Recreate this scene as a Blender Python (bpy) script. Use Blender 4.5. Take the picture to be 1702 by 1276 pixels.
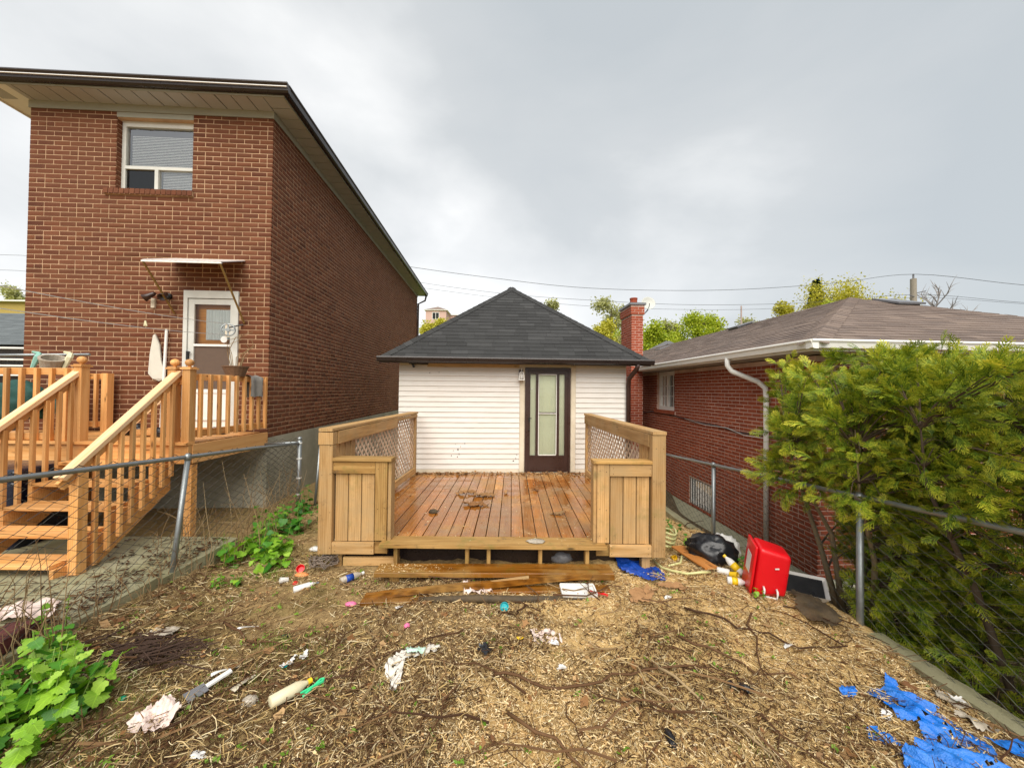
import bpy, bmesh, math, random
import numpy as np
from mathutils import Vector, Matrix, noise
for o in list(bpy.data.objects): bpy.data.objects.remove(o)
R = math.radians
random.seed(7); rng = np.random.default_rng(7)
SC = bpy.context.scene
COL = SC.collection

# ------------------------------------------------------------------ camera, sky, sun, exposure
CAM_Z = 1.9
cam_d = bpy.data.cameras.new('camera'); cam = bpy.data.objects.new('camera', cam_d); COL.objects.link(cam)
cam_d.sensor_width = 36.0; cam_d.lens = 36.0 * 630.0 / 1702.0
cam_d.clip_start = 0.05; cam_d.clip_end = 3000
cam.matrix_world = Matrix.Translation((0, 0, CAM_Z)) @ Matrix.Rotation(R(90.9), 4, 'X') @ Matrix.Rotation(R(0.6), 4, 'Z')
SC.camera = cam

def node(t, typ, ins=None, **props):
    n = t.nodes.new(typ)
    for k, v in props.items(): setattr(n, k, v)
    for k, v in (ins or {}).items():
        s = n.inputs[k]
        if isinstance(v, bpy.types.NodeSocket): t.links.new(v, s)
        else: s.default_value = v
    return n
def ramp(t, fac, stops, interp='LINEAR'):
    n = t.nodes.new('ShaderNodeValToRGB'); cr = n.color_ramp; cr.interpolation = interp
    while len(cr.elements) < len(stops): cr.elements.new(0.5)
    for e, (p, c) in zip(cr.elements, stops):
        e.position = p; e.color = (c, c, c, 1) if isinstance(c, (int, float)) else (c[0], c[1], c[2], 1)
    t.links.new(fac, n.inputs[0]); return n.outputs[0]
def mixc(t, fac, a, b, blend='MIX'):
    n = t.nodes.new('ShaderNodeMix'); n.data_type = 'RGBA'; n.blend_type = blend; n.clamp_factor = True
    for i, v in ((0, fac), (6, a), (7, b)):
        if isinstance(v, bpy.types.NodeSocket): t.links.new(v, n.inputs[i])
        elif i == 0: n.inputs[0].default_value = v
        else: n.inputs[i].default_value = (v[0], v[1], v[2], 1)
    return n.outputs[2]
def math_(t, op, a, b=0.0, clamp=False):
    n = t.nodes.new('ShaderNodeMath'); n.operation = op; n.use_clamp = clamp
    for i, v in ((0, a), (1, b)):
        if isinstance(v, bpy.types.NodeSocket): t.links.new(v, n.inputs[i])
        else: n.inputs[i].default_value = v
    return n.outputs[0]

SUN_EL, SUN_AZ = R(47), R(180)          # azimuth measured clockwise from +Y: the sun stands behind the camera, well spread by the cloud
world = bpy.data.worlds.new('World'); SC.world = world; world.use_nodes = True
wt = world.node_tree; wt.nodes.clear()
sky = node(wt, 'ShaderNodeTexSky', sky_type='NISHITA'); sky.sun_disc = False
sky.sun_elevation = SUN_EL; sky.sun_rotation = SUN_AZ; sky.air_density = 1.0; sky.dust_density = 2.0
wtc = node(wt, 'ShaderNodeTexCoord')
wmap = node(wt, 'ShaderNodeMapping', {'Vector': wtc.outputs['Generated'], 'Scale': (1.0, 1.0, 2.2)})
wn1 = node(wt, 'ShaderNodeTexNoise', {'Vector': wmap.outputs[0], 'Scale': 1.5, 'Detail': 7.0, 'Roughness': 0.5, 'Distortion': 0.25})
wn2 = node(wt, 'ShaderNodeTexNoise', {'Vector': wmap.outputs[0], 'Scale': 0.8, 'Detail': 2.0, 'Roughness': 0.5})
sep = node(wt, 'ShaderNodeSeparateXYZ', {'Vector': wtc.outputs['Generated']})
# overcast deck: brighter cloud to the left, slightly blue and darker to the right, lighter towards the horizon
lr = math_(wt, 'MULTIPLY_ADD', sep.outputs['X'], -0.55); wt.nodes[-1].inputs[2].default_value = 0.40
base = math_(wt, 'ADD', lr, math_(wt, 'MULTIPLY', math_(wt, 'SUBTRACT', wn1.outputs[0], 0.5), 1.7))
base = math_(wt, 'ADD', base, math_(wt, 'MULTIPLY', ramp(wt, sep.outputs['Z'], [(0.0, 1.0), (0.32, 0.0)]), 0.22))
base = math_(wt, 'ADD', base, math_(wt, 'MULTIPLY', math_(wt, 'SUBTRACT', wn2.outputs[0], 0.5), 1.1), True)
cl = ramp(wt, base, [(0.0, (1.92, 2.05, 2.11)), (0.45, (2.26, 2.34, 2.36)), (0.8, (3.05, 3.07, 3.05)), (1.0, (3.65, 3.63, 3.57))])
skymix = mixc(wt, 0.94, sky.outputs[0], cl)
bg = node(wt, 'ShaderNodeBackground', {'Color': skymix, 'Strength': 0.1})
wo = node(wt, 'ShaderNodeOutputWorld', {'Surface': bg.outputs[0]})

sun_d = bpy.data.lights.new('sun', 'SUN'); sun = bpy.data.objects.new('sun', sun_d); COL.objects.link(sun)
sun_d.energy = 1.5; sun_d.angle = R(62); sun_d.color = (1.0, 0.95, 0.87)
sdir = Vector((math.sin(SUN_AZ) * math.cos(SUN_EL), math.cos(SUN_AZ) * math.cos(SUN_EL), math.sin(SUN_EL)))
sun.rotation_euler = sdir.to_track_quat('Z', 'Y').to_euler(); sun.location = sdir * 40

SC.view_settings.view_transform = 'Standard'; SC.view_settings.look = 'None'
SC.view_settings.gamma = 1.0; SC.view_settings.use_curve_mapping = False
SC.view_settings.exposure = 1.62
SC.render.engine = 'CYCLES'
SC.cycles.max_bounces = 6; SC.cycles.transparent_max_bounces = 12
SC.cycles.use_denoising = True

# ------------------------------------------------------------------ helpers
def lin(h):
    h = h.lstrip('#'); v = [int(h[i:i + 2], 16) / 255 for i in (0, 2, 4)]
    return tuple(x / 12.92 if x <= 0.04045 else ((x + 0.055) / 1.055) ** 2.4 for x in v)

class MB:
    """collects shapes; build() links them as one mesh object"""
    def __init__(s): s.v = []; s.f = []
    def add(s, vs, fs):
        n = len(s.v); s.v.extend([tuple(p) for p in vs]); s.f.extend([tuple(i + n for i in f) for f in fs]); return s
    def box(s, lo, hi):
        (a, b, c), (d, e, f) = lo, hi
        return s.add([(a, b, c), (d, b, c), (d, e, c), (a, e, c), (a, b, f), (d, b, f), (d, e, f), (a, e, f)],
                     [(3, 2, 1, 0), (4, 5, 6, 7), (0, 1, 5, 4), (1, 2, 6, 5), (2, 3, 7, 6), (3, 0, 4, 7)])
    def bar(s, p0, p1, w, h, up=(0, 0, 1)):
        p0, p1 = Vector(p0), Vector(p1); x = (p1 - p0).normalized(); u = Vector(up)
        y = u.cross(x)
        y = y.normalized() if y.length > 1e-5 else Vector((0, 1, 0)); z = x.cross(y)
        vs = [p + y * (a * w / 2) + z * (b * h / 2) for p in (p0, p1) for a, b in ((-1, -1), (1, -1), (1, 1), (-1, 1))]
        return s.add(vs, [(0, 3, 2, 1), (4, 5, 6, 7), (0, 1, 5, 4), (1, 2, 6, 5), (2, 3, 7, 6), (3, 0, 4, 7)])
    def tube(s, pts, r, n=6, cap=True):
        pts = [Vector(p) for p in pts]; rs = r if isinstance(r, (list, tuple)) else [r] * len(pts)
        b = len(s.v); ref = None
        for i, p in enumerate(pts):
            t = (pts[min(i + 1, len(pts) - 1)] - pts[max(i - 1, 0)])
            t = t.normalized() if t.length > 1e-9 else Vector((0, 0, 1))
            if ref is None: ref = t.orthogonal().normalized()
            a = ref - t * ref.dot(t); a = a.normalized() if a.length > 1e-6 else t.orthogonal().normalized(); ref = a
            c = t.cross(a)
            for k in range(n):
                w = 2 * math.pi * k / n
                s.v.append(tuple(p + (a * math.cos(w) + c * math.sin(w)) * rs[i]))
        for i in range(len(pts) - 1):
            for k in range(n):
                k2 = (k + 1) % n
                s.f.append((b + i * n + k, b + i * n + k2, b + (i + 1) * n + k2, b + (i + 1) * n + k))
        if cap and n > 2:
            s.f.append(tuple(b + k for k in reversed(range(n)))); e = b + (len(pts) - 1) * n; s.f.append(tuple(e + k for k in range(n)))
        return s
    def lathe(s, prof, c=(0, 0, 0), n=16):
        c = Vector(c); b = len(s.v); m = len(prof)
        for r, z in prof:
            for k in range(n):
                w = 2 * math.pi * k / n; s.v.append((c.x + r * math.cos(w), c.y + r * math.sin(w), c.z + z))
        for i in range(m - 1):
            for k in range(n):
                k2 = (k + 1) % n; s.f.append((b + i * n + k, b + i * n + k2, b + (i + 1) * n + k2, b + (i + 1) * n + k))
        s.f.append(tuple(b + k for k in reversed(range(n)))); s.f.append(tuple(b + (m - 1) * n + k for k in range(n)))
        return s
    def prism(s, poly, ext):
        """poly: 3D points of one face, ext: extrusion vector"""
        n = len(poly); e = Vector(ext); a = [Vector(p) for p in poly]
        return s.add(a + [p + e for p in a], [tuple(range(n))[::-1], tuple(range(n, 2 * n))] + [(i, (i + 1) % n, n + (i + 1) % n, n + i) for i in range(n)])
    def mesh(s, name, mat, smooth=False, fix=True):
        me = bpy.data.meshes.new(name); me.from_pydata(s.v, [], s.f)
        if mat: me.materials.append(mat)
        if fix:
            bm = bmesh.new(); bm.from_mesh(me); bmesh.ops.recalc_face_normals(bm, faces=bm.faces); bm.to_mesh(me); bm.free()
        if smooth: me.shade_smooth()
        me.update(); return me
    def build(s, name, mat, parent=None, loc=(0, 0, 0), rot=(0, 0, 0), smooth=False, fix=True):
        return link(name, s.mesh(name, mat, smooth, fix), parent, loc, rot)

def pane(lo, hi):
    (x0, y0, z0), (x1, y1, z1) = lo, hi
    if x1 - x0 < .02: return MB().add([(x0, y0, z0), (x0, y1, z0), (x0, y1, z1), (x0, y0, z1)], [(0, 1, 2, 3)])
    return MB().add([(x0, y0, z0), (x1, y0, z0), (x1, y0, z1), (x0, y0, z1)], [(0, 1, 2, 3)])
def link(name, me, parent=None, loc=(0, 0, 0), rot=(0, 0, 0)):
    o = bpy.data.objects.new(name, me); COL.objects.link(o); o.location = loc; o.rotation_euler = rot
    if parent is not None: o.parent = parent
    return o
def np_mesh(name, V, Fq, mat, smooth=False):
    """fast mesh from numpy: V (n,3), Fq (m,k) all faces of k corners"""
    me = bpy.data.meshes.new(name); V = np.asarray(V, np.float32); Fq = np.asarray(Fq, np.int32); m, k = Fq.shape
    me.vertices.add(len(V)); me.vertices.foreach_set('co', V.ravel())
    me.loops.add(m * k); me.loops.foreach_set('vertex_index', Fq.ravel())
    me.polygons.add(m); me.polygons.foreach_set('loop_start', np.arange(0, m * k, k, dtype=np.int32))
    me.update(calc_edges=True)
    if mat: me.materials.append(mat)
    if smooth: me.shade_smooth()
    me.validate(); return me
def tag(o, label=None, cat=None, group=None, kind=None):
    if label: o['label'] = label
    if cat: o['category'] = cat
    if group: o['group'] = group
    if kind: o['kind'] = kind
    return o
def thing(name, label, cat, loc=(0, 0, 0), rz=0.0, group=None):
    o = bpy.data.objects.new(name, None); COL.objects.link(o); o.location = loc; o.rotation_euler = (0, 0, rz)
    o.empty_display_size = 0.2
    return tag(o, label, cat, group)
def dup(root, loc, rz=0.0, label=None):
    r = root.copy(); COL.objects.link(r); r.location = loc; r.rotation_euler = (0, 0, rz)
    if label: r['label'] = label
    for ch in list(root.children):
        c = ch.copy(); COL.objects.link(c); c.parent = r
        for g in list(ch.children):
            d = g.copy(); COL.objects.link(d); d.parent = c
    return r

_bc = {}
def board_mesh(L, W, T, mat, ch=0.003):
    """a plank along local x with eased long edges; same sizes share one mesh"""
    k = (round(L, 3), round(W, 4), round(T, 4), mat.name)
    if k in _bc: return _bc[k]
    a, b = W / 2, T / 2; c = min(ch, a * .4, b * .4)
    prof = [(-a + c, -b), (a - c, -b), (a, -b + c), (a, b - c), (a - c, b), (-a + c, b), (-a, b - c), (-a, -b + c)]
    vs = [(x, y, z) for x in (-L / 2, L / 2) for y, z in prof]
    fs = [tuple(range(8))[::-1], tuple(range(8, 16))] + [(i, (i + 1) % 8, 8 + (i + 1) % 8, 8 + i) for i in range(8)]
    m = MB().add(vs, fs).mesh('board', mat); _bc[k] = m; return m
def board(name, p0, p1, w, t, mat, parent=None, up=(0, 0, 1)):
    """plank from p0 to p1 (parent's space); t is its thickness along `up`, w its width across"""
    p0, p1 = Vector(p0), Vector(p1); x = (p1 - p0); L = x.length; x.normalize(); y = Vector(up).cross(x)
    y = y.normalized() if y.length > 1e-5 else Vector((0, 1, 0)); z = x.cross(y)
    M = Matrix((x, y, z)).transposed().to_4x4(); M.translation = (p0 + p1) / 2
    o = bpy.data.objects.new(name, board_mesh(L, w, t, mat)); COL.objects.link(o)
    if parent is not None: o.parent = parent
    o.matrix_basis = M; return o

# camera-independent picture measure, used only to decide which bricks or shingles are built singly
def shown(p, n):
    d = Vector(p) - Vector((0, 0, CAM_Z))
    if d.y < 0.3: return 0.0
    u, v = d.x / d.y, d.z / d.y
    if abs(u) > 1.36 or abs(v) > 1.03: return 0.0
    return max(0.0, -Vector(n).dot(d)) / d.y ** 3

# ------------------------------------------------------------------ materials
MATS = {}
def new_mat(name):
    m = bpy.data.materials.new(name); m.use_nodes = True; t = m.node_tree; t.nodes.clear()
    p = node(t, 'ShaderNodeBsdfPrincipled'); o = node(t, 'ShaderNodeOutputMaterial', {'Surface': p.outputs[0]})
    MATS[name] = m; return m, t, p
def setp(t, p, **kw):
    names = {'color': 'Base Color', 'rough': 'Roughness', 'metal': 'Metallic', 'normal': 'Normal', 'spec': 'Specular IOR Level',
             'alpha': 'Alpha', 'trans': 'Transmission Weight', 'coat': 'Coat Weight', 'sss': 'Subsurface Weight'}
    for k, v in kw.items():
        s = p.inputs[names[k]]
        if isinstance(v, bpy.types.NodeSocket): t.links.new(v, s)
        elif k == 'color': s.default_value = (v[0], v[1], v[2], 1)
        else: s.default_value = v
def rnd(t):
    oi = node(t, 'ShaderNodeObjectInfo'); g = node(t, 'ShaderNodeNewGeometry')
    return math_(t, 'FRACT', math_(t, 'ADD', oi.outputs['Random'], g.outputs['Random Per Island']))
def pos(t): return node(t, 'ShaderNodeNewGeometry').outputs['Position']
def noisef(t, vec, scale, detail=4.0, rough=0.55, dist=0.0):
    return node(t, 'ShaderNodeTexNoise', {'Vector': vec, 'Scale': scale, 'Detail': detail, 'Roughness': rough, 'Distortion': dist}).outputs[0]
def bump(t, h, strength=0.3, dist=0.01):
    return node(t, 'ShaderNodeBump', {'Height': h, 'Strength': strength, 'Distance': dist}).outputs[0]
def scaled(t, vec, s): return node(t, 'ShaderNodeMapping', {'Vector': vec, 'Scale': s}).outputs[0]

def plain(name, col, rough=0.5, metal=0.0, var=0.12, nscale=6.0, bumps=0.0, bscale=60.0, dirt=None, dirtamt=0.0, spec=0.5):
    m, t, p = new_mat(name); ps = pos(t)
    n1 = noisef(t, ps, nscale, 5)
    c = mixc(t, n1, tuple(x * (1 - var) for x in col), tuple(min(1, x * (1 + var)) for x in col))
    if dirt:
        d = ramp(t, noisef(t, ps, nscale * 0.6, 6, 0.7), [(0.5 - dirtamt * .5, 0.0), (0.85, 1.0)])
        c = mixc(t, math_(t, 'MULTIPLY', d, dirtamt * 1.6, True), c, dirt)
    setp(t, p, color=c, rough=ramp(t, noisef(t, ps, nscale * 2, 4), [(0.2, max(0.02, rough - 0.1)), (0.8, min(1, rough + 0.12))]), metal=metal, spec=spec)
    if bumps: setp(t, p, normal=bump(t, noisef(t, ps, bscale, 4), bumps, 0.01))
    return m

def brick_mat(name, cols, dirt, dark):
    m, t, p = new_mat(name); ps = pos(t); r = rnd(t)
    n = len(cols); c = ramp(t, r, [(i / (n - 1), q) for i, q in enumerate(cols)])
    c = mixc(t, math_(t, 'MULTIPLY', noisef(t, scaled(t, ps, (1, 1, 2.5)), 55, 5, 0.7), 0.75), c, dark)
    big = ramp(t, noisef(t, scaled(t, ps, (1, 1, .45)), 0.9, 7, 0.7), [(0.36, 0.0), (0.72, 0.8)])
    c = mixc(t, big, c, dirt)
    setp(t, p, color=c, rough=0.85, spec=0.25, normal=bump(t, noisef(t, ps, 90, 5, 0.7), 0.55, 0.006))
    return m
def mortar_mat(name, a, b):
    m, t, p = new_mat(name); ps = pos(t)
    c = mixc(t, ramp(t, noisef(t, ps, 1.7, 8, 0.72), [(0.3, 0.0), (0.7, 1.0)]), tuple(x * 0.72 for x in a), b)
    setp(t, p, color=c, rough=0.95, spec=0.1, normal=bump(t, noisef(t, ps, 150, 4), 0.5, 0.004)); return m

def wood_mat(name, light, mid, dark, rough=0.65, grain=1.0, moss=0.0, wet=False, grey=None, streak=0.5):
    m, t, p = new_mat(name); tc = node(t, 'ShaderNodeTexCoord'); r = rnd(t); ps = pos(t)
    off = node(t, 'ShaderNodeCombineXYZ', {0: math_(t, 'MULTIPLY', r, 37.0), 1: math_(t, 'MULTIPLY', r, 11.0), 2: math_(t, 'MULTIPLY', r, 71.0)})
    v = node(t, 'ShaderNodeVectorMath', {0: tc.outputs['Object'], 1: off.outputs[0]}, operation='ADD').outputs[0]
    g1 = noisef(t, scaled(t, v, (0.9, 11, 11)), 1.6 * grain, 6, 0.55, 0.9)
    g2 = noisef(t, scaled(t, v, (4, 120, 120)), 1.0, 3, 0.6)
    rings = node(t, 'ShaderNodeTexWave', {'Vector': scaled(t, v, (0.5, 9, 9)), 'Scale': 1.7, 'Distortion': 6.0, 'Detail': 3.0, 'Detail Scale': 1.2}, wave_type='BANDS', bands_direction='Y').outputs['Fac']
    f = math_(t, 'ADD', math_(t, 'MULTIPLY', g1, 0.82), math_(t, 'MULTIPLY', rings, 0.18))
    c = ramp(t, f, [(0.12, dark), (0.38, mid), (0.62, light)])
    c = mixc(t, math_(t, 'MULTIPLY', ramp(t, g2, [(0.3, 1.0), (0.5, 0.0)]), 0.16), c, dark)
    tint = math_(t, 'MULTIPLY_ADD', r, 0.5); t.nodes[-1].inputs[2].default_value = 0.72
    c = mixc(t, 1.0, c, node(t, 'ShaderNodeCombineXYZ', {0: tint, 1: tint, 2: tint}).outputs[0], 'MULTIPLY')
    # knots
    kn = node(t, 'ShaderNodeTexVoronoi', {'Vector': scaled(t, v, (2.2, 7.5, 7.5)), 'Scale': 1.0, 'Randomness': 1.0}).outputs['Distance']
    c = mixc(t, ramp(t, kn, [(0.05, 0.85), (0.13, 0.0)]), c, tuple(x * 0.35 for x in dark))
    if grey:
        gm = ramp(t, noisef(t, ps, 2.3, 5, 0.65), [(0.42, 0.0), (0.68, 0.75)])
        c = mixc(t, gm, c, grey)
    if moss:
        mm = math_(t, 'MULTIPLY', ramp(t, noisef(t, ps, 3.1, 6, 0.7), [(0.56, 0.0), (0.70, 1.0)]), moss)
        c = mixc(t, math_(t, 'MULTIPLY', mm, 0.8), c, (0.16, 0.15, 0.03))
        dk = math_(t, 'MULTIPLY', ramp(t, noisef(t, ps, 4.7, 6, 0.75), [(0.58, 0.0), (0.74, 1.0)]), moss)
        c = mixc(t, dk, c, (0.035, 0.028, 0.018))
    ro = ramp(t, g1, [(0.2, rough - 0.08), (0.8, rough + 0.1)])
    nb = bump(t, f, 0.35, 0.004)
    if wet:
        w = ramp(t, noisef(t, ps, 1.25, 4, 0.6, 0.3), [(0.39, 0.0), (0.51, 1.0)])
        c = mixc(t, w, c, mixc(t, 1.0, c, (0.78, 0.56, 0.28), 'MULTIPLY'))
        ro = mixc(t, w, (rough, rough, rough), (0.07, 0.07, 0.07))
    setp(t, p, color=c, rough=ro, normal=nb, spec=0.4); return m

def glass_mat(name, tint=(0.85, 0.92, 0.9), refl=0.12, rough=0.0):
    m = bpy.data.materials.new(name); m.use_nodes = True; t = m.node_tree; t.nodes.clear()
    lw = node(t, 'ShaderNodeFresnel', {'IOR': 1.5})
    f = math_(t, 'ADD', lw.outputs[0], refl, True)
    nb = bump(t, noisef(t, pos(t), 3.0, 2), 0.03, 0.05)
    tr = node(t, 'ShaderNodeBsdfTransparent', {'Color': (*tint, 1)}); gl = node(t, 'ShaderNodeBsdfGlossy', {'Roughness': rough, 'Normal': nb})
    mx = node(t, 'ShaderNodeMixShader', {0: f, 1: tr.outputs[0], 2: gl.outputs[0]})
    node(t, 'ShaderNodeOutputMaterial', {'Surface': mx.outputs[0]}); return m

def shingle_mat(name, cols, gran):
    m, t, p = new_mat(name); ps = pos(t); r = rnd(t)
    n = len(cols); c = ramp(t, r, [(i / (n - 1), q) for i, q in enumerate(cols)])
    sp = noisef(t, ps, 160, 3, 0.8)
    c = mixc(t, ramp(t, sp, [(0.42, 0.0), (0.7, 0.8)]), c, gran)
    c = mixc(t, ramp(t, noisef(t, ps, 1.1, 5, 0.6), [(0.4, 0.0), (0.75, 0.45)]), c, cols[0])
    setp(t, p, color=c, rough=0.82, spec=0.3, normal=bump(t, sp, 0.6, 0.004)); return m

def leaf_mat(name, cols, rough=0.5, trans=0.25, spec=0.4, veins=False):
    m = bpy.data.materials.new(name); m.use_nodes = True; t = m.node_tree; t.nodes.clear()
    r = rnd(t); n = len(cols); c = ramp(t, r, [(i / (n - 1), q) for i, q in enumerate(cols)])
    c = mixc(t, math_(t, 'MULTIPLY', noisef(t, pos(t), 40, 3), 0.4), c, tuple(x * 0.6 for x in cols[0]))
    if veins:
        tc = node(t, 'ShaderNodeTexCoord'); sx = node(t, 'ShaderNodeSeparateXYZ', {'Vector': tc.outputs['Object']})
        ay = math_(t, 'ABSOLUTE', sx.outputs[1]); mid = ramp(t, ay, [(0.0, 1.0), (0.03, 0.0)])
        w = math_(t, 'SINE', math_(t, 'MULTIPLY', math_(t, 'SUBTRACT', sx.outputs[0], math_(t, 'MULTIPLY', ay, 0.8)), 38.0)); vn = math_(t, 'MULTIPLY', ramp(t, w, [(0.8, 0.0), (1.0, 1.0)]), 0.5)
        c = mixc(t, math_(t, 'MULTIPLY', math_(t, 'MAXIMUM', mid, vn), 0.4), c, tuple(min(1, x * 1.7) for x in cols[2]))
        sp = ramp(t, noisef(t, pos(t), 70, 3, .7), [(0.66, 0.0), (0.72, 0.7)]); c = mixc(t, sp, c, (0.12, 0.10, 0.03))
    p = node(t, 'ShaderNodeBsdfPrincipled', {'Base Color': c, 'Roughness': rough, 'Specular IOR Level': spec})
    tl = node(t, 'ShaderNodeBsdfTranslucent', {'Color': mixc(t, 1.0, c, (1.2, 1.25, 0.6), 'MULTIPLY')})
    mx = node(t, 'ShaderNodeMixShader', {0: trans, 1: p.outputs[0], 2: tl.outputs[0]})
    node(t, 'ShaderNodeOutputMaterial', {'Surface': mx.outputs[0]}); MATS[name] = m; return m

M_BRICK_L = brick_mat('brick_brown_red', [lin('5e3520'), lin('6f4029'), lin('7a472d'), lin('814e30'), lin('6a3924'), lin('8c573b'), lin('562c1c'), lin('7b432b')], lin('6b432e'), lin('47291c'))
M_BRICK_R = brick_mat('brick_deep_red', [lin('8a4029'), lin('994c33'), lin('a65538'), lin('934834'), lin('b05f42'), lin('823a2a')], lin('974d35'), lin('6a3a29'))
M_BRICK_C = brick_mat('brick_chimney_red', [lin('97422c'), lin('a64f34'), lin('b05a3c'), lin('8a3b2a')], lin('a04d34'), lin('6a3222'))
M_MORTAR_L = mortar_mat('mortar_tan', lin('b18f6f'), lin('c9a787'))
M_MORTAR_R = mortar_mat('mortar_pinkish', lin('c09a8a'), lin('d9bbaa'))
M_CONC = plain('concrete', lin('a8a392'), 0.9, var=0.25, nscale=2.2, bumps=0.4, bscale=70, dirt=lin('5a5a40'), dirtamt=0.5)
M_CONC_G = plain('concrete_mossy', lin('9a957a'), 0.9, var=0.25, nscale=3.0, bumps=0.5, bscale=60, dirt=lin('6e6b3a'), dirtamt=0.45)
M_CONC_P = plain('concrete_pale', lin('a3a28c'), 0.9, var=0.18, nscale=2.0, bumps=0.35, bscale=80, dirt=lin('76775a'), dirtamt=0.4)
M_WOOD_N = wood_mat('stained_deck_wood', lin('d9a468'), lin('c98d4d'), lin('a86b33'), 0.6, 1.0)
M_WOOD_H = wood_mat('pale_new_handrail_wood', lin('e6c39a'), lin('d9ad7c'), lin('b98450'), 0.6, 1.0)
M_WOOD_C = wood_mat('weathered_cedar_boards', lin('c79f6a'), lin('ae854f'), lin('704b27'), 0.7, 1.0, moss=0.45, grey=lin('a58a62'))
M_WOOD_M = wood_mat('mossy_cedar_boards', lin('b58f55'), lin('977038'), lin('5c4322'), 0.7, 1.0, moss=0.8)
M_WOOD_D = wood_mat('wet_deck_boards', lin('c08c52'), lin('a46f36'), lin('683f1e'), 0.5, 1.0, moss=0.10, wet=True, grey=lin('917b63'))
M_WOOD_S = wood_mat('rotten_step_wood', lin('96703a'), lin('6e4d24'), lin('332110'), 0.45, 1.0, moss=0.75, wet=True)
M_LATT = wood_mat('grey_lattice_wood', lin('d2bba2'), lin('bda38a'), lin('8f7660'), 0.8, 1.0)
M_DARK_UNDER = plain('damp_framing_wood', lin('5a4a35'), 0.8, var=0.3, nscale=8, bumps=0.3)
M_VINYL = plain('white_vinyl', lin('dad5ce'), 0.42, var=0.04, nscale=1.2, dirt=lin('bfb29c'), dirtamt=0.26)
M_CREAM = plain('cream_painted_board', lin('ddd2bd'), 0.6, var=0.08, nscale=5, dirt=lin('a89878'), dirtamt=0.4)
M_BROWN = plain('dark_brown_metal', lin('3a2620'), 0.32, var=0.2, nscale=4, spec=0.5)
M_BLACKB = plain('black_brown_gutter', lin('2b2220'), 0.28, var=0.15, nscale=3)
M_WHITE = plain('white_painted_metal', lin('e8e6e0'), 0.35, var=0.04, nscale=3, dirt=lin('bdbab0'), dirtamt=0.2)
M_ALU = plain('white_aluminium_frame', lin('cfcfc8'), 0.38, var=0.06, nscale=5, dirt=lin('9a988c'), dirtamt=0.3)
M_SOFF = plain('taupe_soffit', lin('aaa9a8'), 0.55, var=0.07, nscale=4)
M_FRIEZE = plain('grey_green_trim', lin('9a998c'), 0.55, var=0.08, nscale=5)
M_GALV = plain('galvanised_steel', lin('9aa0a2'), 0.42, metal=0.75, var=0.2, nscale=9, bumps=0.15, dirt=lin('6e6a60'), dirtamt=0.35)
M_WIRE2 = plain('grey_wire', lin('55554e'), 0.6, metal=0.1, var=0.4, nscale=18)
M_WIRE = plain('weathered_wire', lin('34302a'), 0.6, metal=0.1, var=0.5, nscale=18)
M_SHING_D = shingle_mat('charcoal_shingle', [lin('252525'), lin('2d2d2d'), lin('363636'), lin('292929'), lin('404040')], lin('484847'))
M_SHING_B = shingle_mat('brown_shingle', [lin('574b45'), lin('6a5b52'), lin('7a6a60'), lin('5e514b'), lin('857468')], lin('8d7f76'))
M_SHING_G = shingle_mat('grey_shingle', [lin('4c5254'), lin('5c6264'), lin('6a7072')], lin('7b8183'))
M_GLASS = glass_mat('window_glass', tint=(1.0, 1.0, 1.0), refl=0.26)
M_GLASS_S = glass_mat('screened_glass', tint=(0.25, 0.26, 0.26), refl=0.03)
M_GLASS_D = glass_mat('door_glass', tint=(0.95, 0.98, 0.94), refl=0.0)
M_DARK = plain('dark_interior', (0.012, 0.013, 0.014), 0.8)
M_BLIND = plain('pale_blind', lin('eef1ec'), 0.6, var=0.04)
M_CURT = plain('white_lace_curtain', lin('c9ccd0'), 0.8, var=0.1, nscale=25)
M_ODOOR = wood_mat('orange_wood_door', lin('b97a2c'), lin('a5661f'), lin('7a4714'), 0.4)
M_SCREEN = plain('brown_insect_screen', lin('5d4a3c'), 0.6, var=0.15, nscale=14)
M_PDOOR = plain('pale_green_door_paint', lin('e4e4cc'), 0.4, var=0.05, nscale=2)
M_BRASS = plain('brass_yellow_strut', lin('8a6d3a'), 0.45, metal=0.3, var=0.25, nscale=20)
M_AWN = plain('pale_awning_sheet', lin('cfc8c4'), 0.5, var=0.1, nscale=8, dirt=lin('8f837c'), dirtamt=0.3)
M_BLACK = plain('black_plastic', (0.012, 0.012, 0.014), 0.3, var=0.2)
M_RUBBER = plain('black_mat', lin('2e2820'), 0.75, var=0.4, nscale=12, bumps=0.6, bscale=40, dirt=lin('6b5636'), dirtamt=0.5)
M_RED = plain('red_cooler_plastic', lin('d8101c'), 0.32, var=0.06, nscale=4, dirt=lin('a01018'), dirtamt=0.15)
M_WPLA = plain('white_plastic', lin('dedcd8'), 0.4, var=0.06, nscale=8, dirt=lin('a59f90'), dirtamt=0.25)
M_WBAG = plain('thin_white_bag_plastic', lin('d8d2c8'), 0.35, var=0.1, nscale=14, bumps=0.4, bscale=50, dirt=lin('9f9482'), dirtamt=0.35)
M_PBAG = plain('pinkish_bag_plastic', lin('dcc8be'), 0.35, var=0.1, nscale=14, bumps=0.4, bscale=50, dirt=lin('b59a8c'), dirtamt=0.3)
M_GBAG = plain('pale_green_bag_plastic', lin('b3cfbd'), 0.35, var=0.15, nscale=14, bumps=0.4, bscale=50)
M_CLEAR = plain('cloudy_clear_plastic', lin('b3aa9b'), 0.25, var=0.25, nscale=25, bumps=0.5, bscale=60, dirt=lin('7d6c55'), dirtamt=0.45)
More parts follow.
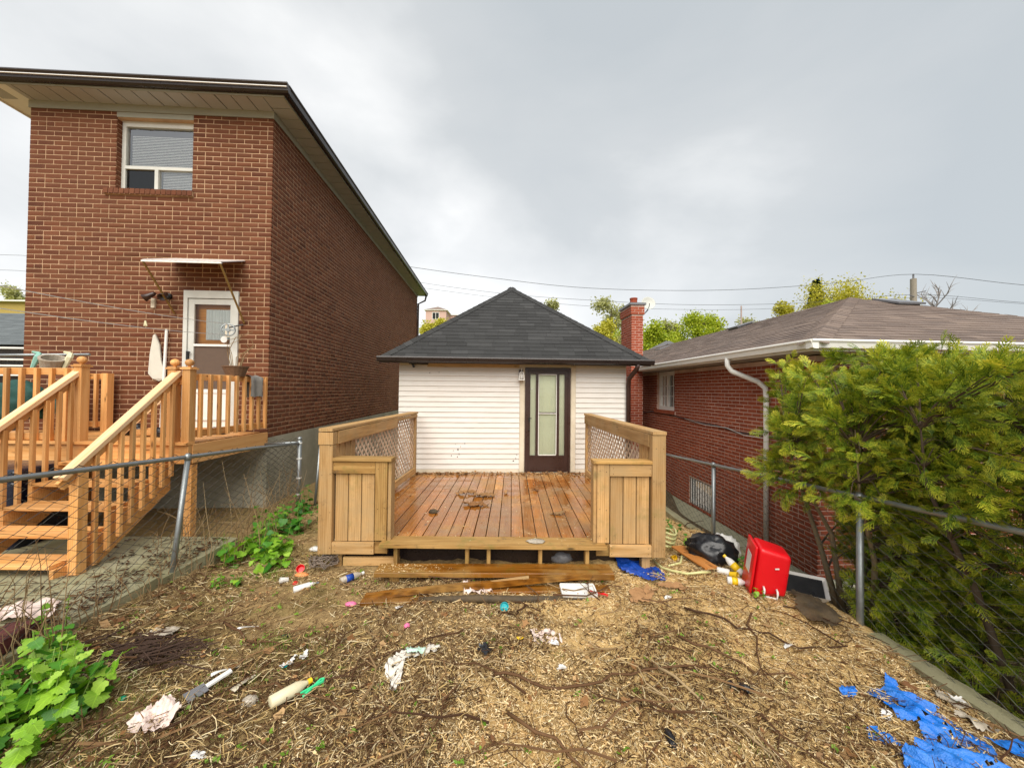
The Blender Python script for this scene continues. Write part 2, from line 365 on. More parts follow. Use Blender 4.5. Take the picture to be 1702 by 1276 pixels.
M_TARP = plain('blue_tarpaulin', lin('0a66c6'), 0.42, var=0.3, nscale=9, bumps=0.9, bscale=60, dirt=lin('5597cc'), dirtamt=0.3)
M_TARP_D = plain('dark_blue_tarpaulin', lin('0f3f96'), 0.4, var=0.25, nscale=8, bumps=0.35, bscale=45)
M_YEL = plain('yellow_plastic', lin('e8c01c'), 0.4, var=0.05)
M_GRN = plain('green_plastic', lin('3fc98a'), 0.4, var=0.05)
M_TEAL = plain('teal_plastic', lin('1fa7b0'), 0.4, var=0.1)
M_PINK = plain('pink_plastic', lin('e0729a'), 0.5, var=0.1)
M_ORNG = plain('orange_cup_plastic', lin('d68a50'), 0.5, var=0.15)
M_HOSE = plain('pale_yellow_hose', lin('c9c58a'), 0.45, var=0.15, nscale=10)
M_CARD = plain('wet_cardboard', lin('a07850'), 0.8, var=0.2, nscale=10, bumps=0.3)
M_GREYP = plain('grey_plastic', lin('6d6e72'), 0.4, var=0.2, nscale=20)
M_NAVY = plain('navy_bin_plastic', lin('141c33'), 0.22, var=0.2, nscale=3)
M_TEALC = plain('dark_teal_cloth', lin('1d4a42'), 0.75, var=0.3, nscale=9, bumps=0.3, bscale=30)
M_CLOTH = plain('off_white_cloth', lin('cfcabc'), 0.85, var=0.08, nscale=12, bumps=0.3, bscale=120)
M_GCLOTH = plain('grey_towel', lin('8a857e'), 0.95, var=0.1, nscale=25, bumps=0.6, bscale=200)
M_CTEAL = plain('pale_teal_cloth', lin('86b5a6'), 0.85, var=0.12, nscale=30)
M_CREAMC = plain('cream_cloth_strip', lin('d6d0ac'), 0.85, var=0.1, nscale=30)
M_BASKET = plain('brown_wicker', lin('6b4f38'), 0.8, var=0.3, nscale=50, bumps=0.5, bscale=80)
M_BARK = plain('pale_bark', lin('8f7c60'), 0.85, var=0.3, nscale=18, bumps=0.6, bscale=50)
M_BARKD = plain('dark_bark', lin('57483a'), 0.9, var=0.3, nscale=10, bumps=0.5, bscale=30)
M_TWIG = leaf_mat('twig_brown', [lin('3f2a1c'), lin('5a3f29'), lin('74563a'), lin('4a3020'), lin('8d6d4a')], 0.8, 0.0, 0.2)
M_STALK = leaf_mat('dry_stalk', [lin('84694a'), lin('a08660'), lin('6e5336'), lin('b59e78')], 0.8, 0.05, 0.2)
M_CHIP = leaf_mat('wood_shaving', [lin('bd9660'), lin('e0bd82'), lin('f0d5a2'), lin('f5e4bf'), lin('d8b072'), lin('5e3f22'), lin('ebcc94'), lin('f2dcb0')], 0.8, 0.05, 0.2)
M_STRAW = leaf_mat('dry_straw', [lin('9c8050'), lin('cbad72'), lin('e2ca96'), lin('7a5c38'), lin('eedfb8'), lin('b8985e')], 0.75, 0.05, 0.25)
M_MULCH = leaf_mat('dark_mulch', [lin('2a1a0e'), lin('4a311c'), lin('5e4026'), lin('382414'), lin('7a5632')], 0.85, 0.0, 0.2)
M_DLEAF = leaf_mat('dead_leaf', [lin('6e4a2c'), lin('94683f'), lin('b58a5c'), lin('80552f'), lin('c4a070'), lin('5e3c22')], 0.7, 0.12, 0.3)
M_LEAF = leaf_mat('weed_leaf', [lin('5f9420'), lin('82b22c'), lin('9fc83c'), lin('70a424'), lin('b4d658')], 0.42, 0.3, 0.5, True)
M_LEAFD = leaf_mat('weed_leaf_deep', [lin('2f6a1c'), lin('447f24'), lin('5a952c'), lin('3a7320')], 0.45, 0.25, 0.4, True)
M_GRASS = leaf_mat('grass_blade', [lin('6a8f24'), lin('86a838'), lin('557a1c')], 0.5, 0.25)
M_STEM = plain('green_stem', lin('7d9a44'), 0.5)
M_SPRING1 = leaf_mat('spring_leaf_yellow_green', [lin('b0ac2c'), lin('c8bf40'), lin('d2ca55'), lin('9c9c28')], 0.6, 0.3)
M_SPRING2 = leaf_mat('spring_leaf_bright_green', [lin('93a81e'), lin('aebb2c'), lin('c3c83c'), lin('7d961c')], 0.6, 0.3)
M_SPRING3 = leaf_mat('spring_leaf_pale', [lin('b0b078'), lin('c3c38c'), lin('9a9c5a'), lin('cfcda0')], 0.6, 0.3)
M_SPRUCE = leaf_mat('spruce_needles', [lin('2c4630'), lin('3e5a3a'), lin('344e38')], 0.6, 0.05)
M_PINKW = plain('pink_stucco', lin('c3a296'), 0.9, var=0.06)
M_YELW = plain('ochre_wall', lin('a8924e'), 0.9, var=0.15)
M_POLE = plain('grey_pole_wood', lin('8d8576'), 0.85, var=0.2, nscale=8)
M_CABLE = plain('dark_cable', lin('3a3c3e'), 0.6)
M_STONE = plain('brown_stone', lin('6b5a46'), 0.85, var=0.3, nscale=9, bumps=0.6, bscale=40)
M_DISH = plain('satellite_dish_grey', lin('b8bab2'), 0.45, var=0.06)
M_REDDARK = plain('dark_red_paver', lin('5a2a26'), 0.85, var=0.25, nscale=12, bumps=0.4)

# ------------------------------------------------------------------ the ground
FX_L, FX_R = -3.28, 2.98          # lines of the left walkway edge and of the right kerb
def sstep(a, b, x):
    t = np.clip((x - a) / (b - a), 0, 1); return t * t * (3 - 2 * t)
_wv = [(rng.uniform(-1, 1), rng.uniform(-1, 1), rng.uniform(0, 6.3)) for _ in range(14)]
def bumps(x, y):
    h = 0
    for i, (a, b, c) in enumerate(_wv):
        f = 1.2 * 1.38 ** i; h = h + np.sin((a * x + b * y) * f * 2.2 + c) * (0.018 / (1.17 ** i))
    return h
def H(x, y):
    x = np.asarray(x, float); y = np.asarray(y, float)
    yard = bumps(x, y) * 0.9 + 0.05 * sstep(-2.2, -3.1, x) * sstep(5, 2.5, y) + 0.06 * np.exp(-((x - 2.2) ** 2 / .5 + (y - 3.2) ** 2 / .6)) - 0.04 * sstep(3.6, 4.6, y)
    yard = yard + 0.07 * sstep(4.4, 5.6, y) * sstep(-1.9, -2.6, x)
    fxr = 2.95 - (y - 2.1) * .045
    yard = yard - .05 * sstep(fxr - .30, fxr - .06, x) - .24 * sstep(5.0, 7.2, y) * sstep(1.0, 2.2, x)
    left = -0.02 + 0 * x
    right = -0.66 - 0.10 * sstep(5, 8, y) + 0 * x
    h = np.where(x < FX_L, left, np.where(x > fxr + 0.05, right, yard))
    back = sstep(8.2, 9.5, y)
    h = h * (1 - back) - 0.5 * back
    far = sstep(26, 120, y)
    return h + far * 16.0 * (0.75 + 0.25 * np.sin(x * 0.02 + 1.0))
def gz(x, y): return float(H(x, y))
def axis(dense, lo, hi):
    a = list(dense); s = dense[1] - dense[0]
    st = s; v = a[0]; left = []
    while v > lo: st *= 1.25; v -= st; left.append(v)
    st = s; v = a[-1]; right = []
    while v < hi: st *= 1.25; v += st; right.append(v)
    return np.array(left[::-1] + a + right)
gx = axis(np.arange(-3.6, 3.4, 0.035), -420, 420); gy = axis(np.arange(0.6, 8.0, 0.035), -300, 620)
gx = np.unique(np.concatenate([gx, [FX_L - 0.002, FX_L, FX_R + 0.098, FX_R + 0.102]])); 
XX, YY = np.meshgrid(gx, gy); ZZ = H(XX, YY)
nx, ny = len(gx), len(gy); ii = np.arange(nx * ny).reshape(ny, nx)
gq = np.stack([ii[:-1, :-1], ii[:-1, 1:], ii[1:, 1:], ii[1:, :-1]], -1).reshape(-1, 4)
m, t, p = new_mat('littered_soil'); ps = pos(t)
nA = noisef(t, ps, 0.75, 5, 0.6); nB = noisef(t, ps, 26, 6, 0.7); nC = noisef(t, ps, 120, 8, 0.85); nD = noisef(t, ps, 2.4, 5, 0.65)
soil = ramp(t, nB, [(0.25, lin('6a5438')), (0.5, lin('9a8058')), (0.8, lin('b89c70'))])
shav = ramp(t, nC, [(0.28, lin('46301a')), (0.39, lin('b08a52')), (0.50, lin('dcb97c')), (0.75, lin('f2daac'))])
mulch = ramp(t, nC, [(0.3, lin('20140c')), (0.6, lin('4a3320')), (0.8, lin('7a5835'))])
sx = node(t, 'ShaderNodeSeparateXYZ', {'Vector': ps})
side = ramp(t, math_(t, 'MULTIPLY_ADD', sx.outputs[0], 0.2), [(0.0, 0.0), (1.0, 1.0)]); t.nodes[-2].inputs[2].default_value = 0.5
mk = math_(t, 'ADD', math_(t, 'MULTIPLY', side, 0.9), math_(t, 'MULTIPLY', math_(t, 'SUBTRACT', nA, 0.5), 1.6))
c = mixc(t, ramp(t, mk, [(0.36, 0.0), (0.54, 1.0)]), soil, shav)
c = mixc(t, ramp(t, nD, [(0.58, 0.0), (0.70, 0.6)]), c, mulch)
c = mixc(t, ramp(t, math_(t, 'ADD', nD, math_(t, 'MULTIPLY', side, -0.45)), [(0.40, 0.0), (0.52, 0.22)]), c, lin('6a6a2c'))
farm = ramp(t, math_(t, 'MULTIPLY', sx.outputs[1], 0.01), [(0.12, 0.0), (0.2, 1.0)])
c = mixc(t, 0.0, c, c)
c = mixc(t, farm, c, lin('6f7f34'))
alley = ramp(t, math_(t, 'MULTIPLY', sx.outputs[0], 0.1), [(0.306, 0.0), (0.308, 1.0)])
c = mixc(t, alley, c, ramp(t, nB, [(0.3, lin('3a3022')), (0.6, lin('6a5d48')), (0.8, lin('8d806a'))]))
setp(t, p, color=c, rough=0.95, spec=0.15, normal=bump(t, math_(t, 'ADD', nB, math_(t, 'MULTIPLY', nC, 0.5)), 0.9, 0.025))
ground = link('ground', np_mesh('ground', np.stack([XX, YY, ZZ], -1).reshape(-1, 3), gq, m, True)); tag(ground, kind='structure')

# ------------------------------------------------------------------ brickwork
def brick_template(l, h, d=0.0045, jit=0.0015, seed=0):
    r = random.Random(seed); a, b = l / 2, h / 2
    J = lambda s=1.0: r.uniform(-jit, jit) * s
    back = [(-a, 0.012, -b), (a, 0.012, -b), (a, 0.012, b), (-a, 0.012, b)]
    out = [(sx * a + J(), -(d - 0.002), sz * b + J()) for sx, sz in ((-1, -1), (1, -1), (1, 1), (-1, 1))]
    inn = [(sx * (a - 0.003) + J(), -d + J(.6), sz * (b - 0.003) + J()) for sx, sz in ((-1, -1), (1, -1), (1, 1), (-1, 1))]
    fs = [(8, 9, 10, 11)] + [(i, (i + 1) % 4, 4 + (i + 1) % 4, 4 + i) for i in range(4)] + [(4 + i, 4 + (i + 1) % 4, 8 + (i + 1) % 4, 8 + i) for i in range(4)]
    return back + out + inn, fs
_bm = {}
def brick_mesh(l, h, mat, var):
    k = (round(l, 2), round(h, 3), mat.name, var)
    if k not in _bm:
        vs, fs = brick_template(round(l, 2), h, seed=var * 31 + int(l * 1000)); _bm[k] = MB().add(vs, fs).mesh('brick', mat, fix=False)
    return _bm[k]
def lay_bricks(s0, s1, z0, z1, L, Hh, ops, joint=0.0125, hdr=6, phase=0, qa=0.0):
    """rows of bricks on a wall: list of (s, z, length, height)"""
    out = []; rows = int((z1 - z0) / Hh + 0.02)
    for i in range(rows):
        za, zb = z0 + i * Hh, z0 + (i + 1) * Hh - joint
        units = [L, L / 2, L / 2] if (i + phase) % hdr == hdr - 1 else [L]
        s = s0 - (L / 2 if i % 2 else 0.0) - qa; k = 0
        while s < s1 - 0.01:
            u = units[k % len(units)]; k += 1
            a, b = max(s, s0), min(s + u - joint, s1); s += u
            segs = [(a, b)]
            for (oa, ob, oc, od) in ops:
                if zb > oc + 0.01 and za < od - 0.01:
                    ns = []
                    for (p, q) in segs:
                        if q <= oa or p >= ob: ns.append((p, q)); continue
                        if p < oa: ns.append((p, oa))
                        if q > ob: ns.append((ob, q))
                    segs = ns
            for (p, q) in segs:
                if q - p > 0.025: out.append(((p + q) / 2, (za + zb) / 2, q - p, zb - za))
    return out
def wall_cells(mb, s0, s1, z0, z1, ops, fn):
    ss = sorted({s0, s1} | {v for o in ops for v in o[:2] if s0 < v < s1}); zs = sorted({z0, z1} | {v for o in ops for v in o[2:] if z0 < v < z1})
    for a, b in zip(ss, ss[1:]):
        for c, d in zip(zs, zs[1:]):
            if any(o[0] <= (a + b) / 2 <= o[1] and o[2] <= (c + d) / 2 <= o[3] for o in ops): continue
            mb.box(*fn(a, b, c, d))
def place_bricks(recs, singles, root_M, mat, part, stuff_parent):
    """recs: (Vector pos, rz, length, height, normal, part); the `singles` that show largest are objects, the rest one joined part"""
    val = []
    for i, (p, rz, l, h, n, part_) in enumerate(recs):
        wp = root_M @ p; wn = root_M.to_3x3() @ n; val.append((shown(wp, wn) * l, i))
    val.sort(reverse=True); single = {i for a, i in val[:singles] if a > 0}
    rest = {}
    for i, (p, rz, l, h, n, part_) in enumerate(recs):
        if i in single:
            o = link('brick', brick_mesh(l, h, mat, random.randrange(4)), part_, p, (random.gauss(0, .004), random.gauss(0, .003), rz + random.gauss(0, .004)))
            o.scale.x = l / round(l, 2)
        else: rest.setdefault(part_.name, (part_, []))[1].append((p, rz, l, h))
    for part_, lst in rest.values():
        tv, tf = brick_template(1, 1); V = []; Fq = []; tf = np.array(tf)
        for k, (p, rz, l, h) in enumerate(lst):
            vs, _ = brick_template(l, h, seed=k)
            a = np.array(vs); cs, sn = math.cos(rz), math.sin(rz)
            V.append(np.stack([a[:, 0] * cs - a[:, 1] * sn + p.x, a[:, 0] * sn + a[:, 1] * cs + p.y, a[:, 2] + p.z], -1)); Fq.append(tf + 12 * k)
        o = link('brick_courses', np_mesh('brick_courses', np.concatenate(V), np.concatenate(Fq), mat), part_); tag(o, kind='stuff')
def root_mat(o): return Matrix.Translation(o.location) @ Matrix.Rotation(o.rotation_euler.z, 4, 'Z')
def rowlock(parent, x0, x1, y, z, n_dir, mat, proj=0.04, h=0.085, pitch=0.08, mort=None):
    """a sill of bricks on edge; n_dir 'y' faces -y, 'x' faces -x"""
    n = int(round((x1 - x0) / pitch)); pw = (x1 - x0) / n
    for i in range(n):
        c = x0 + (i + .5) * pw; mb = MB().box((-pw / 2 + .005, -proj, -h), (pw / 2 - .005, 0.1, random.uniform(-.002, .002)))
        o = mb.build('sill_brick', mat, parent, (c, y, z) if n_dir == 'y' else (y, c, z), (R(-6), 0, 0) if n_dir == 'y' else (R(-6), 0, R(-90)))
    mb = MB(); q = proj - .006
    if n_dir == 'y': mb.box((x0, y - q, z - h - .002), (x1, y + .05, z - .012))
    else: mb.box((y - q, x0, z - h - .002), (y + .05, x1, z - .012))
    mb.build('sill_mortar', mort, parent)

# ================================================================== left brick house
LH = thing('brick_house', 'two-storey brown brick house with dark gutters and a small awning over its back door', 'house', (-3.927, 6.1, 0), R(3))
LM = root_mat(LH)
LW, LD, LZ0, LZ1 = 3.70, 11.9, 1.09, 6.31
win = (-2.41, -1.24, 5.02, 6.18); dor = (-1.31, -0.47, 1.20, 3.43)
fw = MB(); wall_cells(fw, -LW, 0, LZ0, LZ1, [win, dor], lambda a, b, c, d: ((a, 0.0, c), (b, 0.22, d)))
front_wall = fw.build('front_wall', M_MORTAR_L, LH)
side_wall = MB().box((-0.22, 0.222, LZ0), (0, LD, LZ1)).build('side_wall', M_MORTAR_L, LH)
MB().box((-LW, 0.222, LZ0), (-LW + .2, LD, LZ1)).box((-LW + .2, LD - .2, LZ0), (-.222, LD, LZ1)).build('rear_walls', M_MORTAR_L, LH)
fo = MB(); wall_cells(fo, -LW - .01, 0.012, -0.7, LZ0 - .002, [(dor[0], dor[1], 1.2, 1.3)], lambda a, b, c, d: ((a, -0.012, c), (b, .3, d)))
fo.box((-.3, .3, -.7), (.012, LD + .01, LZ0 - .002)).build('foundation', M_CONC, LH)
recs = []
for s, z, l, h in lay_bricks(-LW, 0.006, LZ0 + .004, LZ1 - .01, 0.2415, 0.0753, [(win[0] - .0, win[1], 4.93, win[3] + .02), dor]):
    recs.append((Vector((s, 0, z)), 0.0, l, h, Vector((0, -1, 0)), front_wall))
for s, z, l, h in lay_bricks(-0.004, LD, LZ0 + .004, LZ1 - .01, 0.2415, 0.0753, [], phase=0, qa=0.06):
    recs.append((Vector((0, s, z)), R(90), l, h, Vector((1, 0, 0)), side_wall))
for z in np.arange(win[2] + .02, win[3] - .02, 0.0753):          # brick return beside the window
    recs.append((Vector((win[0], 0.052, z + .03)), R(90), 0.095, 0.0655, Vector((1, 0, 0)), front_wall))
place_bricks(recs, 300, LM, M_BRICK_L, None, None)
MB().box((-LW + .2, .6, 4.4), (-.25, .62, 6.2)).box((-LW + .2, 1.2, 1.2), (-.25, 1.22, 3.6)).build('dark_interior', M_DARK, LH)
# eaves
EO = 0.33; EZ = 6.38
MB().box((-LW - .02, -.022, LZ1 - .05), (.022, -.0075, EZ)).box((.0075, -.0075, LZ1 - .05), (.022, LD, EZ)).box((-2.41, -.0072, 6.181), (-1.24, .06, 6.258)).build('frieze_board', M_FRIEZE, LH)
for i in range(17):
    a = -LW - .40 + i * 0.2425
    MB().box((-.2425 / 2 + .008, -.154, -.006), (.2425 / 2 - .008, .154, .006)).build('soffit_panel', M_SOFF, LH, (a + .12, -.177, EZ + random.uniform(-.002, .002)), (R(random.uniform(-.6, .6)), 0, 0))
for i in range(51):
    a = -0.21 + i * 0.2425
    MB().box((-.151, -.2425 / 2 + .008, -.006), (.151, .2425 / 2 - .008, .006)).build('soffit_panel', M_SOFF, LH, (.176, a, EZ + random.uniform(-.002, .002)), (0, R(random.uniform(-.6, .6)), 0))
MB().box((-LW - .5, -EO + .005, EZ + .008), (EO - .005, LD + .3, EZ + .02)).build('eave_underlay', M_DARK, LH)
MB().box((-LW - .5, -EO - .02, EZ - .012), (EO + .02, -EO, EZ + .10)).box((EO, -EO, EZ - .012), (EO + .02, LD + .35, EZ + .10)).build('fascia', M_FRIEZE, LH)
MB().box((-LW - .45, -EO, EZ - .006), (-LW - .001, LD, EZ + .006)).box((-LW - .47, -EO, EZ - .03), (-LW - .451, LD, EZ + .10)).build('soffit', M_WHITE, LH)
gp = [(0.022, 0.012), (0.022, 0.135), (0.125, 0.15), (0.132, 0.128), (0.112, 0.10), (0.10, 0.035), (0.075, 0.012)]
def gutter(mb, p0, p1, outdir, prof, z):
    o = Vector(outdir); d = Vector(p1) - Vector(p0)
    mb.prism([Vector(p0) + o * a + Vector((0, 0, z + b)) for a, b in prof], d)
g = MB(); gutter(g, (-LW - .6, -EO, 0), (EO + .12, -EO, 0), (0, -1, 0), gp, EZ); g.build('gutter', M_BLACKB, LH)
g = MB(); gutter(g, (EO, -EO - .06, 0), (EO, LD + .35, 0), (1, 0, 0), gp, EZ - .002); g.build('gutter', M_BLACKB, LH)
MB().bar((-LW - .6, -EO - .1275, EZ + .072), (EO + .115, -EO - .1275, EZ + .072), .016, .010).build('gutter_lip', M_WHITE, LH)
xl, xr, yf, yb = -LW - .45, EO + .05, -EO - .05, LD + .4
zr = EZ + .12; rr = 0.9
MB().add([(xl, yf, zr), (xr, yf, zr), (xr, yb, zr), (xl, yb, zr), ((xl + xr) / 2, yf + 2.2, zr + rr), ((xl + xr) / 2, yb - 2.2, zr + rr)],
         [(0, 1, 4), (1, 2, 5, 4), (2, 3, 5), (3, 0, 4, 5), (3, 2, 1, 0)]).build('roof', M_SHING_B, LH)
MB().tube([(EO + .05, LD + .2, EZ), (EO + .02, LD + .1, EZ - .25), (.06, LD - .05, EZ - .45), (.05, LD - .08, 3.2), (.05, LD - .08, .3)], .045, 8).build('downspout', M_BROWN, LH, smooth=True)
# upper window
W = MB().box((-2.41, .19, 5.0), (-1.24, .2, 6.2)).build('window', M_DARK, LH)
def win_bar(n, x0, x1, z0, z1, y0=.085, y1=.15, mat=M_ALU): return MB().box((x0, y0, z0), (x1, y1, z1)).build(n, mat, W)
win_bar('frame', -2.41, -2.345, 5.02, 6.18); win_bar('frame', -1.262, -1.24, 5.02, 6.18); win_bar('frame', -2.345, -1.262, 6.09, 6.18); win_bar('frame', -2.345, -1.262, 5.02, 5.055)
win_bar('mullion', -2.345, -1.262, 5.40, 5.45, .08); win_bar('mullion', -1.89, -1.835, 5.055, 5.40, .08)
for x0, x1, z0, z1, m_ in ((-2.345, -1.262, 5.45, 6.09, M_GLASS), (-2.345, -1.89, 5.055, 5.40, M_GLASS_S), (-1.835, -1.262, 5.055, 5.40, M_GLASS)):
    pane((x0, .112, z0), (x1, .118, z1)).build('pane', m_, W)
bl = MB()
for z in np.arange(5.47, 5.98, .026): bl.add([(-2.31, .15, z), (-1.27, .15, z), (-1.27, .168, z + .022), (-2.31, .168, z + .022)], [(0, 1, 2, 3)])
for z in np.arange(5.07, 5.40, .026): bl.add([(-1.82, .15, z), (-1.27, .15, z), (-1.27, .168, z + .022), (-1.82, .168, z + .022)], [(0, 1, 2, 3)])
bl.build('venetian_blind', M_BLIND, W)
rowlock(W, -2.56, -1.21, 0, 5.02, 'y', M_BRICK_L, pitch=.0795, mort=M_MORTAR_L)
# back door with storm door
D = MB().box((dor[0], .18, dor[2]), (dor[1], .19, dor[3])).build('back_door', M_DARK, LH)
def dpart(n, lo, hi, m_): return MB().box(lo, hi).build(n, m_, D)
dpart('frame', (-1.31, -.03, 1.2), (-1.25, .1, 3.43), M_ALU); dpart('frame', (-.53, -.03, 1.2), (-.47, .1, 3.43), M_ALU); dpart('frame', (-1.25, -.03, 3.31), (-.53, .1, 3.43), M_ALU)
dpart('stile', (-1.245, -.01, 1.25), (-1.155, .025, 3.30), M_ALU); dpart('stile', (-.60, -.01, 1.25), (-.535, .025, 3.30), M_ALU); dpart('rail', (-1.155, -.01, 3.215), (-.60, .025, 3.30), M_ALU)
dpart('rail', (-1.155, -.012, 2.545), (-.60, .025, 2.58), M_WHITE); dpart('rail', (-1.155, -.012, 1.80), (-.60, .025, 1.86), M_WHITE)
dpart('kick_panel', (-1.155, 0, 1.25), (-.60, .02, 1.80), M_WHITE); dpart('rail', (-1.155, -.014, 1.36), (-.60, .0, 1.385), M_ALU)
pane((-1.155, .01, 2.58), (-.60, .014, 3.215)).build('pane', M_GLASS_D, D); dpart('screen', (-1.155, .012, 1.86), (-.60, .015, 2.545), M_SCREEN)
dpart('inner_door', (-1.25, .10, 1.2), (-.53, .14, 3.31), M_ODOOR)
cu = MB(); n = 26
for k in range(n + 1):
    x = -1.04 + .40 * k / n; y = .088 + .008 * math.sin(k * 1.9); cu.v += [(x, y, 2.66), (x, y, 3.15)]
for k in range(n): cu.f.append((2 * k, 2 * k + 2, 2 * k + 3, 2 * k + 1))
cu.build('curtain', M_CURT, D)
MB().box((-1.24, -.05, 2.33), (-1.215, -.01, 2.46)).bar((-1.225, -.05, 2.44), (-1.17, -.06, 2.44), .018, .018).build('handle', M_BLACK, D)
MB().lathe([(.052, 0), (.052, .004)], (0, 0, 0), 20).build('round_sticker', M_WPLA, D, (-.70, .006, 2.66), (R(90), 0, 0))
MB().box((-.685, .002, 2.70), (-.61, .006, 2.92)).build('oval_sticker', M_CREAM, D)
dpart('threshold', (-1.33, -.06, 1.195), (-.45, .1, 1.245), M_WOOD_N)
# awning
A = MB(); nx_ = 28
for k in range(nx_ + 1):
    x = -1.49 + 1.10 * k / nx_; dz = .006 * (k % 2)
    A.v += [(x, 0.0, 3.94 + dz), (x, -.56, 3.735 + dz), (x, 0.0, 3.925 + dz), (x, -.56, 3.72 + dz)]
for k in range(nx_):
    b = 4 * k; A.f += [(b, b + 1, b + 5, b + 4), (b + 2, b + 6, b + 7, b + 3), (b + 1, b + 3, b + 7, b + 5)]
A.f += [(0, 2, 3, 1), (4 * nx_, 4 * nx_ + 1, 4 * nx_ + 3, 4 * nx_ + 2)]
aw = A.build('door_awning', M_AWN, LH)
MB().bar((-1.50, -.55, 3.715), (-.38, -.55, 3.715), .02, .02).build('front_bar', M_WHITE, aw)
MB().tube([(-1.48, -.55, 3.71), (-1.45, -.02, 3.06)], .015, 8).build('strut', M_BRASS, aw); MB().tube([(-.40, -.55, 3.71), (-.375, -.02, 2.92)], .015, 8).build('strut', M_BRASS, aw)
# twin floodlight
FL = MB().lathe([(.05, 0), (.05, .03), (.03, .045)], (0, 0, 0), 14).build('twin_floodlight', M_BLACK, LH, (-1.55, -.005, 3.33), (R(90), 0, 0), smooth=False)
FL.parent = LH
for dx, rz in ((-.13, R(-70)), (.04, R(15))):
    q = MB().lathe([(.02, 0), (.032, .03), (.04, .10), (.06, .17), (.055, .17), (.035, .11)], (0, 0, 0), 14).build('lamp_head', M_BROWN, FL, (dx, .03, .09), (R(35), rz, 0), smooth=True)
MB().box((-1.80, -.035, 3.14), (-1.745, 0, 3.29)).build('door_chime_box', M_CREAM, LH)
# small things fixed to the wall beside the door: clothesline pulley
PU = MB().tube([(-.41, -.005, 2.90), (-.44, -.12, 2.86), (-.47, -.22, 2.82)], .012, 6).build('clothesline_bracket', M_GALV, LH)
MB().tube([(.09 * math.cos(k * math.pi / 12), .09 * math.sin(k * math.pi / 12), 0) for k in range(25)], .011, 6, cap=False).bar((-.085, 0, 0), (.085, 0, 0), .022, .012).bar((0, -.085, 0), (0, .085, 0), .022, .0121).lathe([(.03, -.02), (.03, .02)], (0, 0, 0), 12).build('pulley_wheel', M_GALV, PU, (-.475, -.24, 2.78), (R(90), 0, R(20)))

# ================================================================== shed with pyramid roof
SH = thing('garden_shed', 'low white-sided outbuilding with charcoal pyramid roof and a brown glazed storm door', 'shed', (0.281, 7.55, 0), R(3))
SX0, SX1, SD = -2.49, 2.02, 5.2
swl = MB(); wall_cells(swl, SX0, SX1, -.4, 2.46, [(-.02, .89, .27, 2.35)], lambda a, b, c, d: ((a, 0.0, c), (b, .12, d)))
swall = swl.box((SX0, .121, -.4), (SX0 + .12, SD, 2.46)).box((SX1 - .12, .121, -.4), (SX1, SD, 2.46)).box((SX0 + .121, SD - .12, -.4), (SX1 - .121, SD, 2.46)).build('wall', M_CREAM, SH)
MB().box((-.3, .6, .2), (1.2, .62, 2.45)).build('dark_interior', M_DARK, SH)
z = .335; i = 0
while z < 2.40:
    h_ = min(.1015, 2.44 - z); 
    for x0, x1 in ((SX0 - .004, -.13), (1.0, SX1 + .004)):
        if x0 < -1 and z > 2.33 : continue
        segs_ = [(x0, x1, 0.0)]
        if x1 - x0 > 2: xc = x0 + random.uniform(.5, x1 - x0 - .5); segs_ = [(x0, xc, 0.0), (xc - .02, x1, .0022)]
        for x0, x1, lift_ in segs_:
         vs = []
         n = 7
         for k in range(n + 1):
            x = x0 + (x1 - x0) * k / n; w = random.gauss(0, .0012) - lift_
            vs += [(x, -.004, z + .001), (x, -.016 + w, z + .0 ), (x, -.018 + w, z + .012), (x, -.011 + w, z + h_ * .5), (x, -.0045 - lift_, z + h_ - .001)]
         fs = [(5 * k + j, 5 * (k + 1) + j, 5 * (k + 1) + j + 1, 5 * k + j + 1) for k in range(n) for j in range(4)]
         MB().add(vs, fs).build('siding_board', M_VINYL, swall, (0, 0, 0))
    z += .1015; i += 1
MB().box((-1.95, -.012, 2.335), (-.135, -.002, 2.42)).build('bare_header_board', wood_mat('faded_header_wood', lin('d0b791'), lin('c2a57a'), lin('a3845a'), .7), SH)
MB().box((SX0, -.02, .27), (-.13, -.002, .333)).box((1.0, -.02, .27), (SX1, -.002, .333)).build('base_trim', M_CREAM, SH)
MB().box((-.125, -.022, .28), (-.035, -.003, 2.33)).box((.905, -.022, .28), (.995, -.003, 2.38)).build('door_casing', M_CREAM, SH)
MB().bar((-2.30, -.03, 2.40), (-1.93, -.03, 2.395), .02, .03).bar((-2.25, -.06, 2.43), (-2.2, -.05, 2.32), .04, .04).build('old_bracket', M_BLACK, SH)
for x, z, w_, h_, a_ in ((-1.33, .72, .03, .035, .4), (-1.28, .78, .02, .02, 0), (-1.42, .70, .05, .012, .3), (-1.31, .64, .012, .05, .2), (-1.46, .60, .015, .03, 0), (-1.34, .58, .02, .03, .8), (-1.2, .84, .03, .01, .5), (-1.38, .83, .02, .012, 1.0), (-.19, .55, .02, .05, .2), (-.24, .50, .03, .02, .6), (-1.9, 2.22, .02, .015, .2), (-1.72, 2.23, .03, .012, 0), (-.17, .62, .015, .02, 1)):
    q = [Vector((w_ * .6 * random.uniform(.3, 1.2) * math.cos(k * 1.05 + a_), -.0195, h_ * .6 * random.uniform(.3, 1.2) * math.sin(k * 1.05 + a_))) for k in range(6)]
    MB().prism(q, (0, .003, 0)).build('scuff_mark', M_BLACKB, swall, (x, 0, z))
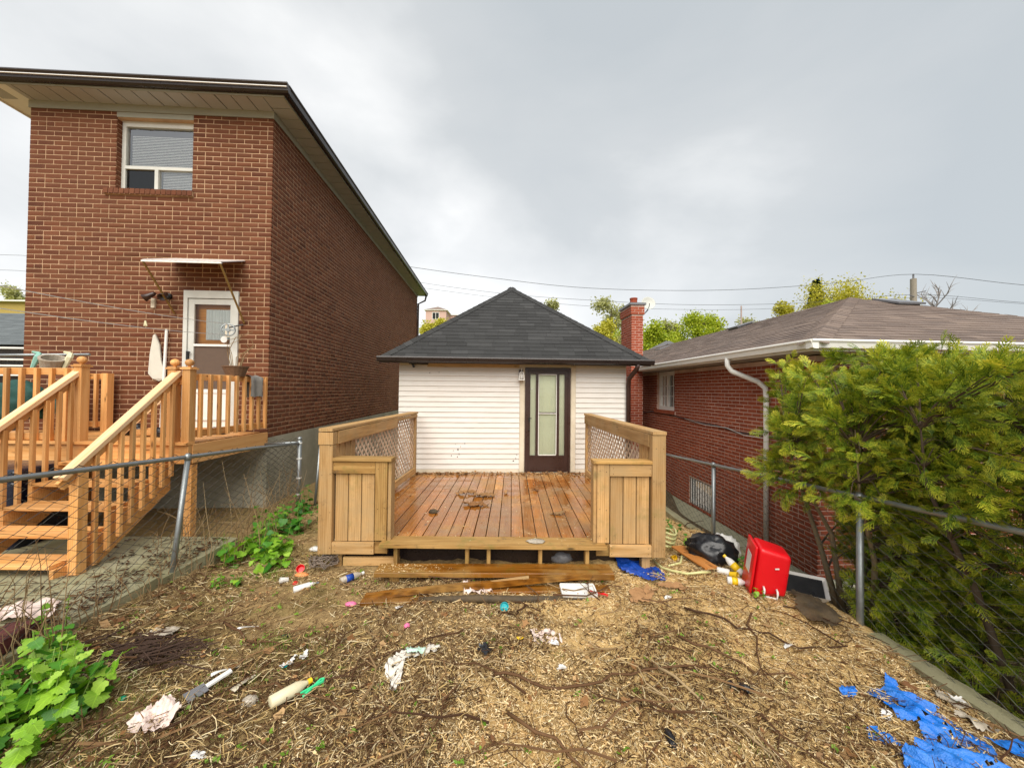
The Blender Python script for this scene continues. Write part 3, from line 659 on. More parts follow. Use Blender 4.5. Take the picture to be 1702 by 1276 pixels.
# brown storm door
SDR = MB().box((-.02, .10, .27), (.89, .115, 2.35)).build('storm_door', M_DARK, SH)
def sdp(n, x0, x1, z0, z1, y0=-.025, y1=.02, m_=M_BROWN): return MB().box((x0, y0, z0), (x1, y1, z1)).build(n, m_, SDR)
sdp('frame', -.02, .04, .27, 2.345); sdp('frame', .84, .89, .27, 2.345); sdp('frame', .04, .84, 2.29, 2.345)
sdp('stile', .043, .085, .29, 2.285, -.015, .018); sdp('stile', .775, .837, .29, 2.285, -.015, .018); sdp('rail', .085, .775, 2.22, 2.285, -.015, .018)
sdp('kick_panel', .085, .775, .29, .57, -.012, .012); sdp('rail', .085, .775, .57, .605, -.02, .018); sdp('rail', .085, .775, .29, .34, -.02, .013)
sdp('mullion', .195, .245, .605, 2.22, -.018, .014); sdp('mullion', .615, .665, .605, 2.22, -.018, .014)
for x0, x1 in ((.247, .259), (.601, .613)): sdp('trim', x0, x1, .62, 2.21, -.021, -.003, M_WHITE)
for z0, z1 in ((.608, .622), (1.43, 1.445), (2.205, 2.219)): sdp('trim', .259, .601, z0, z1, -.021, -.003, M_WHITE)
sdp('rail', .259, .601, 1.445, 1.462, -.02, .0)
for x0, x1, z0, z1 in ((.085, .195, .605, 2.22), (.259, .601, .622, 1.43), (.259, .601, 1.462, 2.205), (.665, .775, .605, 2.22)):
    pane((x0, 0, z0), (x1, .004, z1)).build('pane', M_GLASS_D, SDR)
idr = MB().box((.0, .045, .30), (.87, .08, 2.33)).build('inner_door', M_PDOOR, SDR)
for x0, x1 in ((.09, .38), (.49, .78)):
    for z0, z1 in ((.45, 1.05), (1.18, 1.80), (1.93, 2.2)):
        mb = MB()
        for a, b, c, d in ((x0, x1, z0, z0 + .03), (x0, x1, z1 - .03, z1), (x0, x0 + .03, z0 + .03, z1 - .03), (x1 - .03, x1, z0 + .03, z1 - .03)): mb.box((a, .036, c), (b, .0445, d))
        mb.box((x0 + .06, .039, z0 + .06), (x1 - .06, .0443, z1 - .06)).build('door_panel', M_PDOOR, SDR)
MB().box((.055, -.045, 1.27), (.075, -.015, 1.36)).bar((.06, -.04, 1.345), (.11, -.05, 1.34), .016, .016).lathe([(.014, 0), (.014, .02)], (.065, -.03, 1.10), 8).build('handle', M_BLACK, SDR)
MB().box((.10, -.003, 1.92), (.135, -.0005, 1.935)).build('sticker', M_WHITE, SDR)
# carriage lamp
LP = MB().box((-.15, -.045, 2.20), (-.07, -.022, 2.30)).build('wall_lantern', M_BROWN, SH)
MB().tube([(-.10, -.02, 2.27), (-.10, -.07, 2.33), (-.10, -.12, 2.32), (-.10, -.12, 2.27)], .009, 6).build('arm', M_WHITE, LP)
lf = MB()
for sx_, sy_ in ((-1, -1), (1, -1), (1, 1), (-1, 1)): lf.bar((-.10 + sx_ * .03, -.12 + sy_ * .03, 2.24), (-.10 + sx_ * .048, -.12 + sy_ * .048, 2.105), .018, .018)
lf.box((-.155, -.175, 2.09), (-.045, -.065, 2.105)).box((-.135, -.155, 2.24), (-.065, -.085, 2.252)).build('cage', M_WHITE, LP)
MB().lathe([(.016, 0), (.034, .03), (.036, .06), (.02, .10), (.006, .125)], (-.10, -.12, 2.11), 12).build('bulb', M_WPLA, LP, smooth=True)
# shed roof
E0, E1, EY, EZs = -2.78, 2.38, -.36, 2.485
AX, AYs, AZs = -.2, EY + 2.58, 4.53
RB = SD + .36
MB().add([(E0, EY, EZs), (E1, EY, EZs), (E1, RB, EZs), (E0, RB, EZs), (AX, AYs, AZs), (AX, RB - 2.58 + .6, AZs)],
         [(0, 1, 4), (1, 2, 5, 4), (2, 3, 5), (3, 0, 4, 5), (3, 2, 1, 0)]).build('roof_deck', M_SHING_D, SH)
def shingle_face(root, parent, p_lo_l, p_lo_r, p_hi_l, p_hi_r, expo, wlo, whi, mat, singles, th=.007, name='shingle', clip=True):
    """courses of shingles on the trapezium lo_l-lo_r-hi_r-hi_l"""
    a, b, c, d = (Vector(q) for q in (p_lo_l, p_lo_r, p_hi_l, p_hi_r))
    ex = (b - a).normalized(); W_ = (b - a).length; n = ex.cross((c - a)).normalized()
    if n.z < 0: n = -n
    up = n.cross(ex).normalized()
    if up.dot(c - a) < 0: up = -up
    S = (c - a).dot(up); cl, dl = (c - a).dot(ex), (d - a).dot(ex)
    XL = lambda s: cl * s / S; XR = lambda s: W_ + (dl - W_) * s / S
    recs = []; k = 0; s = 0.0; RM = root_mat(root)
    while s < S - .02:
        s2 = min(s + expo, S); x = min(XL(s), XL(s2)) - random.uniform(0, whi)
        while x < max(XR(s), XR(s2)):
            w = random.uniform(wlo, whi); x2 = x + w
            q = [max(x, XL(s)), min(x2, XR(s)), min(x2, XR(s2)), max(x, XL(s2))]
            if q[1] - q[0] > .01 or q[2] - q[3] > .01:
                q[1] = max(q[1], q[0]); q[2] = max(q[2], q[3]); g = .002
                t1 = th + random.uniform(0, .005); s1 = s - random.uniform(0, .006)
                cen = a + ex * ((q[0] + q[1]) / 2) + up * ((s + s2) / 2)
                P = lambda xx, ss, zz: ex * xx + up * ss + n * zz + a - cen
                vs = [P(q[0] + g, s1, .0), P(q[1] - g, s1, 0), P(q[2] - g, s2, -.002), P(q[3] + g, s2, -.002), P(q[0] + g, s1, t1), P(q[1] - g, s1, t1), P(q[2] - g, s2 + .004, .0015), P(q[3] + g, s2 + .004, .0015)]
                recs.append((cen, vs, shown(RM @ cen, RM.to_3x3() @ n) * w))
            x = x2
        s = s2; k += 1
    order = sorted(range(len(recs)), key=lambda i: -recs[i][2]); single = set(i for i in order[:singles] if recs[i][2] > 0)
    fs = [(4, 5, 6, 7), (0, 1, 5, 4), (1, 2, 6, 5), (3, 0, 4, 7)]
    big = MB()
    for i, (cen, vs, v) in enumerate(recs):
        if i in single: MB().add(vs, fs).build(name, mat, parent, cen, fix=False)
        else: big.add([cen + q for q in vs], fs)
    if big.v: tag(big.build('shingle_courses', mat, parent, fix=False), kind='stuff')
    return len(recs)
roof = [o for o in SH.children if o.name.startswith('roof_deck')][0]
nf = shingle_face(SH, roof, (E0, EY, EZs), (E1, EY, EZs), (AX, AYs, AZs), (AX, AYs, AZs), .1425, .2, .42, M_SHING_D, 280)
shingle_face(SH, roof, (E1, EY, EZs), (E1, RB, EZs), (AX, AYs, AZs), (AX, RB - 2.0, AZs), .1425, .2, .5, M_SHING_D, 0)
shingle_face(SH, roof, (E0, RB, EZs), (E0, EY, EZs), (AX, RB - 2.0, AZs), (AX, AYs, AZs), .1425, .2, .5, M_SHING_D, 0)
for ex_ in (E0, E1):
    p0, p1 = Vector((ex_, EY, EZs + .012)), Vector((AX, AYs, AZs + .014)); L = (p1 - p0).length; n = int(L / .19) - 1; dv = (p1 - p0).normalized()
    sd = Vector((0, 1, 0)) if ex_ < 0 else Vector((0, 1, 0))
    for i in range(n + 1):
        q = p0 + dv * (i * .19); e = q + dv * .24
        A_ = Vector((1, 0, .0)) * (1 if ex_ < 0 else -1); Bv = Vector((0, 1, 0))
        d1 = Vector((.15 * A_.x, -.0, -.0)); 
        # cap bent over the hip: one leaf on each slope
        wing1 = Vector((A_.x * .12, -.12, 0)) * .72; wing1.z = -.0 ; wing2 = Vector((-A_.x * .12, .12, 0)) * .72
        sl = .80
        w1 = Vector((A_.x * .088, -.088, -.0705)); w2 = Vector((-A_.x * .088, .088, -.0705))
        t_ = Vector((0, 0, .010)); z0 = Vector((0, 0, .002))
        vs = [q + w1 + z0 + t_, q + z0 + t_, q + w2 + z0 + t_, e + w1 * .98 + z0, e + z0, e + w2 * .98 + z0, q + w1, q, q + w2]
        cen = q.copy(); vs = [v_ - cen for v_ in vs]
        MB().add(vs, [(0, 1, 4, 3), (1, 2, 5, 4), (6, 7, 1, 0), (7, 8, 2, 1)]).build('hip_cap', M_SHING_D, roof, cen)
sg = MB(); gutter(sg, (E0 - .02, EY, 0), (E1 + .04, EY, 0), (0, -1, 0), [(0.0, -.01), (0.0, .075), (.10, .085), (.105, .065), (.085, .0), (.06, -.015)], EZs - .07); sg.build('gutter', M_BLACKB, SH)
MB().box((E0, EY - .002, EZs - .10), (E1, EY + .02, EZs - .005)).box((E0, EY + .02, EZs - .045), (E1, 0.0, EZs - .03)).build('fascia', M_BROWN, SH)
MB().tube([(SX1 + .10, EY - .04, EZs - .06), (SX1 + .09, EY + .02, EZs - .16), (SX1 + .03, -.10, EZs - .34), (SX1 + .03, -.06, EZs - .5), (SX1 + .03, -.06, -.2)], .045, 8).build('downspout', M_BROWN, SH, smooth=True)

# ================================================================== right brick bungalow
RH = thing('brick_bungalow', 'low red brick bungalow with brown shingle roof and white gutters', 'house', (4.059, 5.05, 0), R(3))
RM_ = root_mat(RH); RZ0, RZ1, RYD, RXW = -.56, 2.40, 6.62, 8.2
wn = (3.94, 4.9, 1.44, 2.40); cw = (2.40, 3.26, -.51, .06)
rw = MB(); wall_cells(rw, 0, RYD, RZ0, RZ1, [wn, cw], lambda a, b, c, d: ((0, a, c), (.2, b, d))); rside = rw.build('side_wall', M_MORTAR_R, RH)
rfront = MB().box((.201, 0, RZ0), (RXW, .2, RZ1)).build('front_wall', M_MORTAR_R, RH)
rwing = MB().box((-.62, RYD, RZ0), (.2, RYD + .2, RZ1)).box((-.62, RYD + .201, RZ0), (-.42, 13, RZ1)).build('wing_wall', M_MORTAR_R, RH)
MB().box((RXW - .2, .201, RZ0), (RXW, 13, RZ1)).box((-.41, 12.8, RZ0), (RXW - .201, 13, RZ1)).build('rear_walls', M_MORTAR_R, RH)
MB().prism([(-.16, -.16, -1.2), (-.16, -.16, -.72), (0.0, 0.0, RZ0 - .003), (.3, .0, RZ0 - .003), (.3, -.16, -1.2)], (0, 1e-6, 0)) if False else None
fd = MB()   # sloped concrete foot along the side and the front
fd.add([(-.20, -.20, -1.3), (-.20, RYD, -1.3), (-.20, RYD, -.80), (-.20, -.20, -.80), (.0, 0, RZ0 - .003), (.0, RYD, RZ0 - .003), (.3, .3, RZ0 - .003), (.3, RYD, RZ0 - .003), (RXW, -.20, -1.3), (RXW, -.2, -.8), (RXW, 0, RZ0 - .003), (RXW, .3, RZ0 - .003)],
       [(0, 1, 2, 3), (3, 2, 5, 4), (4, 5, 7, 6), (0, 3, 9, 8), (3, 4, 10, 9), (4, 6, 11, 10)])
fd.build('foundation', M_CONC_P, RH)
MB().box((-.8, RYD - .01, -1.3), (.2, RYD + .2, RZ0 - .004)).box((-.8, RYD + .2, -1.3), (-.4, 13, RZ0 - .004)).build('wing_foundation', M_CONC_P, RH)
recs = []
for s, z, l, h in lay_bricks(-.006, RYD, RZ0 + .003, RZ1 - .02, 0.211, 0.0643, [(wn[0], wn[1], 1.35, 3), cw], joint=.0125, hdr=8, phase=3):
    recs.append((Vector((0, s, z)), R(-90), l, h, Vector((-1, 0, 0)), rside))
for s, z, l, h in lay_bricks(-.004, RXW, RZ0 + .003, RZ1 - .02, 0.211, 0.0643, [], joint=.0125, hdr=8, phase=3, qa=.05):
    recs.append((Vector((s, 0, z)), 0, l, h, Vector((0, -1, 0)), rfront))
for s, z, l, h in lay_bricks(-.62, 0, RZ0 + .003, RZ1 - .02, 0.211, 0.0643, [], joint=.0125, hdr=8, phase=3):
    recs.append((Vector((s, RYD, z)), 0, l, h, Vector((0, -1, 0)), rwing))
place_bricks(recs, 300, RM_, M_BRICK_R, None, None)
MB().box((.5, 3.6, 1.2), (.52, 5.3, 2.5)).box((.4, 2.2, -.6), (.42, 3.4, .2)).build('dark_interior', M_DARK, RH)
W = MB().box((.17, wn[0], wn[2]), (.18, wn[1], wn[3])).build('window', M_DARK, RH)
def wb(n, y0, y1, z0, z1, x0=.06, x1=.14, m_=M_WHITE): return MB().box((x0, y0, z0), (x1, y1, z1)).build(n, m_, W)
wb('frame', wn[0], wn[0] + .07, wn[2], wn[3]); wb('frame', wn[1] - .07, wn[1], wn[2], wn[3]); wb('frame', wn[0] + .07, wn[1] - .07, wn[2], wn[2] + .09); wb('frame', wn[0] + .07, wn[1] - .07, wn[3] - .10, wn[3])
wb('mullion', 4.37, 4.47, wn[2] + .09, wn[3] - .10, .055)
for y0, y1 in ((wn[0] + .07, 4.37), (4.47, wn[1] - .07)):
    pane((.10, y0, wn[2] + .09), (.105, y1, wn[3] - .1)).build('pane', M_GLASS, W); ym = (y0 + y1) / 2
    wb('glazing_bar', ym - .009, ym + .009, wn[2] + .09, wn[3] - .1, .085, .099)
    for zz in (1.785, 2.04): wb('glazing_bar', y0, ym - .009, zz - .009, zz + .009, .085, .099); wb('glazing_bar', ym + .009, y1, zz - .009, zz + .009, .085, .099)
rowlock(W, wn[0] - .08, wn[1] + .08, 0, 1.44, 'x', M_BRICK_R, mort=M_MORTAR_R)
CW = MB().box((.16, cw[0], cw[2]), (.17, cw[1], cw[3])).build('cellar_window', M_DARK, RH)
fr_ = MB().box((.02, cw[0], cw[2]), (.1, cw[0] + .05, cw[3])).box((.02, cw[1] - .05, cw[2]), (.1, cw[1], cw[3])).box((.02, cw[0] + .05, cw[2]), (.1, cw[1] - .05, cw[2] + .05)).box((.02, cw[0] + .05, cw[3] - .04), (.1, cw[1] - .05, cw[3])).build('frame', M_GALV, CW)
pane((.07, cw[0] + .05, cw[2] + .05), (.074, cw[1] - .05, cw[3] - .04)).build('pane', M_GLASS, CW)
for y in np.linspace(cw[0] + .1, cw[1] - .1, 8): MB().tube([(.0, y, cw[2] + .03), (.0, y, cw[3] - .02)], .008, 6).build('security_bar', M_WHITE, CW)
# eaves, gutters
RE, REZ = .45, 2.43
MB().box((-RE, -RE, REZ - .01), (0, 13, REZ)).box((0, -RE, REZ - .01), (RXW + .4, 0, REZ)).build('soffit', M_SOFF, RH)
for i in range(22): MB().box((-RE + .012, -.13, -.004), (-.012, .13, .004)).build('soffit_panel', M_SOFF, RH, (0, .2 + i * .27, REZ - .014))
MB().box((-RE - .012, -RE - .012, REZ - .02), (-RE, 13, REZ + .09)).box((-RE, -RE - .012, REZ - .02), (RXW + .4, -RE, REZ + .09)).build('fascia', M_WHITE, RH)
gpr = [(.013, .0), (.013, .10), (.11, .112), (.118, .092), (.098, .065), (.085, .01), (.06, .0)]
g = MB(); gutter(g, (-RE, -RE - .10, 0), (-RE, 12.9, 0), (-1, 0, 0), gpr, REZ); g.build('gutter', M_WHITE, RH)
g = MB(); gutter(g, (-RE - .10, -RE, 0), (RXW + .4, -RE, 0), (0, -1, 0), gpr, REZ + .001); g.build('gutter', M_WHITE, RH)
dsp = [(-RE - .06, 1.12, REZ + .02), (-RE - .06, 1.12, REZ - .10), (-RE - .02, 1.08, REZ - .19), (-.16, .90, REZ - .36), (-.075, .85, REZ - .46), (-.065, .845, REZ - .6), (-.065, .845, -.62)]
MB().tube(dsp, .039, 10).build('downspout', M_WHITE, RH, smooth=True)
MB().tube([(-.012, 6.4, 1.42), (-.02, 5.6, 1.30), (-.014, 5.2, 1.36), (-.014, 3.9, 1.33), (-.018, 3.0, 1.27), (-.014, 2.2, 1.26), (-.02, 1.6, 1.2), (-.014, .9, 1.22), (-.014, .3, 1.2)], .011, 6).build('wall_cable', M_CABLE, RH, smooth=True)
MB().tube([(-.03, 3.4, 1.30), (-.03, 2.6, 1.235), (-.025, 1.9, 1.25), (-.03, 1.4, 1.17), (-.02, .95, 1.18)], .006, 6).build('wall_cable', M_WPLA, RH, smooth=True)
MB().tube([(1.06, -.03, -.5), (1.06, -.03, 2.0)], .02, 8).build('conduit', M_GALV, RH)
# roof: hip at the near corner
AXr = 3.0; APt = (AXr, AXr - .5 + .05, 3.86); ez = REZ + .085
c0 = (-RE - .06, -RE - .06, ez); cR = (2 * AXr + RE + .1, -RE - .06, ez); far = 13.2
deck = MB().add([c0, cR, (cR[0], far, ez), (c0[0], far, ez), APt, (AXr, far, 3.86)], [(0, 1, 4), (1, 2, 5, 4), (0, 4, 5, 3), (2, 3, 5), (3, 2, 1, 0)]).build('roof_deck', M_SHING_B, RH)
shingle_face(RH, deck, c0, cR, APt, APt, .14, .2, .45, M_SHING_B, 150)
shingle_face(RH, deck, (c0[0], far, ez), c0, (AXr, far, 3.86), APt, .14, .2, .45, M_SHING_B, 150)
p0, p1 = Vector(c0) + Vector((0, 0, .012)), Vector(APt) + Vector((0, 0, .014)); dv = (p1 - p0).normalized(); n = int((p1 - p0).length / .16) - 1
for i in range(n + 1):
    q = p0 + dv * (i * .16); e = q + dv * .21; w1 = Vector((.11, -.11, -.055)); w2 = Vector((-.11, .11, -.055)); t_ = Vector((0, 0, .012))
    vs = [v_ - q for v_ in (q + w1 + t_, q + t_, q + w2 + t_, e + w1, e + Vector((0, 0, .002)), e + w2, q + w1, q, q + w2)]
    MB().add(vs, [(0, 1, 4, 3), (1, 2, 5, 4), (6, 7, 1, 0), (7, 8, 2, 1)]).build('hip_cap', M_SHING_B, deck, q)
MB().box((-.22, -.22, 0), (.22, .22, .09)).box((-.27, -.27, .09), (.27, .27, .125)).build('roof_vent', M_GREYP, deck, (3.55, 2.15, 3.60), (R(20), 0, 0))
MB().box((-.22, -.22, 0), (.22, .22, .08)).box((-.27, -.27, .08), (.27, .27, .11)).build('roof_vent', M_GREYP, deck, (2.75, 5.6, 3.72), (0, R(-18), 0))
MB().box((-.2, -.2, 0), (.2, .2, .08)).box((-.25, -.25, .08), (.25, .25, .11)).build('roof_vent', M_GREYP, deck, (2.3, 9.5, 3.5), (0, R(-18), 0))
# chimney
CH = thing('brick_chimney', 'orange red brick chimney stack standing between the shed roof and the bungalow', 'chimney', (3.30, 10.0, 0), R(3))
CM = root_mat(CH); cx, cy = .31, .80
core = MB().box((-cx / 2, 0, -.5), (cx / 2, cy, 4.18)).build('stack', M_MORTAR_R, CH); recs = []
rws = [(-.5, 3.95, 0.0), (3.95, 4.18, .03)]
core2 = MB().box((-cx / 2 - .025, -.025, 3.93), (cx / 2 + .025, cy + .025, 4.18)).build('corbel', M_MORTAR_R, CH)
for z0, z1, o in ((.3, 3.93, 0.0), (3.93, 4.18, .025)):
    for s, z, l, h in lay_bricks(-cx / 2 - o, cx / 2 + o, z0 + .003, z1, 0.205, 0.0665, [], joint=.0125, hdr=99):
        recs.append((Vector((s, -o, z)), 0, l, h, Vector((0, -1, 0)), core if o == 0 else core2))
    for s, z, l, h in lay_bricks(-o, cy + o, z0 + .003, z1, 0.205, 0.0665, [], joint=.0125, hdr=99):
        recs.append((Vector((-cx / 2 - o, s, z)), R(-90), l, h, Vector((-1, 0, 0)), core if o == 0 else core2))
place_bricks(recs, 220, CM, M_BRICK_C, None, None)
MB().box((-cx / 2 - .06, -.06, 4.18), (cx / 2 + .06, cy + .06, 4.235)).build('cap_slab', M_GREYP, CH)
MB().lathe([(.10, 0), (.095, .15), (.105, .155), (.105, .19), (.08, .19), (.08, .02)], (0, cy * .35, 4.235), 12).build('flue_pot', M_BRICK_C, CH)
DI = thing('satellite_dish', 'round grey satellite dish fixed beside the chimney top', 'satellite dish', (3.80, 10.62, 4.2), R(-15))
MB().lathe([(.0, .0), (.08, .006), (.14, .02), (.19, .042), (.195, .042), (.14, .012), (.0, -.008)], (0, 0, 0), 24).build('reflector', M_DISH, DI, (0, 0, .16), (R(72), 0, R(14)), smooth=True)
MB().tube([(-.34, -.1, -.25), (-.1, .03, -.12), (0, .06, .0), (0, .03, .14)], .018, 8).build('mast', M_GALV, DI); MB().tube([(0, .0, .0), (.02, -.16, .06), (.02, -.22, .12)], .01, 6).build('feed_arm', M_GREYP, DI)

# ================================================================== the timber deck in front of the shed
DK = thing('timber_deck', 'wet brown timber deck with lattice rails in front of the white shed', 'deck', (-.2, 4.1, 0))
DZ = .27; ox, oy = .2, -4.1            # world -> deck space: (x + .2, y - 4.1)
def dk(x, y, z): return (x + ox, y + oy, z)
xb = -1.965; i = 0
while xb < 1.56:
    w = .138; x0 = xb + .069
    yA, yB = 4.235, 7.50 + x0 * .052
    cuts = [yA, yB]
    if random.random() < .35: cuts.insert(1, random.uniform(5.2, 6.6))
    for a, b in zip(cuts, cuts[1:]):
        o = board('deck_board', dk(x0, a, DZ - .018 + random.uniform(-.0025, .0025)), dk(x0 + random.uniform(-.003, .003), b - .004, DZ - .018 + random.uniform(-.0025, .0025)), w - random.uniform(.003, .008), .036, M_WOOD_D, DK)
    xb += .141; i += 1
nose = board('nosing_board', dk(-1.375, 4.105, DZ - .016), dk(1.01, 4.105, DZ - .016), .245, .038, M_WOOD_M, DK)
board('under_deck_shade_board', dk(-1.9, 4.30, .10), dk(1.5, 4.30, .10), .04, .26, M_BLACKB, DK)  # black board added under the front edge; its colour stands in for shade
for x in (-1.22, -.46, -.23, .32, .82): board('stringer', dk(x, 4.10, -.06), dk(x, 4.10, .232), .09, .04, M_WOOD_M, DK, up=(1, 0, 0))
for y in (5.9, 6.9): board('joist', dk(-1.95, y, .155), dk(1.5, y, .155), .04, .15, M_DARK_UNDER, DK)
board('skid_board', dk(-1.80, 4.13, .035), dk(-1.2, 4.15, .03), .04, .09, M_WOOD_C, DK)
def side(sgn, xf, xbk, lbl):
    """one railing: sgn -1 left, +1 right; xf, xbk the rail line at the front and at the shed"""
    yF, yB = 4.12, 7.14
    X = lambda y: xf + (xbk - xf) * (y - yF) / (yB - yF)
    inn = -sgn
    # tall front post, with its face board
    board('post', dk(xf, 4.115, .13), dk(xf, 4.115, 1.43 if sgn > 0 else 1.29), .145, .09, M_WOOD_C, DK, up=(0, 1, 0))
    if sgn < 0: board('post_cap_block', dk(xf - .002, 4.112, 1.295), dk(xf - .002, 4.112, 1.425), .158, .10, M_WOOD_C, DK, up=(0, 1, 0))
    board('post_foot', dk(xf + inn * .11, 4.19, -.10), dk(xf + inn * .11, 4.19, .125), .09, .09, M_WOOD_C, DK, up=(0, 1, 0))
    # top cap and face rail
    board('rail_cap', dk(X(4.06), 4.06, 1.452), dk(X(7.19), 7.19, 1.452), .15, .034, M_WOOD_C, DK)
    xi = inn * .062
    if sgn < 0:
        board('face_rail', dk(X(4.19) + xi, 4.19, 1.355), dk(X(6.05) + xi, 6.05, 1.36), .036, .14, M_WOOD_C, DK)
        board('face_rail', dk(X(6.055) + xi, 6.055, 1.40), dk(X(7.12) + xi, 7.12, 1.40), .036, .05, M_WOOD_C, DK)
    else:
        board('face_rail', dk(X(4.17) + xi, 4.17, 1.36), dk(X(7.12) + xi, 7.12, 1.36), .036, .14, M_WOOD_C, DK)
    board('back_post', dk(X(7.15), 7.15, DZ), dk(X(7.15), 7.15, 1.435), .10, .09, M_WOOD_C, DK, up=(0, 1, 0))
    board('bottom_rail', dk(X(4.6) + xi * .8, 4.2, .385), dk(X(7.1) + xi * .8, 7.1, .385), .04, .10, M_WOOD_C, DK)
    # upright boards next to the post
    for k in range(4 if sgn < 0 else 3):
        y = 4.235 + k * .134; board('rail_board', dk(X(y) + xi * .35, y, .30), dk(X(y) + xi * .35, y, 1.434), .128, .02, M_WOOD_C, DK, up=(1, 0, 0))
    y0 = 4.24 + (4 if sgn < 0 else 3) * .134
    # lattice: two layers of thin slats clipped to the opening
    za, zb, ya, yb = .43, 1.435, y0 - .06, 7.105; pitch = .118
    for layer, d in ((0, 1), (1, -1)):
        c = ya - (zb - za) if d > 0 else ya
        while c < (yb if d > 0 else yb + (zb - za)):
            # z - za = d * (y - c)
            pts = []
            for y in (ya, yb):
                z = za + d * (y - c)
                if za <= z <= zb: pts.append((y, z))
            for z in (za, zb):
                y = c + d * (z - za)
                if ya < y < yb: pts.append((y, z))
            c += pitch
            if len(pts) < 2: continue
            pts.sort(); (y1, z1), (y2, z2) = pts[0], pts[-1]
            if math.hypot(y2 - y1, z2 - z1) < .06: continue
            xx = inn * (.012 + layer * .008)
            board('lattice_slat', dk(X(y1) + xx, y1, z1), dk(X(y2) + xx, y2, z2), .036, .006, M_LATT, DK, up=(1, 0, 0))
    # panelled box beside the opening
    x0 = xf + inn * .075; x1 = xf + inn * .66
    lo, hi = min(x0, x1), max(x0, x1)
    pw = .135                                  # outer upright of the panel
    up0, up1 = (x1 - inn * pw, x1); ulo, uhi = min(up0, up1), max(up0, up1)
    board('panel_stile', dk((ulo + uhi) / 2, 4.10, DZ + .005), dk((ulo + uhi) / 2, 4.10, 1.115), pw - .004, .036, M_WOOD_M if sgn < 0 else M_WOOD_C, DK, up=(0, 1, 0))
    a, b = (lo, ulo - .002) if sgn < 0 else (uhi + .002, hi)
    board('panel_top_rail', dk(a, 4.10, 1.05), dk(b, 4.10, 1.05), .034, .13, M_WOOD_M if sgn < 0 else M_WOOD_C, DK)
    board('panel_bottom_rail', dk(a, 4.095, .19), dk(b, 4.095, .19), .036, .125, M_WOOD_C, DK)
    board('panel_bottom_block', dk(ulo, 4.12, .19), dk(uhi, 4.12, .19), .036, .125, M_WOOD_M, DK)
    n = 3; w_ = (b - a - .02) / n
    for k in range(n):
        board('panel_board', dk(a + .01 + w_ * (k + .5), 4.128, .255), dk(a + .01 + w_ * (k + .5), 4.128, .985), w_ - .008, .02, M_WOOD_C, DK, up=(0, 1, 0))
    board('panel_edge', dk(x1 - inn * .012 + inn * .03, 4.165, DZ + .003), dk(x1 - inn * .012 + inn * .03, 4.165, 1.11), .036, .13, M_WOOD_C, DK, up=(0, 1, 0))
    board('panel_cap', dk(lo - (.0 if sgn < 0 else .045), 4.14, 1.135), dk(hi + (.045 if sgn < 0 else 0), 4.14, 1.135), .16, .034, M_WOOD_M, DK)
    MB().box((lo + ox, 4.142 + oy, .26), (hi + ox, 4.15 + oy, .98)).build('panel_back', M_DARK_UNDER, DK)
side(-1, -1.985, -1.845, 'left'); side(1, 1.585, 1.445, 'right')
sh_ = MB()
def screw(x, y, z, n='y'):
    p = Vector(dk(x, y, z)); r_ = .0045
    if n == 'y': sh_.add([p + Vector((r_ * math.cos(k * 1.047), 0, r_ * math.sin(k * 1.047))) for k in range(6)], [tuple(range(6))])
    else: sh_.add([p + Vector((r_ * math.cos(k * 1.047), r_ * math.sin(k * 1.047), 0)) for k in range(6)], [tuple(range(6))])
for xf, inn in ((-1.985, 1), (1.585, -1)):
    for z in (.2, .55, .95, 1.3):
        for d in (-.045, .045): screw(xf + d + random.gauss(0, .006), 4.0685, z + random.gauss(0, .02))
    for z in (.34, .62, 1.05):
        for d in (.03, .10): screw(xf + inn * (.66 - d), 4.0805, z + random.gauss(0, .015))
    for z in (.19, 1.05):
        for d in (.11, .5): screw(xf + inn * d, 4.0755 if z < .5 else 4.082 - .05, z + .03); screw(xf + inn * d, 4.0755 if z < .5 else 4.082 - .05, z - .03)
for i in range(25):
    for y in (4.9, 5.9, 6.9):
        for d in (-.035, .035): screw(-1.896 + i * .141 + d, y + random.gauss(0, .012), DZ + .0032, 'z')
tag(sh_.build('screw_heads', M_BLACKB, DK, fix=False), kind='stuff')
# steps: a sagging mossy tread, its broken riser board and the lowest boards lying on the ground
ST = thing('deck_steps', 'rotten sagging wooden steps below the front edge of the timber deck', 'steps', (-.15, 3.75, 0))
def st(x, y, z): return (x + .15, y - 3.75, z)
board('tread', st(-1.33, 3.83, .080), st(1.02, 3.85, .088), .21, .044, M_WOOD_S, ST)
for x in (-1.16, .45, .86): board('tread_support', st(x, 3.86, -.12), st(x, 3.86, .058), .10, .08, M_WOOD_M, ST, up=(0, 1, 0))
bk = MB()
prev = None; n = 14; vs = []; fs = []
for k in range(n + 1):
    tt = k / n; x = -1.30 + 2.32 * tt; y = 3.43 + .29 * min(1, tt * 1.15); z = -.005 + .058 * min(1, (tt / .6)) + .008 * math.sin(tt * 9)
    hh = .056 - .02 * abs(tt - .5) + random.uniform(-.004, .004); d = .034
    vs += [(x, y, z), (x, y + d, z + .01), (x, y + d + .01, z + hh), (x, y + .004, z + hh + random.uniform(-.004, .004))]
for k in range(n):
    for j in range(4): fs.append((4 * k + j, 4 * (k + 1) + j, 4 * (k + 1) + (j + 1) % 4, 4 * k + (j + 1) % 4))
fs += [(0, 1, 2, 3), tuple(4 * n + j for j in (3, 2, 1, 0))]
MB().add([st(*v) for v in vs], fs).build('broken_plank', M_WOOD_S, ST)
board('splinter', st(-.35, 3.60, .065), st(.18, 3.66, .11), .03, .02, M_WOOD_C, ST)
board('ground_board', st(-1.33, 3.47, -.015), st(-.70, 3.50, -.008), .18, .04, M_WOOD_S, ST)
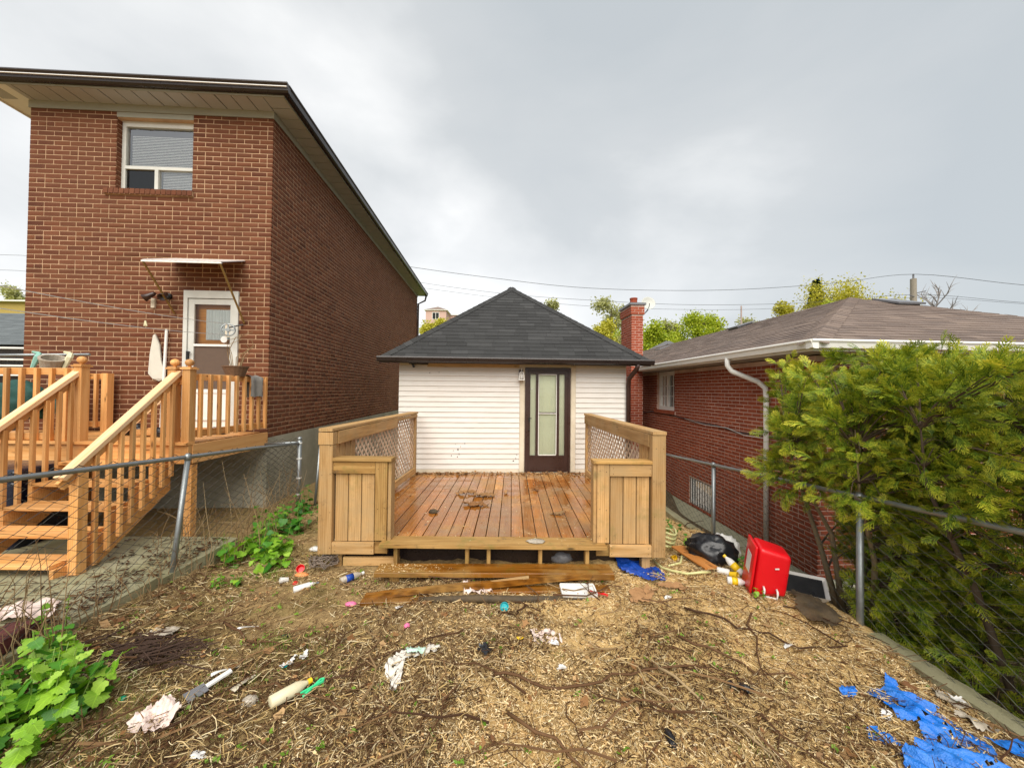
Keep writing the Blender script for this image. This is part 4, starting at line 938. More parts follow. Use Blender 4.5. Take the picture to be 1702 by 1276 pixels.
board('ground_board', st(-.55, 3.62, -.01), st(.95, 3.66, 0), .12, .04, M_WOOD_S, ST)
MB().tube([st(-.82, 3.44, .0), st(-.3, 3.46, .01), st(.1, 3.47, .0), st(.5, 3.50, -.01), st(.75, 3.5, -.03)], [.03, .034, .032, .03, .02], 8).build('charred_pole', M_RUBBER, ST, smooth=True)

# ================================================================== left neighbour's deck and stairs
ND = thing('neighbour_deck', 'orange stained wooden deck with baluster railing at the brown brick house', 'deck', (-4.6, 4.7, 0))
def nd(x, y, z): return (x + 4.6, y - 4.7, z)
NZ = 1.20; NY = 4.70
y = NY + .07
while y < 6.02:
    board('floor_board', nd(-7.6, y, NZ - .018), nd(-3.985 + (y - NY) * .03, y, NZ - .018 + random.uniform(-.002, .002)), .134, .034, M_WOOD_N, ND); y += .14
board('fascia', nd(-7.6, NY - .03, NZ - .13), nd(-3.95, NY - .03, NZ - .13), .036, .235, M_WOOD_N, ND)
board('edge_board', nd(-7.6, NY - .045, NZ + .002), nd(-3.93, NY - .045, NZ + .002), .12, .034, M_WOOD_N, ND)
board('fascia', nd(-3.945, NY - .01, NZ - .13), nd(-3.90, 6.05, NZ - .13), .036, .235, M_WOOD_N, ND)
board('support_post', nd(-3.99, NY + .04, -.1), nd(-3.99, NY + .04, NZ - .26), .09, .09, M_WOOD_N, ND, up=(0, 1, 0))
board('support_post', nd(-5.6, NY + .3, -.1), nd(-5.6, NY + .3, NZ - .26), .09, .09, M_WOOD_N, ND, up=(0, 1, 0))
def newel(x, y, z0, z1, ball=True):
    p = board('newel_post', nd(x, y, z0), nd(x, y, z1), .098, .098, M_WOOD_N, ND, up=(0, 1, 0))
    if ball:
        MB().box((-.065, -.065, 0), (.065, .065, .02)).box((-.05, -.05, .02), (.05, .05, .032)).build('cap', M_WOOD_N, ND, nd(x, y, z1))
        MB().lathe([(.02, 0), (.018, .012), (.034, .02), (.046, .038), (.048, .055), (.042, .075), (.026, .09), (.008, .096)], (0, 0, 0), 16).build('ball', M_WOOD_N, ND, nd(x, y, z1 + .032), smooth=True)
P3, P2, P1 = -3.985, -4.165, -5.315
newel(P3, NY - .02, NZ - .24, 2.11); newel(P2, NY - .02, NZ + .0, 2.11); newel(P1, NY - .02, NZ, 2.13)
board('spacer', nd(P2 + .05, NY - .0, 1.98), nd(P3 - .05, NY - .0, 1.98), .04, .12, M_WOOD_N, ND)
def balustrade(p0, p1, z0, z1, n, skip_ends=.1):
    p0, p1 = Vector(p0), Vector(p1); d = (p1 - p0).normalized(); nrm = Vector((d.y, -d.x, 0))
    board('top_rail', nd(p0.x, p0.y, z1 - .02), nd(p1.x, p1.y, z1 - .02), .04, .085, M_WOOD_N, ND, up=(0, 0, 1))
    board('low_rail', nd(p0.x, p0.y, z0 + .05), nd(p1.x, p1.y, z0 + .05), .04, .085, M_WOOD_N, ND, up=(0, 0, 1))
    L = (p1 - p0).length
    for k in range(n):
        q = p0 + d * (L * (k + .5) / n) + nrm * .042
        o = board('baluster', nd(q.x, q.y, z0 - .0), nd(q.x, q.y, z1 + .018), .042, .042, M_WOOD_N, ND, up=(0, 1, 0))
balustrade((P3, NY + .03, 0), (-3.91, 6.03, 0), NZ + .06, 2.04, 9)
balustrade((-7.4, NY - .01, 0), (P1 - .05, NY - .01, 0), NZ + .02, 2.09, 11)
balustrade((-6.85, 5.85, 0), (-6.30, 5.85, 0), NZ + .06, 2.06, 4)
board('newel_post', nd(-6.24, 5.85, NZ), nd(-6.24, 5.85, 2.09), .098, .098, M_WOOD_N, ND, up=(0, 1, 0))
# stairs (one structure with the deck): treads, stringers, sloping handrails with balusters
S0 = NZ; rise, run = .19, .232
xs0, xs1 = -5.25, -4.20
for k in range(1, 7):
    z = S0 - rise * k; y = NY - .06 - run * (k - 1) - run / 2
    if z < .1: break
    board('tread', nd(xs0, y - .055, z - .018), nd(xs1, y - .055, z - .018), .125, .036, M_WOOD_N, ND); board('tread', nd(xs0, y + .075, z - .018), nd(xs1, y + .075, z - .018), .125, .036, M_WOOD_N, ND)
for x in (xs0 - .02, (xs0 + xs1) / 2, xs1 + .02):
    prof = []; y = NY - .05; z = S0 - rise
    prof.append((y, z + .12 if x != (xs0 + xs1) / 2 else z - .04))
    for k in range(1, 6):
        yy = NY - .06 - run * k; zz = S0 - rise * k
        prof += [(yy + .0, zz - .038), (yy + .0, zz - rise - .038)]
    prof += [(prof[-1][0] - .12, prof[-1][1]), (prof[-1][0] - .12, .02), (prof[-1][0] + .1, .02), (NY - .05, S0 - .62)]
    if x != (xs0 + xs1) / 2:
        prof = [(NY - .05, S0 - .06), (NY - .06 - run * 5.6, S0 - rise * 5.6 - .02), (NY - .06 - run * 5.6, .02), (NY - .06 - run * 4.5, .02), (NY - .05, S0 - .5)]
        prof2 = [(NY - .05, S0 - rise - .05)]
        for k in range(1, 6):
            yy = NY - .06 - run * k; zz = S0 - rise * k
            prof2 += [(yy, zz - .04), (yy, zz - rise - .04)]
        prof = prof2 + [(prof2[-1][0] - .02, .02), (prof2[-1][0] + .25, .02), (NY - .05, S0 - .56)]
        MB().prism([nd(x - .019, a, b) for a, b in prof], (.038, 0, 0)).build('stringer', M_WOOD_N, ND)
sl = rise / run
for x, w in ((xs0 - .09, .0), (xs1 + .085, .0)):
    top = Vector((x, NY - .03, 2.075)); bot = Vector((x, NY - .03 - 1.2, 2.075 - 1.2 * .86))
    board('handrail', nd(*top), nd(*bot), .10, .045, M_WOOD_H, ND); board('sub_rail', nd(top.x, top.y, top.z - .07), nd(bot.x, bot.y, bot.z - .07), .038, .085, M_WOOD_N, ND)
    for k in range(9):
        yy = NY - .13 - k * .118; zt = 2.075 - (NY - .03 - yy) * .86 - .06; zb_ = max(.12, S0 - .24 - (NY - .06 - yy) * sl - .08)
        if k == 8: board('stair_post', nd(x, yy, max(.1, zb_ - .2)), nd(x, yy, zt), .09, .09, M_WOOD_N, ND, up=(0, 1, 0)); continue
        board('baluster', nd(x + (.03 if x > -4.7 else .03), yy, zb_), nd(x + .03, yy, zt), .038, .038, M_WOOD_N, ND, up=(0, 1, 0))

# ================================================================== chain link fences
def mesh_wires(mb, p0, p1, z0, z1, pitch=.082, r=.0034, over=.035):
    """woven diamonds between two ground points; z0/z1 are (start, end) heights"""
    p0, p1 = Vector((*p0, 0)), Vector((*p1, 0)); d = p1 - p0; L = d.length; d.normalize(); nn = Vector((-d.y, d.x, 0))
    k = 0; s = 0.0
    while s < L:
        f = s / L; za = z0[0] + (z0[1] - z0[0]) * f; zb = z1[0] + (z1[1] - z1[0]) * f + over
        n = int((zb - za) / (pitch * .5)); pts = []
        for j in range(n + 1):
            z = za + (zb - za) * j / n; e = pitch * .5 * (1 if (j + k) % 2 else -1)
            sag = .02 * math.sin(s * 2.1 + z * 3)
            pts.append(p0 + d * (s + e * .98) + nn * (sag + .004 * (1 if j % 2 else -1)) + Vector((0, 0, z)))
        mb.tube(pts, r, 4, cap=False); s += pitch; k += 1
FL_ = thing('chain_link_fence', 'sagging chain link fence on the left between the yard and the orange stairs', 'fence', (-3.3, 3.5, 0))
def fl(x, y, z): return (x + 3.3, y - 3.5, z)
def rz_l(y): return 1.285 - (y - 2.44) * .0725
MB().tube([fl(-3.30, 1.0, rz_l(1.0)), fl(-3.30, 2.44, rz_l(2.44)), fl(-3.31, 3.88, rz_l(3.88)), fl(-3.30, 4.9, rz_l(4.9) + .012), fl(-3.30, 5.90, rz_l(5.9))], .021, 10).build('top_rail', M_GALV, FL_, smooth=True)
MB().tube([fl(-3.27, 3.66, -.2), fl(-3.30, 3.88, rz_l(3.88) - .01)], .024, 10).lathe([(.03, -.03), (.031, 0), (.03, .02), (.012, .04)], fl(-3.30, 3.88, rz_l(3.88)), 10).build('post', M_GALV, FL_, smooth=True)
MB().tube([fl(-3.30, 5.92, -.2), fl(-3.30, 5.92, 1.10)], .033, 10).lathe([(.036, 0), (.034, .03), (.01, .05)], fl(-3.30, 5.92, 1.09), 10).build('post', M_GALV, FL_, smooth=True)
MB().tube([fl(-3.12, 6.05, -.1), fl(-3.08, 6.12, .95)], .02, 8).build('spare_post', M_GALV, FL_, smooth=True)
MB().tube([fl(-3.28, 1.4, -.2), fl(-3.30, 1.4, rz_l(1.4))], .024, 10).build('post', M_GALV, FL_, smooth=True)
MB().tube([fl(-3.33, 5.9, 1.05), fl(-3.95, 6.0, 1.0)], .018, 8).build('return_rail', M_GALV, FL_, smooth=True)
for z in (.25, .5, .8, 1.04): MB().lathe([(.038, -.01), (.04, 0), (.038, .01)], fl(-3.30, 5.92, z), 10).build('tension_band', M_WHITE, FL_)
mb = MB(); mesh_wires(mb, (-.02, -2.4), (-.02, 2.4), (.06, .12), (rz_l(1.1), rz_l(5.9)))
mesh_wires(mb, (-.02, 2.42), (-.62, 2.5), (.15, .2), (1.08, 1.03))
tag(mb.build('wire_mesh', M_WIRE, FL_, fix=False), kind='stuff')
FR = thing('chain_link_fence', 'chain link fence on the right along the mossy kerb, half hidden by the cedar', 'fence', (2.9, 3.5, 0))
def fr(x, y, z): return (x - 2.9, y - 3.5, z)
def fx(y): return 2.95 - (y - 2.1) * .045
def rz_r(y): return 1.12 - (y - 2.1) * .072
MB().tube([fr(fx(y), y, rz_r(y)) for y in (1.2, 2.1, 3.2, 4.2, 5.3, 6.4, 7.4)], .020, 10).build('top_rail', M_GALV, FR, smooth=True)
for y in (3.17, 5.28, 7.3):
    MB().tube([fr(fx(y), y + .0, -.75), fr(fx(y) + .005, y, rz_r(y) - .02)], .026, 10).lathe([(.032, -.03), (.033, 0), (.03, .02), (.012, .035)], fr(fx(y), y, rz_r(y)), 10).build('post', M_GALV, FR, smooth=True)
MB().tube([fr(fx(1.25), 1.25, -.7), fr(fx(1.25), 1.25, rz_r(1.25))], .026, 10).build('post', M_GALV, FR, smooth=True)
mb = MB(); mesh_wires(mb, (fx(1.2) - 2.88, -2.3), (fx(7.3) - 2.88, 3.8), (-.10, -.15), (rz_r(1.2), rz_r(7.3)), r=.0025)
tag(mb.build('wire_mesh', M_WIRE2, FR, fix=False), kind='stuff')

# ------------------------------------------------------------------ walkway, kerb
def rough_slab(name, x0, x1, y0, y1, z0, z1, mat, amp=.012, dx=.12, slant=0.0):
    nx_, ny_ = max(2, int((x1 - x0) / dx)), max(2, int((y1 - y0) / dx)); mb = MB(); ids = {}
    for i in range(nx_ + 1):
        for j in range(ny_ + 1):
            x = x0 + (x1 - x0) * i / nx_; y = y0 + (y1 - y0) * j / ny_; x -= slant * (y - 2.1)
            e = amp * (noise.noise(Vector((x * 5, y * 5, 3))) + .5 * noise.noise(Vector((x * 17, y * 17, 1))))
            edge = i in (0, nx_); ids[i, j] = len(mb.v)
            mb.v.append((x + (amp * 1.5 * noise.noise(Vector((x, y * 9, 8))) if edge else 0), y, z1 + e - (amp * .6 if edge else 0)))
    for i in range(nx_):
        for j in range(ny_): mb.f.append((ids[i, j], ids[i + 1, j], ids[i + 1, j + 1], ids[i, j + 1]))
    def skirt(seq):
        b = len(mb.v)
        for k in seq: x, y, z = mb.v[k]; mb.v.append((x, y, z0))
        for a in range(len(seq) - 1): mb.f.append((seq[a], seq[a + 1], b + a + 1, b + a))
    skirt([ids[0, j] for j in range(ny_ + 1)]); skirt([ids[nx_, j] for j in range(ny_ + 1)]); skirt([ids[i, 0] for i in range(nx_ + 1)]); skirt([ids[i, ny_] for i in range(nx_ + 1)])
    o = mb.build(name, mat, smooth=False); return tag(o, kind='structure')
rough_slab('walkway', -5.6, FX_L + .02, 1.0, 3.55, -.3, .135, M_CONC_G)
rough_slab('walkway', -5.6, FX_L + .03, 3.57, 4.55, -.3, .11, M_CONC_G)
rough_slab('kerb', 2.875, 3.02, 1.0, 3.05, -.9, .0, M_CONC_G, .010, .05, .045)
rough_slab('kerb', 2.885, 3.015, 3.06, 5.2, -.9, -.03, M_CONC_G, .012, .05, .045)
rough_slab('kerb', 2.885, 3.015, 5.21, 7.5, -.9, -.16, M_CONC_G, .012, .05, .045)
rough_slab('alley_paving', 3.10, 3.75, 1.0, 4.6, -.9, -.635, M_CONC_P, .012)

# ================================================================== vegetation helpers
def rot_frames(dirs, ups):
    x = dirs / np.linalg.norm(dirs, axis=1, keepdims=True); z = ups - x * np.sum(ups * x, 1, keepdims=True)
    z = z / np.maximum(np.linalg.norm(z, axis=1, keepdims=True), 1e-6); y = np.cross(z, x); return np.stack([x, y, z], 2)
def scatter_mesh(name, tv, tf, P, Rm, S, mat, parent=None, tips=None, tipscale=None):
    """many copies of one small template in one mesh"""
    n, k = len(P), len(tv)
    V = np.einsum('nij,kj->nki', Rm, tv) * S[:, None, None] + P[:, None, :]
    Fq = (np.asarray(tf)[None] + (np.arange(n) * k)[:, None, None]).reshape(-1, len(tf[0]))
    me = np_mesh(name, V.reshape(-1, 3), Fq, mat)
    if tips is not None:
        a = me.attributes.new('tip', 'FLOAT', 'POINT'); tt = np.tile(tips, n)
        if tipscale is not None: tt = tt * np.repeat(tipscale, k)
        a.data.foreach_set('value', tt.astype(np.float32))
    return link(name, me, parent)
def unit(n):
    v = rng.normal(size=(n, 3)); return v / np.linalg.norm(v, axis=1, keepdims=True)

LEAFQ_V = np.array([(0, 0, 0), (.5, -.32, .06), (1, 0, 0), (.5, .32, .06)]); LEAFQ_F = [(0, 1, 2, 3)]
def limbs(mb, base, height, spread, n, r0, lean=0.1, tips=None, sub=3, up=.55, first=.3):
    """trunk with limbs and twigs; returns the points where leaves sit"""
    tips = [] if tips is None else tips
    b = Vector(base); top = b + Vector((random.uniform(-lean, lean) * height, random.uniform(-lean, lean) * height, height))
    pts = []
    for k in range(7):
        f = k / 6; pts.append(b.lerp(top, f) + Vector((random.gauss(0, .02), random.gauss(0, .02), 0)) * height * (f > 0))
    mb.tube(pts, [r0 * (1 - .85 * k / 6) for k in range(7)], 7)
    for i in range(n):
        f = first + (0.97 - first) * (i + random.random()) / n; seg = min(5, int(f * 6)); p = pts[seg].lerp(pts[seg + 1], f * 6 - seg)
        a = random.uniform(0, 6.283); L = spread * (1.15 - .75 * abs(f - .45)) * random.uniform(.6, 1.1)
        d = Vector((math.cos(a), math.sin(a), random.uniform(up * .5, up * 1.5))).normalized(); q = p + d * L
        mid = p.lerp(q, .5) + Vector((random.gauss(0, .07), random.gauss(0, .07), .06)) * L
        mb.tube([p, mid, q], [r0 * .38 * (1 - f * .5), r0 * .22, r0 * .05], 5); tips += [mid.lerp(q, .3), q]
        for j in range(sub):
            g = random.uniform(.3, 1); s = p.lerp(mid, g * 2) if g < .5 else mid.lerp(q, g * 2 - 1)
            e = s + (d + Vector((random.gauss(0, .7), random.gauss(0, .7), random.uniform(-.1, .8)))).normalized() * L * random.uniform(.25, .5)
            mb.tube([s, s.lerp(e, .5) + Vector((0, 0, .03 * L)), e], [r0 * .12, r0 * .07, r0 * .025], 4); tips += [s.lerp(e, .6), e]
    tips.append(top); return tips
def tree(name, label, group, x, y, z, height, spread, nl, mat, leaves, leaf=.2, r0=None, cl=.55, bark=M_BARKD, bare=False, cat='tree', up=.55, first=.3):
    t_ = thing(name, label, cat, (x, y, z), 0, group); mb = MB()
    tips = limbs(mb, (0, 0, 0), height, spread, nl, r0 or height * .022, tips=[], sub=6 if bare else 4, up=up, first=first)
    mb.build('trunk', bark, t_)
    if leaves:
        leaves = int(leaves * 6.5); T = np.array([tuple(v) for v in tips]); idx = rng.integers(0, len(T), leaves)
        P = T[idx] + rng.normal(size=(leaves, 3)) * cl * spread * .28
        D = unit(leaves); U = unit(leaves) + np.array([0, 0, .8])
        tag(scatter_mesh('crown', LEAFQ_V, LEAFQ_F, P, rot_frames(D, U), leaf * 1.2 * rng.uniform(.55, 1.25, leaves), mat, t_), kind=None)
    return t_
def fwd(u, Y): return (u - 851) / 630 * Y
def zat(v, Y): return CAM_Z + (648 - v) / 630 * Y

# ------------------------------------------------------------------ what stands behind the houses
BG = 'spring trees on the slope behind the houses'
def bt(name, label, u, v, wpx, Y, mat, leaves, leaf=.2, frac=.42, **k):
    x = fwd(u, Y); zt = zat(v, Y); z0 = gz(x, Y) - .3; h = zt - z0
    return tree(name, label, BG, x, Y, z0, h * .88, wpx * frac / 630 * Y, k.pop('nl', 16), mat, leaves, leaf, **k)
bt('birch_tree', 'small leafy tree whose top shows just right of the pyramid roof peak', 905, 478, 46, 45, M_SPRING3, 900, .26)
bt('leafy_tree', 'pale loose tree with a dark trunk left of the brick chimney', 1012, 486, 84, 40, M_SPRING3, 1500, .2, cl=.5)
bt('bushy_tree', 'low ochre bush right above the shed roof, left of the chimney', 996, 532, 70, 37, M_SPRING1, 1500, .22)
bt('bushy_tree', 'bright green bushy tree directly right of the brick chimney', 1092, 535, 80, 36, M_SPRING2, 2600, .2)
bt('leafy_tree', 'rounded yellow green tree midway between the chimney and the bungalow ridge', 1160, 510, 88, 41, M_SPRING2, 2000, .22)
bt('leafy_tree', 'pale green tree top close above the bright bush right of the chimney', 1118, 520, 56, 46, M_SPRING3, 900, .24)
bt('bushy_tree', 'low olive bush where the bungalow roof begins behind the gable', 1178, 548, 56, 36, M_SPRING1, 900, .2)
bt('leafy_tree', 'thin distant tree beside the slim pole above the bungalow roof', 1245, 515, 56, 58, M_SPRING3, 500, .3)
bt('leafy_tree', 'yellow green tree left of the dark spruce', 1312, 494, 70, 42, M_SPRING1, 1500, .22)
bt('bushy_tree', 'lime green tree in front of the dark spruce', 1374, 478, 66, 38, M_SPRING2, 2000, .2)
bt('leafy_tree', 'wide airy yellow tree behind the bungalow ridge, left of the utility pole', 1428, 462, 150, 42, M_SPRING1, 3000, .2, nl=22)
bt('leafy_tree', 'small yellow tree between the spruce and the wide yellow tree', 1408, 470, 74, 44, M_SPRING1, 1300, .2)
bt('bare_tree', 'leafless tree right of the utility pole', 1572, 444, 110, 45, M_SPRING3, 0, nl=26, bare=True, bark=plain('grey_twigs', lin('8f8a86'), .9), up=.9, first=.2)
bt('leafy_tree', 'yellow tree below the pink house on the hill', 728, 532, 60, 60, M_SPRING1, 1500, .3)
bt('leafy_tree', 'pale green tree peeping out left of the brown brick house', 30, 462, 60, 38, M_SPRING3, 1300, .2)
bt('bushy_tree', 'low green trees filling the gap between the two houses far behind', 1060, 566, 150, 48, M_SPRING2, 2500, .3)
# spruce
xs_ = fwd(1357, 50); zt = zat(460, 50); SPR = thing('spruce_tree', 'dark pointed spruce rising above the yellow trees', 'tree', (xs_, 50, gz(xs_, 50) - .2), 0, BG); hS = zt - gz(xs_, 50) + .2
MB().tube([(0, 0, 0), (0, 0, hS)], [.22, .02], 7).build('trunk', M_BARKD, SPR)
n = 9000; f = rng.uniform(0.25, 1, n) ** .8; lay = f; rad = (1 - lay) * 3.6 * rng.uniform(.2, 1, n) ** .6 + .05; an = rng.uniform(0, 6.283, n)
P = np.stack([np.cos(an) * rad, np.sin(an) * rad, lay * hS - rad * .25 + rng.normal(0, .06, n)], 1); Dd = np.stack([np.cos(an), np.sin(an), np.full(n, -.2)], 1) + rng.normal(0, .3, (n, 3))
scatter_mesh('crown', LEAFQ_V, LEAFQ_F, P, rot_frames(Dd, np.tile([0, 0, 1.], (n, 1)) + rng.normal(0, .4, (n, 3))), rng.uniform(.25, .5, n), M_SPRUCE, SPR)
def hip_house(name, label, x, y, z0, w, d, h, roofh, wall, roofm, rz=0, gable=False, wins=(), over=.35, group=None):
    t_ = thing(name, label, 'house', (x, y, z0), rz, group)
    MB().box((-w / 2, 0, 0), (w / 2, d, h)).build('wall', wall, t_)
    o = over
    if gable:
        MB().prism([(-w / 2 - o, -o, h - .05), (w / 2 + o, -o, h - .05), (0, -o, h + roofh)], (0, d + 2 * o, 0)).build('roof', roofm, t_)
        MB().bar((-w / 2 - o, -o - .03, h), (0, -o - .03, h + roofh + .05), .06, .22).bar((w / 2 + o, -o - .03, h), (0, -o - .031, h + roofh + .05), .06, .22).build('barge_board', M_GREYP, t_)
    else:
        r = min(w, d) / 2
        MB().add([(-w / 2 - o, -o, h), (w / 2 + o, -o, h), (w / 2 + o, d + o, h), (-w / 2 - o, d + o, h), (-(w / 2 - r), r, h + roofh), ((w / 2 - r) + .01, d - r, h + roofh)], [(0, 1, 5, 4), (1, 2, 5), (2, 3, 4, 5), (3, 0, 4), (3, 2, 1, 0)]).build('roof', roofm, t_)
        MB().box((-w / 2 - o, -o, h - .12), (w / 2 + o, d + o, h - .005)).build('eave', M_WHITE, t_)
    for (a, b, c, e) in wins:
        W_ = MB().box((a, -.06, c), (b, .02, e)).build('window', M_WHITE, t_)
        k = (a + b) / 2; MB().box((a + .1, -.07, c + .1), (k - .05, -.055, e - .1)).build('pane', M_DARK, W_); MB().box((k + .05, -.07, c + .1), (b - .1, -.055, e - .1)).build('pane', M_DARK, W_)
    return t_
Yh = 90.0; xh = fwd(723, Yh)
hip_house('hill_house', 'pink stucco house with hip roof high on the hill beside the brown brick house', xh, Yh, 9.0, 4.9, 5, zat(516, Yh) - 9.0, 1.3, M_PINKW, M_SHING_B, wins=[(-.9, .8, zat(532, Yh) - 9.0, zat(520, Yh) - 9.0)])
hip_house('hill_house', 'flat roofed beige house right of the pink hill house', fwd(752, 96), 96, 9, 3.4, 6, zat(524, 96) - 9, .25, M_PINKW, M_SHING_G)
hip_house('grey_house', 'small grey gabled house behind the chimney at the end of the bungalow roof', fwd(1108, 25), 25, -.6, 1.7, 8, zat(582, 25) + .6, .55, M_GREYP, M_SHING_G, rz=R(-14), gable=True)
GA = thing('garage', 'neighbouring garage with a light grey shingle roof at the left edge of the photo', 'garage', (fwd(45, 13) - 4.2, 13.0, -.1), R(3))
MB().box((-5, 0, 0), (5, 6.4, 3.2)).build('wall', M_BLACKB, GA)
dk_ = MB().add([(-5.4, -.4, 3.36), (5.4, -.4, 3.36), (5.4, 6.8, 3.36), (-5.4, 6.8, 3.36), (-2.4, 3.2, 5.05), (2.4, 3.2, 5.05)], [(0, 1, 5, 4), (1, 2, 5), (2, 3, 4, 5), (3, 0, 4), (3, 2, 1, 0)]).build('roof', M_SHING_G, GA)
shingle_face(GA, dk_, (-5.4, -.4, 3.36), (5.4, -.4, 3.36), (-2.4, 3.2, 5.05), (2.4, 3.2, 5.05), .18, .3, .6, M_SHING_G, 60)
for z in (3.22, 2.83, 2.62, 2.3): MB().box((-5.42, -.46, z), (5.42, -.02, z + .05)).build('white_trim', M_WHITE, GA)
MB().box((-.25, -.2, 0), (.25, .2, .12)).build('roof_vent', M_GREYP, GA, (4.1, 2.0, 4.5), (R(25), 0, 0))
hip_house('ochre_house', 'ochre building with a flat roof far behind the garage at the left edge', fwd(20, 34), 34, -.5, 5, 5, zat(508, 34) + .5, .25, M_YELW, M_SHING_B)
# poles and wires
def wire(name, label, pts, r=.012, grp='overhead utility wires'):
    o = MB()
    P = [Vector((fwd(u, Y), Y, zat(v, Y))) for u, v, Y in pts]; q = []
    for i in range(len(P) - 1):
        p0, p1, p2, p3 = P[max(i - 1, 0)], P[i], P[i + 1], P[min(i + 2, len(P) - 1)]
        for k in range(6):
            s = k / 6; q.append(.5 * ((2 * p1) + (p2 - p0) * s + (2 * p0 - 5 * p1 + 4 * p2 - p3) * s * s + (3 * p1 - p0 - 3 * p2 + p3) * s ** 3))
    q.append(P[-1]); o = o.tube(q, r, 4).build(name, M_CABLE); return tag(o, label, 'wire', grp)
wire('utility_wire', 'topmost overhead wire running to the head of the utility pole', [(500, 418, 25), (690, 446, 25), (820, 462, 25), (955, 475.6, 25), (1100, 479.5, 25), (1240, 476, 25), (1390, 464, 25), (1524, 448, 25), (1702, 464, 25), (1900, 476, 25)], .016)
wire('utility_wire', 'middle overhead wire passing behind the satellite dish', [(600, 452, 25.3), (700, 471, 25.3), (850, 489, 25.3), (1000, 498, 25.3), (1150, 503, 25.3), (1333, 498, 25.3), (1524, 482, 25.3), (1702, 493.5, 25.3), (1900, 502, 25.3)], .013)
wire('utility_wire', 'lowest overhead wire crossing behind the chimney top', [(600, 465, 25.6), (705, 480, 25.6), (850, 497, 25.6), (1000, 508, 25.6), (1180, 511, 25.6), (1333, 505, 25.6), (1524, 487, 25.6), (1702, 495.5, 25.6), (1900, 505, 25.6)], .011)
wire('utility_wire', 'upper of the wires left of the brown brick house', [(-200, 428, 30), (0, 431.5, 30), (60, 434, 30), (300, 450, 30)], .014)
wire('utility_wire', 'lower of the wires left of the brown brick house', [(-200, 455, 30), (0, 457, 30), (60, 460, 30), (300, 472, 30)], .014)
UP = thing('utility_pole', 'grey wooden utility pole behind the bungalow roof', 'utility pole', (fwd(1522, 25), 25.1, -.6))
MB().tube([(0, 0, 0), (0, 0, zat(455, 25) + .6)], [.2, .16], 12).build('pole', M_POLE, UP); MB().tube([(0, 0, zat(455, 25) + .6), (0, 0, zat(448, 25) + .65)], .05, 8).build('insulator', M_GREYP, UP)
MB().tube([(0, -.1, zat(480, 25) + .6), (.5, -.3, zat(477, 25) + .6)], .03, 6).tube([(0, -.1, zat(486, 25) + .6), (-.45, -.2, zat(484, 25) + .6)], .03, 6).build('bracket', M_GREYP, UP)
SPo = thing('slim_pole', 'slim reddish pole far behind the bungalow roof', 'pole', (fwd(1232, 50), 50, 0))
MB().tube([(0, 0, 0), (0, 0, zat(504, 50))], [.12, .09], 8).build('pole', plain('reddish_pole', lin('a8948c'), .8), SPo)

# ------------------------------------------------------------------ cedars behind the right fence
def cedar_mat():
    m = bpy.data.materials.new('cedar_foliage'); m.use_nodes = True; t = m.node_tree; t.nodes.clear()
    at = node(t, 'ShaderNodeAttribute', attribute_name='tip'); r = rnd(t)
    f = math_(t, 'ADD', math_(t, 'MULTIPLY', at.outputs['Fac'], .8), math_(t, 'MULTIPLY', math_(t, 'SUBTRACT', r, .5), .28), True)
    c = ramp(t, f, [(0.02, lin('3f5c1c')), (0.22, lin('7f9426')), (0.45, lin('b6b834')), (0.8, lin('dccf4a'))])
    p = node(t, 'ShaderNodeBsdfPrincipled', {'Base Color': c, 'Roughness': .5, 'Specular IOR Level': .3}); tl = node(t, 'ShaderNodeBsdfTranslucent', {'Color': c})
    mx = node(t, 'ShaderNodeMixShader', {0: .25, 1: p.outputs[0], 2: tl.outputs[0]}); node(t, 'ShaderNodeOutputMaterial', {'Surface': mx.outputs[0]}); return m
M_CEDAR = cedar_mat()
def spray_template(seed):
    r = random.Random(seed); V = []; Fq = []; T = []
    def strip(p, d, L, w, droop, t0, t1):
        b = len(V); s = Vector((-d[1], d[0], 0)); q = Vector(p)
        for k in range(3):
            f = k / 2; c = q + Vector((d[0], d[1], 0)) * L * f + Vector((0, 0, -droop * L * f * f)); ww = w * (1 - .65 * f)
            V.append(tuple(c - s * ww)); V.append(tuple(c + s * ww)); T.extend([t0 + (t1 - t0) * f] * 2)
        Fq.append((b, b + 2, b + 3, b + 1)); Fq.append((b + 2, b + 4, b + 5, b + 3))
    strip((0, 0, 0), (1, 0), 1.0, .018, .28, .1, 1)
    for i in range(8):
        f = .10 + .107 * i
        for sg in (-1, 1):
            a = R(r.uniform(26, 46)) * sg; L = (.46 * (1 - f) + .14) * r.uniform(.75, 1.2)
            p = (f, 0, -.28 * f * f); d = (math.cos(a), math.sin(a)); strip(p, d, L, .024, .3, .1 + .35 * f, .55 + .45 * f)
            a2 = a + R(r.uniform(25, 42)) * r.choice((-1, 1)); h = r.uniform(.3, .6); L2 = L * .5; w = .020
            q = Vector((p[0] + d[0] * L * h, p[1] + d[1] * L * h, p[2] - .3 * L * h * h)); e = q + Vector((math.cos(a2) * L2, math.sin(a2) * L2, -.1 * L2)); sd = Vector((-math.sin(a2), math.cos(a2), 0)) * w
            b = len(V); V.extend([tuple(q - sd), tuple(q + sd), tuple(e + sd * .4), tuple(e - sd * .4)]); T.extend([.3 + .3 * f] * 2 + [.7 + .3 * f] * 2); Fq.append((b, b + 3, b + 2, b + 1))
    return np.array(V), Fq, np.array(T)
SPRAYS = [spray_template(s) for s in (1, 2, 3)]
